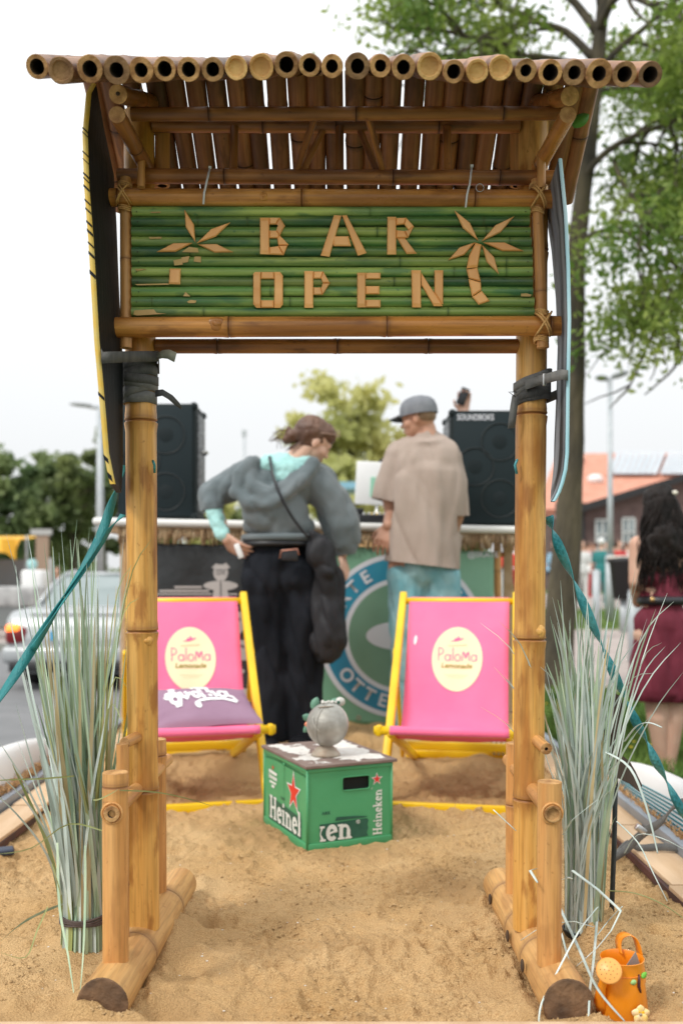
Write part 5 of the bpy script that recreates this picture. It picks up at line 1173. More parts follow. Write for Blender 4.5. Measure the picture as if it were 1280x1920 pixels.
mb = MB(); mb.box(P(8, 1596, 3.0), (.06, .05, .02), bev=.006, rot=Matrix.Rotation(R(20), 3, 'Z')); o_ = mb.build('plastic_wedge', mat('navy plastic', (.03, .04, .07), rough=.5)); tag(o_, 'small navy plastic wedge lying on the sand at far left', 'wedge')
# ================================================================ PEOPLE
M['skin'] = mat('skin', (.62, .36, .26), (.66, .42, .31), 9, .55); M['skin'].node_tree.nodes['Principled BSDF'].inputs['Subsurface Weight'].default_value = .08
M['skin2'] = mat('tanned skin', (.50, .25, .16), (.56, .31, .21), 9, .55)
M['hair1'] = mat('chestnut hair', (.085, .040, .025), (.17, .085, .05), 12, .45, bump=.5, bscale=120, stretch=(1, 1, .2))
M['hair2'] = mat('black hair', (.006, .0045, .004), (.018, .011, .009), 12, .55, spec=.25, bump=.5, bscale=120)
M['hood'] = mat('grey blue fleece', (.115, .145, .155), (.165, .19, .20), 4, .95, bump=.3, bscale=200, sheen=.3)
M['mint'] = mat('mint jersey', (.36, .66, .64), (.42, .70, .68), 6, .8)
M['navy'] = mat('black denim', (.008, .010, .014), (.018, .020, .026), 4, .9, spec=.15, bump=.08, bscale=200)
M['blk'] = mat('black leather', (.010, .011, .013), (.02, .02, .024), 6, .35)
M['tee'] = mat('taupe cotton', (.36, .285, .235), (.42, .335, .285), 3.5, .9, bump=.2, bscale=200)
M['jean'] = mat('pale blue jeans', (.15, .37, .42), (.30, .50, .53), 9, .85, bump=.2, bscale=300, detail=7)
M['cap'] = mat('grey cap', (.17, .18, .20), (.21, .22, .24), 30, .8)
M['maroon'] = mat('maroon dress', (.13, .010, .026), (.17, .016, .036), 5, .8, bump=.2, bscale=100)
M['white'] = mat('white plastic', (.80, .80, .79), rough=.4)
def hand(mb, wrist, dirv, palmn, L=.18, curl=.5, side=1, spread=.10):
    """palm + five bent fingers as capsules. dirv = wrist->knuckles, palmn = palm normal (fingers curl that way)"""
    d = Vector(dirv).normalized(); n = Vector(palmn); n = (n - d * n.dot(d)).normalized(); s = d.cross(n).normalized() * side
    w = Vector(wrist); k = w + d * L * .48
    for t in (-.30, -.1, .1, .30): cap(mb, w + s * t * L * .35, L * .085, k + s * t * L * .62, L * .072, 8)
    for i, (t, ln) in enumerate(((-.33, .40), (-.11, .46), (.11, .43), (.32, .34))):
        p = k + s * t * L * .66; a = spread * t; v = (d + s * a).normalized(); seg = ln * L * 1.05
        for q, (f, rr) in enumerate(((.45, .052), (.31, .046), (.24, .040))):
            an = curl * (.5 + q * .55); v2 = (v * math.cos(an) + n * math.sin(an)).normalized(); p2 = p + v2 * seg * f
            cap(mb, p, L * (rr + .004), p2, L * rr, 8); p = p2
    p = w + d * L * .12 + s * (-.30) * L * .55; v = (d * .7 - s * .7 + n * .25).normalized(); p2 = p + v * L * .26; cap(mb, p, L * .066, p2, L * .056, 8)
    v = (d * .9 - s * .25 + n * (.2 + curl * .5)).normalized(); cap(mb, p2, L * .056, p2 + v * L * .22, L * .045, 8)
def head(mb, c, f, up, s=1.0):
    """skull, jaw, nose, lips, brow and ears; f = face direction"""
    f = Vector(f).normalized(); u = Vector(up); u = (u - f * u.dot(f)).normalized(); r = f.cross(u); Rm = Matrix((r, f, u)).transposed(); c = Vector(c)
    def e(o, rad): mb.ell(c + Rm @ Vector(o) * s, [q * s for q in rad], 18, 12, rot=Rm)
    e((0, -.012, .025), (.074, .094, .088)); e((0, .028, -.030), (.058, .062, .075)); e((0, .048, -.078), (.034, .030, .026))
    e((0, .083, -.010), (.011, .014, .024)); e((0, .096, -.026), (.013, .014, .010)); e((0, .080, -.056), (.022, .012, .006)); e((0, .078, -.067), (.019, .012, .006))
    e((0, .074, .028), (.050, .014, .010))
    for q in (-1, 1): e((q * .074, -.002, -.008), (.008, .017, .030)); e((q * .031, .078, .012), (.014, .010, .009)); e((q * .040, .050, -.025), (.026, .03, .026))
def eyes(parent, c, f, up, s=1.0):
    f = Vector(f).normalized(); u = Vector(up); u = (u - f * u.dot(f)).normalized(); r = f.cross(u); Rm = Matrix((r, f, u)).transposed()
    for q in (-1, 1):
        mb = MB(); mb.ell(Vector(c) + Rm @ Vector((q * .031, .0815, .011)) * s, (.011 * s, .006 * s, .0065 * s), 10, 8, rot=Rm); mb.build('eye', M['hdark'] if 'hdark' in M else M['blk'], parent)
def folds(a, f1, f2, st=(1, 1, 1), seed=0.0):
    return lambda c: -a * .65 * ((1 - abs(mnoise.noise(Vector((c.x * f1 * 1.3 * st[0] + c.z * 2.5 + seed, c.y * f1, c.z * f1 * 1.2 * st[2] + 7)))) * 2.2) ** 3 if abs(mnoise.noise(Vector((c.x * f1 * 1.3 * st[0] + c.z * 2.5 + seed, c.y * f1, c.z * f1 * 1.2 * st[2] + 7)))) < .45 else 0) + a * mnoise.fractal(Vector((c.x * f1 * st[0] + seed, c.y * f1 * st[1], c.z * f1 * st[2])), .6, 2.0, 3) + a * .45 * abs(mnoise.noise(Vector((c.x * f2 + seed, c.y * f2, c.z * f2 * st[2]))))
# ---------- woman in hoodie
YW = 4.84
def Qw(px, py, dy=0): return P(px, py, YW + dy) if abs(dy) < 1e-9 else Vector(((px - CX) * YW / FPX, YW + dy, CZ + (HY - py) * YW / FPX))
wom = thing('person', 'woman in grey hoodie and black trousers bending over with her back to us', 'person', (Qw(525, 1390).x, YW, .04))
fdir = Vector((.80, .25, -.52)); hup = Vector((.48, .05, .80)); hc = Qw(588, 828, .02)
mb = MB(); head(mb, hc, fdir, hup, .98); chain(mb, [(Qw(540, 880, .0), .062), (Qw(568, 848, .01), .054), (Qw(580, 838, .01), .05)])
mb.ell(Qw(525, 915, .03), (.13, .08, .13)); mb.ell(Qw(522, 1000, .03), (.12, .08, .12)); mb.ell(Qw(522, 1060, .03), (.14, .09, .09))
for s, pts in ((-1, ((452, 900), (392, 925), (428, 1012))), (1, ((590, 905), (638, 975), (642, 1038)))):
    chain(mb, [(Qw(*pts[0], .02), .055), (Qw(*pts[1], .04), .042), (Qw(*pts[2], -.06 if s < 0 else .08), .026)])
for x0, x1, x2, d_ in ((494, 503, 508, .0), (558, 566, 566, .03)): chain(mb, [(Qw(x0, 1070, .02), .075), (Qw(x1, 1210, .02 + d_ * .3), .048), (Qw(x2, 1380, d_), .035)])
hand(mb, Qw(424, 1008, -.06), (.75, -.05, -.62), (.5, .6, .3), .175, .55, 1)
hand(mb, Qw(640, 1040, .08), (.15, -.5, -.6), (-.6, .2, -.3), .17, .7, -1)
mobj('body', remesh(mb, .0058, 1), M['skin'], wom); eyes(wom, hc, fdir, hup, .98)
# hair: cap over skull plus bun and loose strands
Rf = fdir.normalized(); Ru = (hup - Rf * hup.dot(Rf)).normalized(); Rr = Rf.cross(Ru); HM = Matrix((Rr, Rf, Ru)).transposed()
mb = MB(); mb.ell(hc + HM @ Vector((0, -.032, .030)), (.084, .098, .092), 20, 14, rot=HM); mb.ell(hc + HM @ Vector((0, .018, .062)), (.074, .068, .060), 16, 12, rot=HM)
mb.ell(hc + HM @ Vector((0, -.085, .0)), (.055, .04, .055), 14, 10, rot=HM); mb.ell(Qw(546, 818, -.01), (.036, .036, .038)); mb.ell(Qw(538, 823, -.01), (.022, .03, .026)); mb.ell(Qw(541, 806, -.01), (.016, .02, .02))
mobj('hair', remesh(mb, .006, 1, folds(.006, 14, 40)), M['hair1'], wom)
mb = MB()
for k in range(26):
    a = Qw(542 + random.uniform(-8, 6), 818 + random.uniform(-10, 10), -.01); mb.tube([a, a + Vector((random.uniform(-.05, .0), 0, random.uniform(-.02, .03))), a + Vector((random.uniform(-.09, -.02), 0, random.uniform(-.06, .03)))], .0016, 4)
for k in range(60):
    t = random.uniform(-.7, .7); q = [hc + HM @ Vector((math.sin(t) * .080, .060 - .03 * j, .095 - .012 * j * j * .6 - abs(t) * .04)) for j in range(6)]; mb.tube(q, .0014, 4)
mb.build('loose_hair', M['hair1'], wom)
mb = MB()   # sunglasses pushed up
for q in (-1, 1):
    mb.tube([hc + HM @ Vector((q * .086, -.01, .045)), hc + HM @ Vector((q * .084, .05, .075)), hc + HM @ Vector((q * .066, .085, .092))], .0018, 6)
    mb.tube([hc + HM @ Vector((q * .033 + .026 * math.cos(a), .078 - .010 * math.sin(a), .100 + .014 * math.sin(a))) for a in [2 * math.pi * i / 14 for i in range(15)]], .0016, 6, caps=False)
mb.build('sunglasses', mat('tortoise frame', (.45, .30, .22), rough=.3), wom)
# hoodie
mb = MB()
mb.ell(Qw(500, 915, .03), (.155, .135, .13)); mb.ell(Qw(545, 905, .04), (.15, .13, .13)); chain(mb, [(Qw(470, 895, .03), .095), (Qw(520, 960, .0), .15), (Qw(525, 975, .01), .15)])
mb.ell(Qw(522, 985, .02), (.185, .145, .085)); chain(mb, [(Qw(452, 905, .03), .088), (Qw(595, 905, .05), .095)])
chain(mb, [(Qw(452, 900, .03), .088), (Qw(412, 918, .04), .080), (Qw(394, 928, .03), .074), (Qw(398, 946, .0), .066), (Qw(402, 955, -.01), .058)])
chain(mb, [(Qw(592, 900, .03), .100), (Qw(622, 938, .04), .092), (Qw(640, 985, .05), .094), (Qw(646, 1010, .06), .082), (Qw(646, 1034, .07), .055)])
rim = [(480, 868, -.04), (452, 895, -.08), (446, 925, -.10), (470, 948, -.125), (505, 950, -.135), (540, 932, -.12), (566, 905, -.09), (590, 872, -.04)]
chain(mb, [(Qw(q[0], q[1], q[2] - .012), .037) for q in rim]); chain(mb, [(Qw(468, 880, -.06), .03), (Qw(480, 920, -.11), .045), (Qw(500, 932, -.12), .05), (Qw(540, 915, -.10), .04), (Qw(560, 890, -.06), .03)])
mb.ell(Qw(500, 965, -.085), (.125, .07, .095))
mobj('hoodie', remesh(mb, .0085, 6, folds(.013, 6, 13, (1, 1, .6), 2.0), [(Qw(398, 956, -.01), (.1, 0, -1), .09), (Qw(646, 1040, .07), (.1, 0, -1), .10)]), M['hood'], wom)
mb = MB(); chain(mb, [(Qw(448, 1003, .0), .035)] * 1 + [(Qw(470, 1008, .02), .03)]) if False else None
for k in range(1):
    mb.tube([Qw(525, 1008, .02) + Vector((.182 * math.cos(a), .135 * math.sin(a), -.02 * math.cos(a) * 0)) for a in [2 * math.pi * i / 40 for i in range(41)]], .018, 8, caps=False, flat=1.0)
mb.build('hem_band', M['hood'], wom)
mb = MB(); mb.ell(Qw(537, 880, -.015), (.098, .088, .075), rot=Matrix.Rotation(R(18), 3, 'Y')); chain(mb, [(Qw(505, 872, -.02), .055), (Qw(570, 872, .0), .060)]); mb.ell(Qw(535, 898, -.06), (.058, .045, .045))
mobj('mint_top', remesh(mb, .007, 5, folds(.006, 12, 22)), M['mint'], wom)
mb = MB(); chain(mb, [(Qw(400, 948, -.01), .046), (Qw(412, 985, -.04), .040), (Qw(420, 1002, -.055), .037)]); mobj('mint_cuff', remesh(mb, .007, 4, folds(.006, 12, 22)), M['mint'], wom)
mb = MB(); mb.ell(Qw(524, 1052, .03), (.172, .13, .12)); mb.ell(Qw(492, 1080, .01), (.12, .125, .14)); mb.ell(Qw(560, 1080, .01), (.12, .125, .14))
chain(mb, [(Qw(494, 1080, .02), .108), (Qw(502, 1180, .02), .088), (Qw(506, 1290, .0), .080), (Qw(508, 1385, .0), .084)], None); chain(mb, [(Qw(558, 1080, .02), .110), (Qw(566, 1180, .025), .092), (Qw(566, 1290, .03), .086), (Qw(566, 1385, .03), .088)])
mb.ell(Qw(524, 1018, .02), (.180, .125, .035))
mobj('trousers', remesh(mb, .009, 10, folds(.024, 6, 12, (1, 1, .35), 5.0), [(Qw(530, 1388, .0), (0, 0, -1), .35)]), M['navy'], wom)
mb = MB(); mb.tube([Qw(524, 1020, .02) + Vector((.19 * math.cos(a), .133 * math.sin(a), 0)) for a in [2 * math.pi * i / 40 for i in range(41)]], .014, 8, caps=False, flat=1); mb.build('belt', M['blk'], wom)
mb = MB(); mb.box(Qw(546, 1042, -.145), (.085, .012, .055), rot=Matrix.Rotation(R(4), 3, 'Y'), bev=.005); pk = mb.build('phone_in_pocket', M['blk'], wom)
mb = MB(); mb.tube([Qw(528, 1048, -.152), Qw(531, 1034, -.152), Qw(560, 1031, -.152), Qw(563, 1042, -.152)], .0035, 6); mb.build('copper_trim', mat('copper', (.60, .28, .20), rough=.35, metal=.6), wom)
for x in (507, 560):
    mb = MB(); mb.ell(Qw(x, 1392, -.04), (.052, .12, .04)); mb.ell(Qw(x, 1396, -.02), (.05, .10, .03)); mobj('shoe', remesh(mb, .008, 1), M['blk'], wom)
# crossbody strap and bag
bagt = thing('shoulder_bag', 'black shoulder bag hanging at the hip of the woman in the grey hoodie', 'bag', Qw(612, 1240, .0))
mb = MB(); pts = cat([Qw(507, 858, -.06), Qw(515, 895, -.125), Qw(530, 935, -.165), Qw(552, 975, -.15), Qw(580, 1010, -.13)], 6); mb.ribbon(pts, .014, [(1, -.2, .5)] * len(pts), .004); mb.build('strap', M['blk'], bagt)
mb = MB(); mb.ell(Qw(598, 1035, -.10), (.078, .045, .10)); mb.ell(Qw(606, 1140, -.03), (.070, .055, .26)); mb.ell(Qw(612, 1200, -.03), (.095, .06, .12)); mb.ell(Qw(626, 1110, -.04), (.060, .05, .14)); mb.ell(Qw(620, 1180, -.04), (.088, .06, .15)); chain(mb, [(Qw(585, 1005, -.11), .03), (Qw(618, 1070, -.09), .045)])
chain(mb, [(Qw(600, 1030, -.08), .06), (Qw(624, 1110, -.04), .062), (Qw(620, 1190, -.04), .078)]); mobj('bag_body', remesh(mb, .009, 12, folds(.016, 8, 16, (1, 1, .4), 8)), mat('black bag cloth', (.018, .018, .021), (.03, .03, .034), 5, .6, spec=.3), bagt)
ph = thing('phone', 'white phone held at the hip in the left hand of the woman', 'phone', Qw(452, 1042, -.10)); mb = MB(); mb.box(Qw(452, 1034, -.10), (.028, .012, .075), rot=Matrix.Rotation(R(-20), 3, 'Y'), bev=.004); mb.build('case', M['white'], ph)
# ---------- man in taupe T-shirt
YM = 5.08
def Qm(px, py, dy=0): return Vector(((px - CX) * YM / FPX, YM + dy, CZ + (HY - py) * YM / FPX))
man = thing('person', 'man in taupe T-shirt, grey cap and pale jeans standing at the counter', 'person', (Qm(795, 1390).x, YM, .05))
fm = Vector((-.93, .30, -.12)); um = Vector((-.05, 0, 1)); hm = Qm(784, 785, .02)
mb = MB(); head(mb, hm, fm, um, .93); chain(mb, [(Qm(800, 835, .02), .066), (Qm(798, 805, .03), .058), (Qm(792, 790, .03), .055)])
mb.ell(Qm(798, 890, .03), (.14, .08, .15)); mb.ell(Qm(795, 980, .03), (.12, .08, .16)); mb.ell(Qm(792, 1060, .03), (.13, .09, .10))
chain(mb, [(Qm(745, 865, .05), .052), (Qm(734, 930, .06), .050), (Qm(737, 962, .07), .044), (Qm(728, 985, -.01), .032)]); chain(mb, [(Qm(842, 875, .03), .050), (Qm(857, 965, .04), .042), (Qm(846, 1020, .10), .03)])
for x0, x1, x2 in ((757, 760, 762), (828, 832, 835)): chain(mb, [(Qm(x0, 1060, .02), .085), (Qm(x1, 1220, .02), .055), (Qm(x2, 1390, .02), .038)])
hand(mb, Qm(728, 985, .0), (-.30, -.15, -.75), (.3, .6, 0), .18, .55, 1); hand(mb, Qm(846, 1020, .10), (-.2, .3, -.8), (-.7, 0, 0), .18, .6, -1)
mobj('body', remesh(mb, .006, 1), M['skin2'], man); eyes(man, hm, fm, um, .93)
mb = MB()
chain(mb, [(Qm(752, 852, .03), .085), (Qm(797, 834, .03), .085), (Qm(842, 856, .03), .085)]); chain(mb, [(Qm(798, 824, .02), .070), (Qm(797, 842, .02), .095)]); mb.ell(Qm(798, 832, -.01), (.088, .075, .04)); mb.ell(Qm(797, 880, .02), (.200, .135, .17)); chain(mb, [(Qm(775, 900, .02), .135), (Qm(768, 1075, .0), .140)]); chain(mb, [(Qm(828, 900, .02), .130), (Qm(812, 1085, .01), .140)]); chain(mb, [(Qm(800, 900, .0), .15), (Qm(790, 1080, .0), .155)])
chain(mb, [(Qm(750, 858, .03), .080), (Qm(732, 905, .05), .080), (Qm(726, 950, .06), .080)]); chain(mb, [(Qm(843, 862, .03), .08), (Qm(853, 905, .03), .075), (Qm(856, 985, .03), .072)])
mobj('t_shirt', remesh(mb, .0085, 10, folds(.018, 5, 12, (1, 1, .32), 12), [(Qm(792, 1060, .0), (-.12, 0, -1), .34), (Qm(724, 938, .05), (-.25, 0, -1), .115), (Qm(862, 968, .03), (.1, 0, -1), .10)]), M['tee'], man)
mb = MB(); mb.ell(Qm(793, 1065, .02), (.172, .13, .12)); chain(mb, [(Qm(760, 1080, .02), .108), (Qm(762, 1200, .02), .094), (Qm(764, 1380, .02), .085)]); chain(mb, [(Qm(828, 1080, .02), .108), (Qm(832, 1200, .02), .094), (Qm(834, 1380, .02), .085)])
mobj('jeans', remesh(mb, .009, 8, folds(.012, 7, 14, (1, 1, .45), 21)), M['jean'], man)
for x in (764, 834):
    mb = MB(); mb.ell(Qm(x, 1398, .05), (.05, .13, .045)); mobj('shoe', remesh(mb, .009, 1), M['white'], man)
Rf = fm.normalized(); Ru = (um - Rf * um.dot(Rf)).normalized(); Rr = Rf.cross(Ru); CM = Matrix((Rr, Rf, Ru)).transposed()
capo = MB()
for i in range(1): capo.lathe([(.0955, .020), (.0965, .040), (.094, .065), (.085, .090), (.066, .109), (.036, .120), (.001, .123)], hm + CM @ Vector((0, -.008, .0)), 28, rot=CM @ Matrix.Diagonal((.92, 1.06, 1.0)))
co_ = capo.build('cap', M['cap'], man)
mb = MB(); vs = []
for i in range(9):
    t = -1 + i / 4; vs += [hm + CM @ Vector((t * .075, .078 + .02 * (1 - t * t), .030 - .006 * t * t)), hm + CM @ Vector((t * .070, .098 + .058 * (1 - t * t) ** .6, .018 - .012 * t * t))]
mb.add(vs, [(2 * i, 2 * i + 1, 2 * i + 3, 2 * i + 2) for i in range(8)]); b_ = mb.build('cap_brim', M['blk'], man); q = b_.modifiers.new('s', 'SOLIDIFY'); q.thickness = .004
mb = MB(); mb.ell(hm + CM @ Vector((0, -.092, .040)), (.035, .014, .024), 14, 10, rot=CM); mb.build('cap_opening', M['hair2'], man)
mb = MB(); mb.ell(hm + CM @ Vector((0, -.035, .012)), (.073, .066, .05), 16, 10, rot=CM); mobj('hair', remesh(mb, .007, 1), mat('short fair hair', (.22, .14, .08), (.30, .2, .12), 40, .8), man)
# ---------- person in black behind the counter
YB = 6.15
def Qb(px, py, dy=0): return Vector(((px - CX) * YB / FPX, YB + dy, CZ + (HY - py) * YB / FPX))
blkp = thing('person', 'person in black mostly hidden behind the man, raising a phone over right speaker', 'person', (Qb(775, 1250).x, YB, -.1))
mb = MB(); hb = Qb(795, 835, .0); head(mb, hb, (.2, -.9, .1), (0, 0, 1), .9); chain(mb, [(Qb(782, 880), .065), (Qb(790, 860), .055)]); mb.ell(Qb(775, 930, 0), (.18, .12, .22)); mb.ell(Qb(775, 1020, 0), (.16, .12, .2))
chain(mb, [(Qb(724, 880), .055), (Qb(712, 900), .045), (Qb(730, 960, -.1), .035)]); chain(mb, [(Qb(830, 885), .06), (Qb(868, 900), .045), (Qb(869, 775, 0), .027)])
hand(mb, Qb(869, 775), (0, 0, 1), (0, -1, .1), .17, .8, 1)
for x in (755, 795): chain(mb, [(Qb(x, 1040), .085), (Qb(x, 1150), .055), (Qb(x, 1330), .04)])
mobj('body', remesh(mb, .007, 1), M['skin'], blkp); eyes(blkp, hb, (.2, -.9, .1), (0, 0, 1), .9)
mb = MB(); mb.ell(Qb(775, 925), (.205, .14, .22)); chain(mb, [(Qb(726, 878), .075), (Qb(714, 905), .072)]); chain(mb, [(Qb(830, 885), .075), (Qb(855, 897), .068)]); mb.ell(Qb(775, 1010), (.19, .14, .18)); mobj('black_top', remesh(mb, .01, 2, folds(.008, 7, 12)), M['navy'], blkp)
mb = MB(); chain(mb, [(Qb(755, 1050), .11), (Qb(755, 1150), .08), (Qb(755, 1325), .065)]); chain(mb, [(Qb(795, 1050), .11), (Qb(795, 1150), .08), (Qb(795, 1325), .065)]); mobj('trousers', remesh(mb, .012, 2), M['navy'], blkp)
mb = MB(); mb.ell(hb + Vector((0, .02, .045)), (.085, .09, .075)); mobj('hair', remesh(mb, .008, 1), M['hair2'], blkp)
pb = thing('phone', 'black phone held up in a raised hand above the right speaker', 'phone', Qb(868, 750)); mb = MB(); mb.box(Qb(866, 745, -.03), (.055, .012, .115), rot=Matrix.Rotation(R(22), 3, 'Y'), bev=.005); mb.build('case', M['blk'], pb)
# ---------- woman in maroon dress
YD = 5.55
def Qd(px, py, dy=0): return Vector(((px - CX) * YD / FPX, YD + dy, CZ + (HY - py) * YD / FPX))
dw = thing('person', 'woman with long black wavy hair in a maroon dress standing on the grass', 'person', (Qd(1244, 1460).x, YD, -.31))
hd = Qd(1238, 950, .03)
mb = MB(); head(mb, hd, (.1, 1, -.1), (0, 0, 1), .95); chain(mb, [(Qd(1240, 1005), .06), (Qd(1239, 975, .01), .05)])
mb.ell(Qd(1242, 1045), (.165, .095, .15)); mb.ell(Qd(1241, 1120), (.125, .09, .13)); mb.ell(Qd(1241, 1190), (.17, .12, .13))
chain(mb, [(Qd(1196, 1022), .055), (Qd(1190, 1090, -.02), .043), (Qd(1205, 1130, .10), .034), (Qd(1240, 1105, .22), .027)]); chain(mb, [(Qd(1288, 1022), .055), (Qd(1294, 1090, -.02), .043), (Qd(1280, 1130, .10), .034), (Qd(1250, 1100, .22), .027)])
hand(mb, Qd(1240, 1105, .22), (.8, .3, .3), (0, -1, 0), .17, .5, 1); hand(mb, Qd(1252, 1100, .24), (-.8, .3, .3), (0, -1, 0), .17, .5, -1)
chain(mb, [(Qd(1222, 1200), .088), (Qd(1228, 1310), .066), (Qd(1230, 1345, -.01), .060), (Qd(1240, 1430, .01), .034), (Qd(1244, 1452, .0), .036)]); chain(mb, [(Qd(1262, 1200), .088), (Qd(1264, 1310), .066), (Qd(1262, 1345, -.01), .058), (Qd(1256, 1430, .01), .034), (Qd(1254, 1452), .036)])
for x in (1243, 1262): mb.ell(Qd(x, 1462, .05), (.042, .12, .03))
mobj('body', remesh(mb, .0065, 1), M['skin'], dw); eyes(dw, hd, (.1, 1, -.1), (0, 0, 1), .95)
mb = MB(); mb.ell(Qd(1243, 1085), (.150, .105, .085)); mb.ell(Qd(1243, 1115), (.140, .10, .08)); chain(mb, [(Qd(1243, 1100), .105), (Qd(1243, 1125), .115)]); mb.ell(Qd(1243, 1175), (.175, .135, .15)); chain(mb, [(Qd(1232, 1190), .135), (Qd(1226, 1290), .150)]); chain(mb, [(Qd(1256, 1190), .135), (Qd(1262, 1290), .150)]); mb.ell(Qd(1245, 1295), (.205, .15, .06))
mobj('dress', remesh(mb, .009, 8, folds(.016, 6, 11, (1, 1, .35), 30), [(Qd(1243, 1313), (0, 0, -1), .4)]), M['maroon'], dw)
mb = MB(); mb.tube([Qd(1243, 1126) + Vector((.126 * math.cos(a), .106 * math.sin(a), 0)) for a in [2 * math.pi * i / 40 for i in range(41)]], .028, 8, caps=False, flat=1); mb.build('belt', M['blk'], dw)
mb = MB(); mb.ell(Qd(1208, 1123, -.135), (.014, .01, .014)); mb.build('belt_stud', mat('brass', (.7, .45, .2), rough=.3, metal=1), dw)
mb = MB(); mb.ell(hd + Vector((0, -.02, .035)), (.092, .105, .098)); mb.ell(hd + Vector((0, -.05, -.07)), (.105, .075, .12)); mb.ell(Qd(1238, 1020, -.07), (.115, .05, .14)); mobj('hair', remesh(mb, .009, 1, folds(.016, 12, 30, (1, 1, .4))), M['hair2'], dw)
mb = MB()
for k in range(300):
    a = random.uniform(-1.45, 1.45); x0 = math.sin(a) * .088; y0 = -math.cos(a) * .095 - .02; L_ = random.uniform(.28, .56); ph_ = random.uniform(0, 6.3); am = random.uniform(.008, .018); pts = []
    for j in range(15):
        t = j / 14; w_ = 1 + .85 * t * (1 if j else 0)
        pts.append(hd + Vector((x0 * (1 + .75 * t ** .8) + am * math.sin(ph_ + t * 9) * t ** .5, min(-.045, y0 * (1 - .35 * t)) - .055 * t + am * math.cos(ph_ + t * 9) * t ** .5, .06 * (1 - abs(a) * .3) - L_ * t - .0)))
    mb.tube(pts, [.0046 * (1 - .6 * i / 14) for i in range(15)], 5)
mb.build('hair_locks', M['hair2'], dw)
mb = MB(); mb.ell(hd + Vector((.055, -.105, .075)), (.018, .008, .013)); mb.build('hair_clip', mat('pearl clip', (.75, .70, .6), rough=.3), dw)
M['redshoe'] = mat('red sandal', (.42, .05, .035), rough=.5)
for x in (1243, 1262):
    mb = MB(); mb.ell(Qd(x, 1466, .05), (.047, .128, .030)); mb.ell(Qd(x, 1472, .04), (.050, .135, .022)); mobj('sandal', remesh(mb, .008, 1), M['redshoe'], dw)
    mb = MB(); mb.tube([Qd(x - 1, 1447, .005) + Vector((.042 * math.cos(a), .045 * math.sin(a), .004 * math.cos(a))) for a in [2 * math.pi * i / 20 for i in range(21)]], .008, 6, caps=False); mb.build('ankle_strap', M['blk'], dw)
# ================================================================ COUNTER, BANNERS, SPEAKERS
M['ctop'] = mat('white counter', (.74, .73, .70), (.78, .77, .74), 3, .45)
M['straw'] = mat('thatch straw', (.42, .29, .16), (.60, .46, .30), 30, .9, stretch=(1, 1, .2))
M['strawd'] = mat('thatch brown', (.20, .12, .06), (.34, .22, .12), 30, .9)
YCt = 5.36
def Qc(px, py, Y=YCt): return P(px, py, Y)
bar_ = thing('bar_counter', 'white topped beach bar counter with straw fringe on a bamboo frame', 'counter', (-.12, 5.7, .05))
a_, b_ = Qc(172, 977), Qc(1018, 994.5)
slope = (b_.z - a_.z) / (b_.x - a_.x); ctr = (a_ + b_) / 2
rotc = Matrix.Rotation(-math.atan(slope), 3, 'Y')
mb = MB(); mb.box((ctr.x, YCt + .30, ctr.z), (b_.x - a_.x, .60, .044), rot=rotc, bev=.018); mb.build('counter_top', M['ctop'], bar_)
mb = MB(); mb.box((ctr.x, YCt + .30, ctr.z - .040), (b_.x - a_.x - .10, .52, .034), rot=rotc); mb.build('under_board', M['ply'], bar_)
mb = MB(); mb2 = MB()
for k in range(620):
    x = random.uniform(a_.x + .14, b_.x - .06); z = a_.z + slope * (x - a_.x) - .03; L_ = random.uniform(.045, .095); (mb if k % 3 else mb2).tube([(x, YCt + .03 + random.uniform(-.01, .02), z), (x + random.uniform(-.004, .004), YCt + .025 + random.uniform(-.01, .02), z - L_)], random.uniform(.003, .006), 5)
f1 = mb.build('straw_fringe', M['straw'], bar_); f2 = mb2.build('straw_fringe', M['strawd'], bar_); f1['kind'] = 'stuff'; f2['kind'] = 'stuff'
for x in (-1.30, 1.0):
    mb = MB(); mb.box((x, YCt + .42, .55), (.05, .05, 1.15)); mb.build('leg', M['ply'], bar_)
bamboo('upright', Qc(936, 1345, 5.44), Qc(931, 1003, 5.44), .021, .021, bar_, 'log', nodes=(.2, .5, .8), seg=14)
bamboo('upright', Qc(240, 1400, 5.44), Qc(240, 1003, 5.44), .021, .021, bar_, 'log', nodes=(.3, .6), seg=14)
bamboo('rail', Qc(232, 1026, 5.46), Qc(945, 1040, 5.46), .014, .014, bar_, 'brown', nodes=(.3, .6), seg=12)
M['bkban'] = mat('black banner', (.014, .016, .018), (.030, .033, .035), 2.2, .5, bump=.35, bscale=5, bdist=.05)
M['gnban'] = mat('green banner', (.16, .36, .235), (.20, .40, .27), 1.6, .42, bump=.3, bscale=4, bdist=.05)
M['bprint'] = mat('grey print', (.46, .42, .40), rough=.6); M['ringb'] = mat('blue ring print', (.02, .22, .36), (.03, .27, .40), 5, .45)
M['lwhite'] = mat('lilac white print', (.68, .69, .74), rough=.5); M['dgreen'] = mat('grey green print', (.15, .29, .20), (.18, .33, .23), 4, .45)
YBn = 5.41
def wav(x, z): return .010 * math.sin(x * 7 + z * 2) + .006 * math.sin(x * 17 - z * 5)
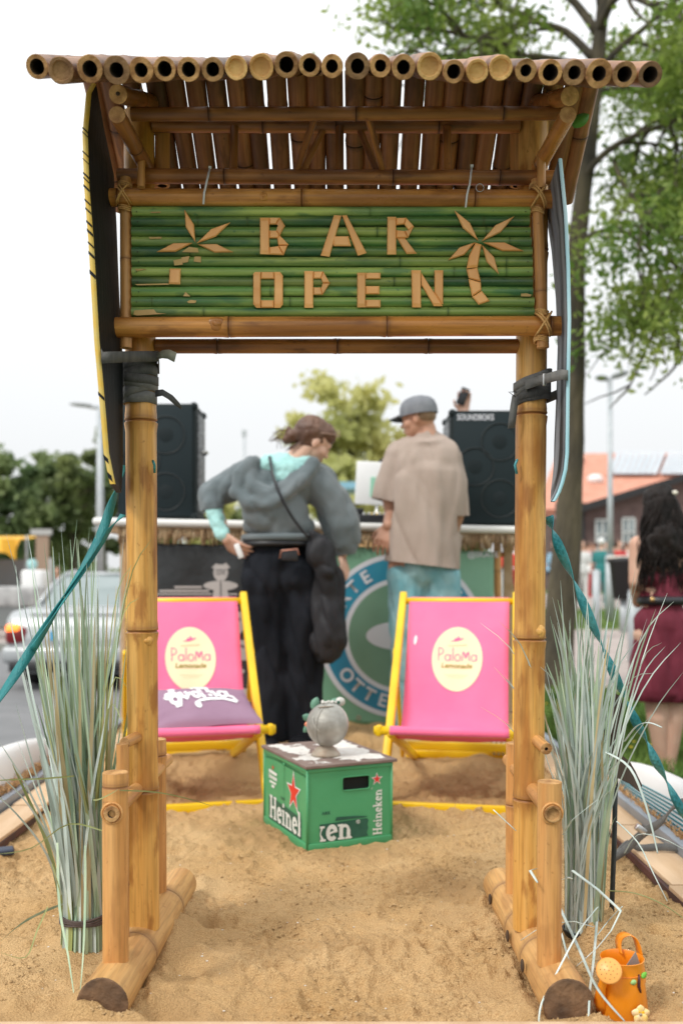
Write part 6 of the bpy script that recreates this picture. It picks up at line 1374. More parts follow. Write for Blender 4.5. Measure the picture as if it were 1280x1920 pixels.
def banner(name, label, cs, m):
    root = thing(name, label, 'banner', ((cs[0].x + cs[1].x) / 2, YBn, cs[2].z)); N = 40; mb = MB(); vs = []
    for j in range(N + 1):
        for i in range(N + 1):
            u, v = i / N, j / N; p = cs[0].lerp(cs[1], u).lerp(cs[3].lerp(cs[2], u), v); vs.append((p.x, YBn + wav(p.x, p.z), p.z))
    mb.add(vs, [(j * (N + 1) + i, (j + 1) * (N + 1) + i, (j + 1) * (N + 1) + i + 1, j * (N + 1) + i + 1) for j in range(N) for i in range(N)])
    o = mb.build('cloth', m, root); q = o.modifiers.new('s', 'SOLIDIFY'); q.thickness = .002; q.offset = 1 if False else -1
    return root
bb = banner('banner', 'black banner with pale tropical figure print behind the left deck chair', [Qc(238, 1017, YBn), Qc(598, 1024, YBn), Qc(598, 1362, YBn), Qc(238, 1362, YBn)], M['bkban'])
gb = banner('banner', 'green banner with round blue and white club badge under the counter', [Qc(600, 1022, YBn), Qc(926, 1034, YBn), Qc(922, 1378, YBn), Qc(594, 1352, YBn)], M['gnban'])
def bdec(name, vf, cx, cy, m, par, off=.004):
    c = Qc(cx, cy, YBn); k = YBn / FPX
    def f(v): x, z = c.x + v.x * k, c.z + v.y * k; return Vector((x, YBn + wav(x, z) - off - v.z, z))
    return decal(name, vf, f, m, par, True)
# ring badge (in pixel units, centre 752,1192)
bx_, by_ = 752, 1192
bdec('badge_border', ring2d(146, 155, 72, 1), bx_, by_, M['lwhite'], gb); bdec('badge_ring', ring2d(108, 146, 72, 4), bx_, by_, M['ringb'], gb)
bdec('badge_border', ring2d(99, 108, 72, 1), bx_, by_, M['lwhite'], gb); bdec('badge_field', ellipse2d(99, 99, 48, 6), bx_, by_, M['dgreen'], gb)
bdec('badge_board', ellipse2d(66, 27, 40, 4), bx_, by_ + 0, M['lwhite'], gb, .006); bdec('badge_board_spot', ellipse2d(12, 12, 20, 2, 0, 0), bx_, by_, M['dgreen'], gb, .008)
def arctext(s, a0, a1, r, size, flip=False, bold=.6):
    out = []; n = len(s)
    for i, ch in enumerate(s):
        if ch == ' ': continue
        a = R(a0 + (a1 - a0) * (i / (n - 1))); v, f = text2d(ch, size, bold); rot = a - math.pi / 2 if not flip else a + math.pi / 2
        out.append(xf((v, f), 1, r * math.cos(a), r * math.sin(a), rot=rot))
    return out
for q in arctext('SKATE COUNTRY', 176, 12, 127, 33, bold=.9) + arctext('OTTERNDORF', 216, 330, 127, 34, True, .9): bdec('badge_letter', q, bx_, by_, M['lwhite'], gb, .007)
bdec('lettering', text2d('@SKATE', 15, .3), 905, 1040, M['lwhite'], gb)
for x, y in ((610, 1036), (672, 1346), (915, 1370)):
    bdec('eyelet', ring2d(2.2, 4.5, 14, 1), x, y, M['steel'], gb)
# black banner artwork: figure with a bowl-like head, board wings, lines
bdec('figure_print', join2d(ellipse2d(14, 16, 20, 2, 0, 24), poly2([(-17, 34), (-8, 42), (0, 36), (10, 43), (18, 34), (10, 30), (-9, 30)]), poly2([(-6, 10), (6, 10), (8, 4), (-8, 4)]), ellipse2d(33, 9, 30, 2, 0, 0), poly2([(-12, -2), (12, -2), (17, -30), (-17, -30)])), 414, 1098, M['bprint'], bb)
bdec('figure_dark_line', join2d(stroke2d([([(0, 10), (0, -28)], 1.8), ([(-9, 30), (-4, 27), (0, 30), (5, 27), (10, 30)], 1.6), ([(-10, 24), (-4, 21), (2, 24), (9, 22)], 1.4)], 2)), 414, 1098, M['bkban'], bb, .006)
bdec('line_print', stroke2d([([(327, 0), (378, 0)], 4.5), ([(298, -8), (392, -8)], 4), ([(290, -14), (396, -14)], 3), ([(428, -14), (446, -14)], 3), ([(432, -8), (444, -8)], 3)], 4), 0, 1101, M['bprint'], bb) if False else None
for x0, x1, y, w in ((327, 378, 1101, 4.5), (299, 392, 1108, 4), (292, 397, 1114, 3), (430, 446, 1114, 3)):
    bdec('line_print', stroke2d([([(-(x1 - x0) / 2, 0), (0, 0), ((x1 - x0) / 2, 0)], w)], w), (x0 + x1) / 2, y, M['bprint'], bb)
bdec('lettering', xf(text2d('9', 60, 2.5), 1), 447, 1172, M['bprint'], bb); bdec('block_print', poly2([(-18, 19), (18, 19), (18, -19), (-18, -19)]), 452, 1219, M['bprint'], bb); bdec('lettering', text2d('P', 24, .6), 452, 1219, M['bkban'], bb, .006)
bdec('block_print', poly2([(-6, 3), (2, 8), (8, 4), (0, -4)]), 452, 1262, M['bprint'], bb); bdec('block_print', poly2([(-8, 12), (10, 12), (10, -10), (-8, -10)]), 456, 1303, M['bprint'], bb)
# speakers
M['spk'] = mat('speaker cabinet', (.006, .012, .013), (.010, .017, .018), 8, .6, spec=.25, bump=.3, bscale=200)
g = mat('speaker grille', (.012, .020, .024), rough=.6, spec=.25); M['grille'] = g
nn_, ll_ = g.node_tree.nodes, g.node_tree.links; tcg = nn_.new('ShaderNodeTexCoord'); vo = nn_.new('ShaderNodeTexVoronoi'); vo.inputs['Scale'].default_value = 85; vo.inputs['Randomness'].default_value = 0
ll_.new(tcg.outputs['Object'], vo.inputs['Vector']); rg = nn_.new('ShaderNodeValToRGB'); rg.color_ramp.elements[0].position = .25; rg.color_ramp.elements[1].position = .5
rg.color_ramp.elements[0].color = (.002, .003, .003, 1); rg.color_ramp.elements[1].color = (.012, .022, .026, 1); ll_.new(vo.outputs['Distance'], rg.inputs[0]); ll_.new(rg.outputs[0], nn_['Principled BSDF'].inputs['Base Color'])
M['cone'] = mat('speaker cone', (.015, .022, .024), (.02, .028, .03), 6, .45); M['ctrim'] = mat('speaker side trim', (.20, .21, .22), (.05, .055, .06), 14, .5, stretch=(1, 1, 4))
def speaker(label, x, z, rot=0):
    root = thing('loudspeaker', label, 'loudspeaker', (x, YCt + .26, z), 0, 'speakers on the bar counter'); w, d, h = .445, .36, .655; y0 = YCt + .07
    mb = MB(); mb.box((x, y0 + d / 2, z + h / 2), (w, d, h), bev=.012); mb.build('cabinet', M['spk'], root)
    mb = MB(); mb.box((x, y0 - .004, z + h / 2), (w - .035, .010, h - .035), bev=.003); mb.build('grille', M['grille'], root)
    for cx_, cz_ in ((.055, .475), (-.085, .335), (.055, .155)):
        mb = MB(); mb.lathe([(.001, .012), (.035, .014), (.045, .006), (.085, .002), (.098, .010), (.104, .006), (.108, .0)], (x + cx_, y0 - .006, z + cz_), 36, rot=Matrix.Rotation(R(90), 3, 'X') @ Matrix.Diagonal((1, 1, .35))); mb.build('driver_cone', M['grille'], root)
        mb = MB(); mb.tube([(x + cx_ + .106 * math.cos(a), y0 - .011, z + cz_ + .106 * math.sin(a)) for a in [2 * math.pi * i / 40 for i in range(41)]], .0035, 6, caps=False); mb.build('driver_ring', M['cone'], root)
    for sx_ in (-1, 1):
        for sz_ in (.015, h - .015):
            for yy in (y0 + .01, y0 + d - .01):
                mb = MB(); mb.ell((x + sx_ * (w / 2 - .012), yy, z + sz_), (.024, .024, .024), 12, 8); mb.build('corner_guard', M['spk'], root)
        mb = MB(); mb.box((x + sx_ * (w / 2 + .004), y0 + d / 2, z + h / 2), (.010, d - .10, h - .10), bev=.003); sd = mb.build('side_plate', M['ctrim'], root)
        mb = MB(); mb.tube([(x + sx_ * (w / 2 + .01), y0 + .14, z + h * .60), (x + sx_ * (w / 2 + .03), y0 + .15, z + h * .62), (x + sx_ * (w / 2 + .03), y0 + .25, z + h * .62), (x + sx_ * (w / 2 + .01), y0 + .26, z + h * .60)], .008, 8); mb.build('handle', M['steel'], root)
    return root, y0
zt_ = lambda x: a_.z + slope * (x - a_.x) + .022
sl_, y0_ = speaker('tall black loudspeaker on left end of counter behind left bamboo post', -1.045, zt_(-1.045))
sr_, y0_ = speaker('tall black loudspeaker with white lettering on right end of counter', .838, zt_(.838))
decal('lettering', xf(text2d('SOUNDBOKS', .040, .0008, 1.0), .86, sy=1.15), lambda v: Vector((.838 - .083 + v.x, y0_ - .0125, zt_(.838) + .612 + v.y)), M['lwhite'], sr_)
# DJ gear
dj = thing('dj_mixer', 'black DJ controller with knobs on the counter between the two people', 'dj mixer', (Qc(690, 975).x, YCt + .25, zt_(.2)))
zc_ = zt_(.15); mb = MB(); mb.box((.16, YCt + .28, zc_ + .03), (.42, .30, .05), bev=.006); mb.build('case', M['blk'], dj); mb = MB(); mb.box((.07, YCt + .30, zc_ + .075), (.12, .16, .045), bev=.005); mb.build('effects_unit', M['blk'], dj)
for k in range(12): 
    mb = MB(); mb.lathe([(.008, 0), (.009, .012), (.006, .016), (.001, .017)], (.13 + (k % 6) * .03, YCt + .18 + (k // 6) * .05, zc_ + .055), 10); mb.build('knob', M['steel'], dj)
ms = thing('display_board', 'white framed board with mint green panel standing behind the DJ gear', 'sign board', (Qc(690, 950, 5.9).x, 5.9, 1.2))
mb = MB(); c_ = Qc(697, 907, 5.9); mb.box((c_.x + .05, 5.9, c_.z), (.30, .02, .265), rot=Matrix.Rotation(R(3), 3, 'Y'), bev=.006); mb.build('frame', M['white'], ms)
mb = MB(); mb.box((c_.x + .085, 5.885, c_.z - .025), (.19, .008, .12), rot=Matrix.Rotation(R(3), 3, 'Y')); mb.build('panel', mat('mint panel', (.30, .62, .45), rough=.6), ms)
mb = MB(); mb.tube([(c_.x + .03, 5.9, c_.z - .13), (c_.x + .03, 5.9, 1.13)], .010, 8); mb.build('stem', M['steel'], ms)
yb = thing('yellow_cup', 'small yellow cup beside the DJ gear near the man', 'cup', (Qc(708, 962, 5.7).x, 5.7, 1.17)); mb = MB(); mb.lathe([(.001, 0), (.028, 0), (.036, .075), (.034, .075), (.026, .004), (.001, .004)], (Qc(706, 962, 5.65).x, 5.65, zt_(.2)), 18); mb.build('cup', M['byellow'], yb)
# ================================================================ CAR
M['silver'] = mat('silver paint', (.40, .42, .43), (.43, .45, .46), 3, .38, metal=.25, coat=.15)
M['glass'] = mat('tinted glass', (.20, .25, .25), (.26, .31, .31), 2, .08, spec=.9); M['tyre'] = mat('tyre rubber', (.02, .02, .021), rough=.85)
M['redl'] = mat('tail lamp', (.20, .012, .015), rough=.15); M['amb'] = mat('lit indicator', (.9, .18, .02), rough=.3, emit=((1, .22, .04), 2.2)); M['blackp'] = mat('black trim', (.02, .02, .022), rough=.6)
car = thing('parked_car', 'silver sedan with lit rear indicator on the road at left', 'car', (-3.18, 11.4, -.5), R(-3))
def sec(y, hw, zb_, zt2, rz=.12, n=6):
    """rounded box section of the lower body"""
    pts = []
    for (cx_, cz_, a0) in ((hw - rz, zt2 - rz * .6, 0), (-(hw - rz), zt2 - rz * .6, 90), (-(hw - .06), zb_ + .06, 180), (hw - .06, zb_ + .06, 270)):
        rx_, rz_ = (rz, rz * .6) if a0 < 180 else (.06, .06)
        for k in range(n + 1): a = R(a0 + 90 * k / n); pts.append((cx_ + rx_ * math.cos(a), y, cz_ + rz_ * math.sin(a)))
    return pts
st = [(0.0, .72, .30, .62), (.03, .80, .24, .74), (.10, .845, .20, .90), (.22, .855, .19, .955), (.6, .86, .19, .975), (.9, .86, .19, .975), (1.6, .86, .19, .96), (2.6, .86, .19, .95), (3.2, .86, .19, .93), (3.9, .84, .20, .84), (4.25, .80, .24, .74), (4.4, .70, .30, .58)]
mb = MB(); vs = []; 
for s_ in st: vs += sec(*s_)
ns = len(vs) // len(st); mb.add(vs, [(i * ns + k, i * ns + (k + 1) % ns, (i + 1) * ns + (k + 1) % ns, (i + 1) * ns + k) for i in range(len(st) - 1) for k in range(ns)]); mb.add(vs[:ns] + vs[-ns:], [tuple(range(ns))[::-1], tuple(range(ns, 2 * ns))], 0, False)
mb.build('body', M['silver'], car, True)
gs = [(.72, .70, .965, .97), (1.02, .655, .965, 1.22), (1.35, .60, .965, 1.38), (1.7, .58, .965, 1.425), (2.3, .58, .965, 1.43), (2.65, .60, .965, 1.39), (3.25, .70, .945, .96)]
def gsec(y, hw, zb_, zt2): 
    r = .07; return [(.74, y, zb_), (hw + .02, y, max(zb_ + .002, zt2 - r)), (hw - .07, y, zt2), (-(hw - .07), y, zt2), (-(hw + .02), y, max(zb_ + .002, zt2 - r)), (-.74, y, zb_)]
mb = MB(); vs = []
for q in gs: vs += gsec(*q)
for i in range(len(gs) - 1):
    for k in range(5):
        top = (k == 2 and 2 <= i <= 3) ; mb.add([], [], 0)
        mb.f.append((i * 6 + k, i * 6 + k + 1, i * 6 + 7 + k, i * 6 + 6 + k)); mb.m.append(1 if ((k == 2 and i not in (2, 3, 4)) or k in (0, 4)) else 0); mb.sm.append(False)
mb.v = [tuple(v) for v in vs]; mb.attr = [0.0] * len(vs)
cab = mb.build('cabin', [M['silver'], M['glass']], car, True)
mb = MB()
for sx_ in (-1, 1):
    mb.tube([(sx_ * .70, .70, .975), (sx_ * .635, 1.02, 1.215), (sx_ * .56, 1.36, 1.385), (sx_ * .52, 1.7, 1.425)], .035, 8); mb.tube([(sx_ * .655, 2.0, .97), (sx_ * .60, 2.0, 1.40)], .03, 6); mb.tube([(sx_ * .70, 3.2, .955), (sx_ * .56, 2.62, 1.38)], .03, 6)
mb.tube([(-.53, 1.36, 1.39), (.53, 1.36, 1.39)], .03, 6); mb.tube([(-.70, .70, .975), (.70, .70, .975)], .02, 6)
mb.build('pillars', M['silver'], car, True)
for sx_ in (-1, 1):
    mb = MB(); mb.box((sx_ * .70, .055, .66), (.25, .16, .20), bev=.04, rot=Matrix.Rotation(R(-sx_ * 12), 3, 'Z')); tl = mb.build('tail_light', M['redl'], car, True)
    if sx_ < 0:
        mb = MB(); mb.box((-.735, .03, .745), (.17, .14, .10), bev=.035, rot=Matrix.Rotation(R(12), 3, 'Z')); mb.build('lit_lens', M['amb'], tl, False) if False else mb.build('indicator', M['amb'], car, True)
for sx_ in (-1, 1):
    for y in (.85, 3.45):
        mb = MB(); mb.lathe([(.18, -.10), (.30, -.10), (.315, -.07), (.315, .07), (.30, .10), (.18, .10)], (sx_ * .75, y, .315), 28, rot=Matrix.Rotation(R(90), 3, 'Y')); wh = mb.build('wheel', M['tyre'], car, True)
        mb = MB(); mb.lathe([(.001, 0), (.10, .02), (.19, .0), (.20, -.03)], (0, 0, 0), 24, rot=Matrix.Rotation(R(90 * sx_), 3, 'Y')); r_o = bpy.data.objects.new('rim', mb.mesh('rim', M['steel'])); place(r_o, wh, Matrix.Translation((sx_ * .06, 0, .315)), True)
mb = MB(); mb.box((0, .02, .43), (1.70, .20, .20), bev=.05); mb.build('bumper', M['silver'], car, True)
mb = MB(); mb.box((0, -.005, .30), (1.5, .20, .12), bev=.03); mb.build('lower_valance', M['blackp'], car, True)
mb = MB(); mb.box((0, -.005, .66), (.54, .02, .12), bev=.004); pl = mb.build('number_plate', M['white'], car, True)
mb = MB(); mb.box((-.25, -.018, .66), (.045, .006, .115)); mb.build('blue_strip', mat('plate blue', (.05, .35, .60), rough=.4), car, True)
mb = MB(); mb.box((0, .105, .905), (1.1, .02, .012)); mb.build('boot_seam', M['blackp'], car, True)
mb = MB(); mb.box((0, .93, 1.055), (.50, .015, .030), rot=Matrix.Rotation(R(-40), 3, 'X')); mb.build('high_brake_light', mat('pale red lens', (.55, .16, .13), rough=.4), car, True)
# ================================================================ LAMP POSTS, POLES
M['galv'] = mat('galvanised pole', (.42, .46, .48), (.50, .53, .55), 6, .5, metal=.2); M['lampgrey'] = mat('lamp head grey', (.22, .24, .24), rough=.5)
def lamp(label, px, ytop, ybase_z, Y, r0, r1, heads):
    b = P(px, 1000, Y); t = P(px, ytop, Y); root = thing('street_lamp', label, 'street lamp', (b.x, Y, ybase_z)); 
    mb = MB(); mb.tube([(b.x, Y, ybase_z), (b.x, Y, ybase_z + 1.2)], r0 * 1.5, 14); mb.build('base', M['galv'], root)
    mb = MB(); mb.tube([(b.x, Y, ybase_z + 1.2), (b.x, Y, (ybase_z + t.z) / 2), (b.x - .002, Y, t.z)], [r0, (r0 + r1) / 2, r1], 12); mb.build('pole', M['galv'], root)
    for dx, dz, L in heads:
        mb = MB(); mb.tube([(b.x, Y, t.z), (b.x + dx, Y, t.z + dz)], r1 * .7, 8); mb.build('arm', M['galv'], root)
        mb = MB(); mb.ell((b.x + dx + L * .4 * (1 if dx > 0 else -1), Y, t.z + dz + .03), (abs(L), .10, .055), 14, 8, rot=Matrix.Rotation(R(-18 if dx > 0 else 5), 3, 'Y')); mb.build('lamp_head', M['lampgrey'], root)
    return root
lamp('tall grey street lamp with two heads in front of brick building', 1143, 712, float(gz(4.5, 17)), 17.0, .055, .04, [(.10, .06, .17), (-.10, .0, .12)])
lamp('slim pale street lamp behind the teal strap left of gate', 188, 765, -.5, 26.0, .11, .08, [(-.35, .05, .35), (.3, .05, .2)])
mp_ = thing('antenna_mast', 'thin distant mast between left speaker and the woman in hoodie', 'mast', (P(458, 880, 60).x, 60, -.5)); mb = MB(); q = P(458, 812, 60); mb.tube([(q.x, 60, -.5), (q.x, 60, q.z)], .07, 8); mb.build('pole', M['galv'], mp_); mb = MB(); mb.box((q.x, 60, q.z), (.25, .2, .35)); mb.build('lamp_head', M['galv'], mp_)
# ================================================================ BUILDING RIGHT
M['tile'] = mat('red roof tile', (.54, .225, .145), (.62, .29, .20), 3, .8); M['brick'] = mat('dark brick', (.13, .085, .08), (.18, .12, .11), 5, .9); M['panel'] = mat('roof glazing', (.38, .42, .46), (.50, .54, .57), 3, .3)
M['wglass'] = mat('window glass', (.30, .36, .38), (.12, .15, .16), 1.5, .15); M['wframe'] = mat('window frame', (.62, .64, .63), rough=.6)
hall = thing('brick_hall', 'dark brick hall with red tiled roof beyond the lamp post', 'building', (14, 40, .7))
YB_ = 40
g0 = P(1000, 955, 34); g1 = P(1480, 955, 34); r0_ = P(1045, 850, 44); r1_ = P(1520, 850, 44)
mb = MB(); mb.add([g0, g1, r1_, r0_], [(0, 1, 2, 3)], 0, False); rf = mb.build('roof', M['tile'], hall); q = rf.modifiers.new('s', 'SOLIDIFY'); q.thickness = .25
mb = MB(); mb.box(((g0.x + g1.x) / 2 + .3, 38.5, (g0.z + .3) / 2), (g1.x - g0.x - .6, 8.5, g0.z - .3)); mb.build('wall', M['brick'], hall)
def onroof(u, v, o=.16): return g0.lerp(g1, u).lerp(r0_.lerp(r1_, u), v) + Vector((0, -o * .3, o))
for (u0, u1, v0, v1, nm) in ((.235, .43, .50, .96, 'roof_glazing'), (.44, .60, .50, .96, 'roof_glazing'), (.07, .115, .30, .88, 'roof_glazing')):
    nu = 8 if u1 - u0 > .1 else 3
    for k in range(nu):
        a, b = u0 + (u1 - u0) * k / nu, u0 + (u1 - u0) * (k + .9) / nu; mb = MB(); mb.add([onroof(a, v0), onroof(b, v0), onroof(b, v1), onroof(a, v1)], [(0, 1, 2, 3)], 0, False); mb.build('glazing_panel', M['panel'], rf)
mb = MB(); mb.ell(onroof(.195, .42, .1), (.32, .25, .22), 14, 10); mb.build('roof_dome', M['white'], rf)
# front gable wing rising to the right
wing = thing('brick_wing', 'dark brick gabled wing with pale windows behind the woman in maroon', 'building', (16, 30, .6))
YG = 30.0
pw = [P(1030, 1120, YG), P(1030, 975, YG), P(1096, 948, YG), P(1290, 886, YG), P(1480, 836, YG), P(1600, 870, YG), P(1600, 1120, YG)]
for p in pw: p.z = max(p.z, .3) if p.z > .5 else .2
mb = MB(); mb.prism(pw, (0, 9, 0)); mb.build('wall', M['brick'], wing)
mb = MB(); mb.prism([P(1082, 962, 29.6), P(1082, 948, 29.6), P(1485, 828, 29.6), P(1485, 842, 29.6)], (0, .6, 0)); mb.build('verge', M['blackp'], wing)
for x0, x1, y0w, y1w in ((1116, 1140, 975, 1030), (1166, 1188, 972, 1024), (1236, 1262, 960, 1015)):
    a, b = P(x0, y0w, 29.93), P(x1, y1w, 29.93); mb = MB(); mb.box(((a.x + b.x) / 2, 29.95, (a.z + b.z) / 2), (b.x - a.x, .08, a.z - b.z)); wn_ = mb.build('window', M['wglass'], wing)
    mb = MB()
    for t in (0, .5, 1): mb.box((a.x + (b.x - a.x) * t, 29.9, (a.z + b.z) / 2), (.05, .06, a.z - b.z))
    for t in (0, .5, 1): mb.box(((a.x + b.x) / 2, 29.9, b.z + (a.z - b.z) * t), (b.x - a.x, .06, .06))
    mb.build('frame', M['wframe'], wn_)
mb = MB(); a = P(1068, 1000, 29.9); mb.box((a.x, 29.9, a.z), (.9, .1, 1.9)); mb.build('door', M['blackp'], wing)
# ================================================================ TREES
M['leafA'] = mat('locust leaf', (.09, .17, .025), (.32, .38, .08), 1.2, .6, rnd=0, ramp=(.35, .7)); M['leafB'] = mat('dark leaf', (.10, .155, .065), (.26, .31, .13), .5, .7); M['leafC'] = mat('hazed yellow green leaf', (.40, .42, .16), (.62, .58, .25), .35, .7)  # leafC is yellow green, paled to put distance haze into the colour
M['leafD'] = mat('mid leaf', (.09, .13, .05), (.20, .23, .08), .4, .7)
for k in ('leafA', 'leafB', 'leafC', 'leafD'):
    b = M[k].node_tree.nodes['Principled BSDF']; b.inputs['Transmission Weight'].default_value = 0; b.inputs['Subsurface Weight'].default_value = .0
    nt = M[k].node_tree; tr = nt.nodes.new('ShaderNodeBsdfTranslucent'); mxs = nt.nodes.new('ShaderNodeMixShader'); mxs.inputs[0].default_value = .42
    src = b.inputs['Base Color'].links[0].from_socket; hs = nt.nodes.new('ShaderNodeHueSaturation'); hs.inputs['Value'].default_value = 1.6; nt.links.new(src, hs.inputs['Color']); nt.links.new(hs.outputs[0], tr.inputs['Color'])
    ou = nt.nodes['Material Output']; nt.links.new(b.outputs[0], mxs.inputs[1]); nt.links.new(tr.outputs[0], mxs.inputs[2]); nt.links.new(mxs.outputs[0], ou.inputs['Surface'])
M['bark'] = mat('bark', (.05, .043, .032), (.12, .098, .06), 7, .95, bump=1.0, bscale=22, stretch=(1, 1, .25), bdist=.04)
def branches(p, d, L, r, depth, mb, ends, rng, spread=.6, up=.1, kids=3):
    n = 6; pts = [p]; dd = d.copy()
    for i in range(n):
        dd = (dd + Vector((rng.gauss(0, .13), rng.gauss(0, .13), rng.gauss(0, .10) + up * .25))).normalized(); pts.append(pts[-1] + dd * L / n)
    mb.tube(pts, [r * (1 - .55 * i / n) for i in range(n + 1)], 7 if r > .03 else 5)
    if depth <= 1: ends += [pts[-1], pts[-2], pts[-3], pts[-4]]
    if depth == 0: return
    for k in range(kids):
        i = rng.choice((2, 3, 4, 5, 6)) if k else 6; a = rng.uniform(0, 6.28); o = dd.orthogonal().normalized(); w = dd.cross(o)
        nd = (dd + (o * math.cos(a) + w * math.sin(a)) * spread * rng.uniform(.7, 1.4)).normalized(); branches(pts[i], nd, L * rng.uniform(.55, .8), r * (.5 if k else .6) , depth - 1, mb, ends, rng, spread, up, kids)
# big locust tree at right, trunk rises behind the right board
big = thing('locust_tree', 'tall locust tree with dark trunk and airy leaves right of the gate', 'tree', (P(1045, 1200, 9).x, 9, -.19))
rng = random.Random(4); mb = MB(); tp = [(1040, 1300), (1047, 1180), (1060, 1050), (1069, 900), (1076, 750), (1078, 600), (1082, 450), (1098, 320), (1108, 220), (1118, 130), (1126, 40), (1136, -90), (1145, -220)]
tr_ = [.165, .150, .135, .112, .095, .088, .084, .080, .076, .070, .060, .05, .035]
pts = [P(x, y, 9.0) for x, y in tp]; pts[0].z = -.25
vsn = MB(); vsn.tube(cat(pts, 4), np.interp(np.linspace(0, 12, 49), range(13), tr_).tolist(), 16)
vsn.v = [tuple(Vector(v) + Vector((mnoise.noise(Vector(v) * 3), mnoise.noise(Vector(v) * 3 + Vector((9, 0, 0))), 0)) * .014) for v in vsn.v]
vsn.build('trunk', M['bark'], big)
ends = []; mb = MB()
def limb(pp, r0, r1, depth=2, n=4, Y0=9.0):
    pts = cat([P(x, y, Y) for x, y, Y in pp], 4); m_ = len(pts); mb.tube(pts, [r0 + (r1 - r0) * i / (m_ - 1) for i in range(m_)], 8)
    for k in range(n):
        i = int(m_ * (.35 + .6 * (k + 1) / n)); i = min(i, m_ - 1); d = (pts[i] - pts[i - 1]).normalized(); a = rng.uniform(0, 6.28); nd = (d * .6 + Vector((rng.gauss(0, .4), rng.gauss(0, .5), rng.gauss(-.1, .5)))).normalized(); branches(pts[i], nd, rng.uniform(.5, .85), .022, depth, mb, ends, rng, .8, -.15, 3)
limb([(1092, 345, 9), (1110, 310, 8.9), (1150, 275, 8.8), (1200, 250, 8.7), (1270, 225, 8.5), (1340, 190, 8.4)], .040, .016, 2, 6)
limb([(1078, 470, 9), (1110, 440, 8.9), (1165, 432, 8.8), (1230, 475, 8.7), (1300, 500, 8.6)], .035, .012, 2, 6)
limb([(1114, 150, 9), (1150, 100, 8.9), (1210, 50, 8.8), (1290, -20, 8.6)], .038, .018, 2, 4)
limb([(1112, 180, 9), (1160, 165, 9.2), (1220, 180, 9.4), (1300, 230, 9.5)], .03, .012, 2, 5)
limb([(1150, 300, 8.9), (1165, 340, 8.7), (1200, 390, 8.6), (1235, 420, 8.5)], .02, .01, 2, 4)
limb([(1112, 110, 9), (1060, 60, 9.1), (1000, 40, 9.0), (930, 10, 9.0)], .045, .015, 2, 6)
limb([(1105, 130, 9), (1040, 110, 8.7), (960, 100, 8.5), (880, 70, 8.4)], .035, .01, 2, 6)
limb([(1118, 60, 9), (1060, -10, 9.3), (980, -30, 9.3), (860, -20, 9.2)], .045, .015, 2, 6)
limb([(1122, 60, 9), (1160, -10, 8.6), (1240, 20, 8.2), (1330, 80, 8.0)], .045, .015, 2, 6)
limb([(1240, 480, 8.7), (1255, 540, 8.6), (1240, 590, 8.5)], .012, .006, 1, 3)
limb([(1128, 20, 9), (1110, -90, 9), (1060, -190, 9), (1000, -260, 9)], .05, .02, 2, 5); limb([(1135, -20, 9), (1190, -130, 9), (1290, -190, 9)], .05, .02, 2, 5)
mb.build('limbs', M['bark'], big)
E = np.array([list(e) for e in ends]); cl = []
RSn = np.random.RandomState(3)
px_ = CX + E[:, 0] * FPX / E[:, 1]; py_ = HY - (E[:, 2] - CZ) * FPX / E[:, 1]
E = E[~((px_ < 1060) & (py_ > 150)) & ~((px_ < 830) & (py_ > 50)) & (RSn.rand(len(E)) > .35 * (px_ < 1060)) & ~((py_ > 660))]
for e in E:
    n = RSn.randint(22, 44); dr = RSn.normal(size=3); dr[2] = -abs(dr[2]) * .5; dr /= np.linalg.norm(dr)
    t = RSn.rand(n, 1); cl.append(e + dr * t * .34 + RSn.normal(size=(n, 3)) * (.06 + .07 * t))
C_ = np.concatenate(cl); print('big leaves', len(C_)); C_ = C_[RSn.permutation(len(C_))[:32000]]
cr = quads('crown', C_, .038, M['leafA'], big, asp=.55); cr['kind'] = 'stuff'
# yellowish leaves of another tree just behind, at top centre
def crown_cloud(c, r, n, rs, lumps=9, hollow=.55):
    L = rs.normal(size=(lumps, 3)); L /= np.linalg.norm(L, axis=1)[:, None]; L = L * np.array(r) * rs.uniform(.2, .92, (lumps, 1)); rad = rs.uniform(.22, .46, lumps) * min(r) * (12 / lumps) ** .3
    k = rs.randint(0, lumps, n); d = rs.normal(size=(n, 3)); d /= np.linalg.norm(d, axis=1)[:, None]; q = np.abs(rs.normal(size=(n, 1))) * .62 + .15
    return np.array(c) + L[k] + d * q * rad[k][:, None] * np.array([1.2, 1.2, .75])
def tree(label, px, ybase_z, Y, ytop, wpx, mk, n=2600, leaf=.16, trunk=True, group='background trees', lumps=22, bot=None, seed=0, name='tree'):
    rs = np.random.RandomState(seed + 10); b = P(px, 1000, Y); top = P(px, ytop, Y).z; h = top - ybase_z; w = wpx * Y / FPX / 2; z0 = ybase_z + h * (.22 if bot is None else bot)
    root = thing(name, label, 'tree', (b.x, Y, ybase_z), 0, group); cz_ = (z0 + top) / 2; r = (w, w * .8, (top - z0) / 2)
    if trunk:
        mb = MB(); rn = random.Random(seed); en = []; mb.tube([(b.x, Y, ybase_z), (b.x + .1, Y, ybase_z + h * .3), (b.x, Y, ybase_z + h * .62)], [h * .028, h * .022, h * .008], 8)
        for k in range(7): branches(Vector((b.x + .05, Y, ybase_z + h * (.25 + .055 * k))), Vector((rn.uniform(-1, 1), rn.uniform(-1, 1), .9)).normalized(), h * .14, h * .007, 1, mb, en, rn, .7, .1, 2)
        mb.build('trunk', M['bark'], root)
    o = quads('crown', crown_cloud((b.x, Y, cz_), r, n, rs, lumps), leaf, M[mk], root, asp=.7); o['kind'] = 'stuff'; return root
tree('feathery yellow green tree rising behind the woman and the counter', 655, -.5, 30, 600, 310, 'leafC', 6500, .15, lumps=60, bot=.12, seed=2)
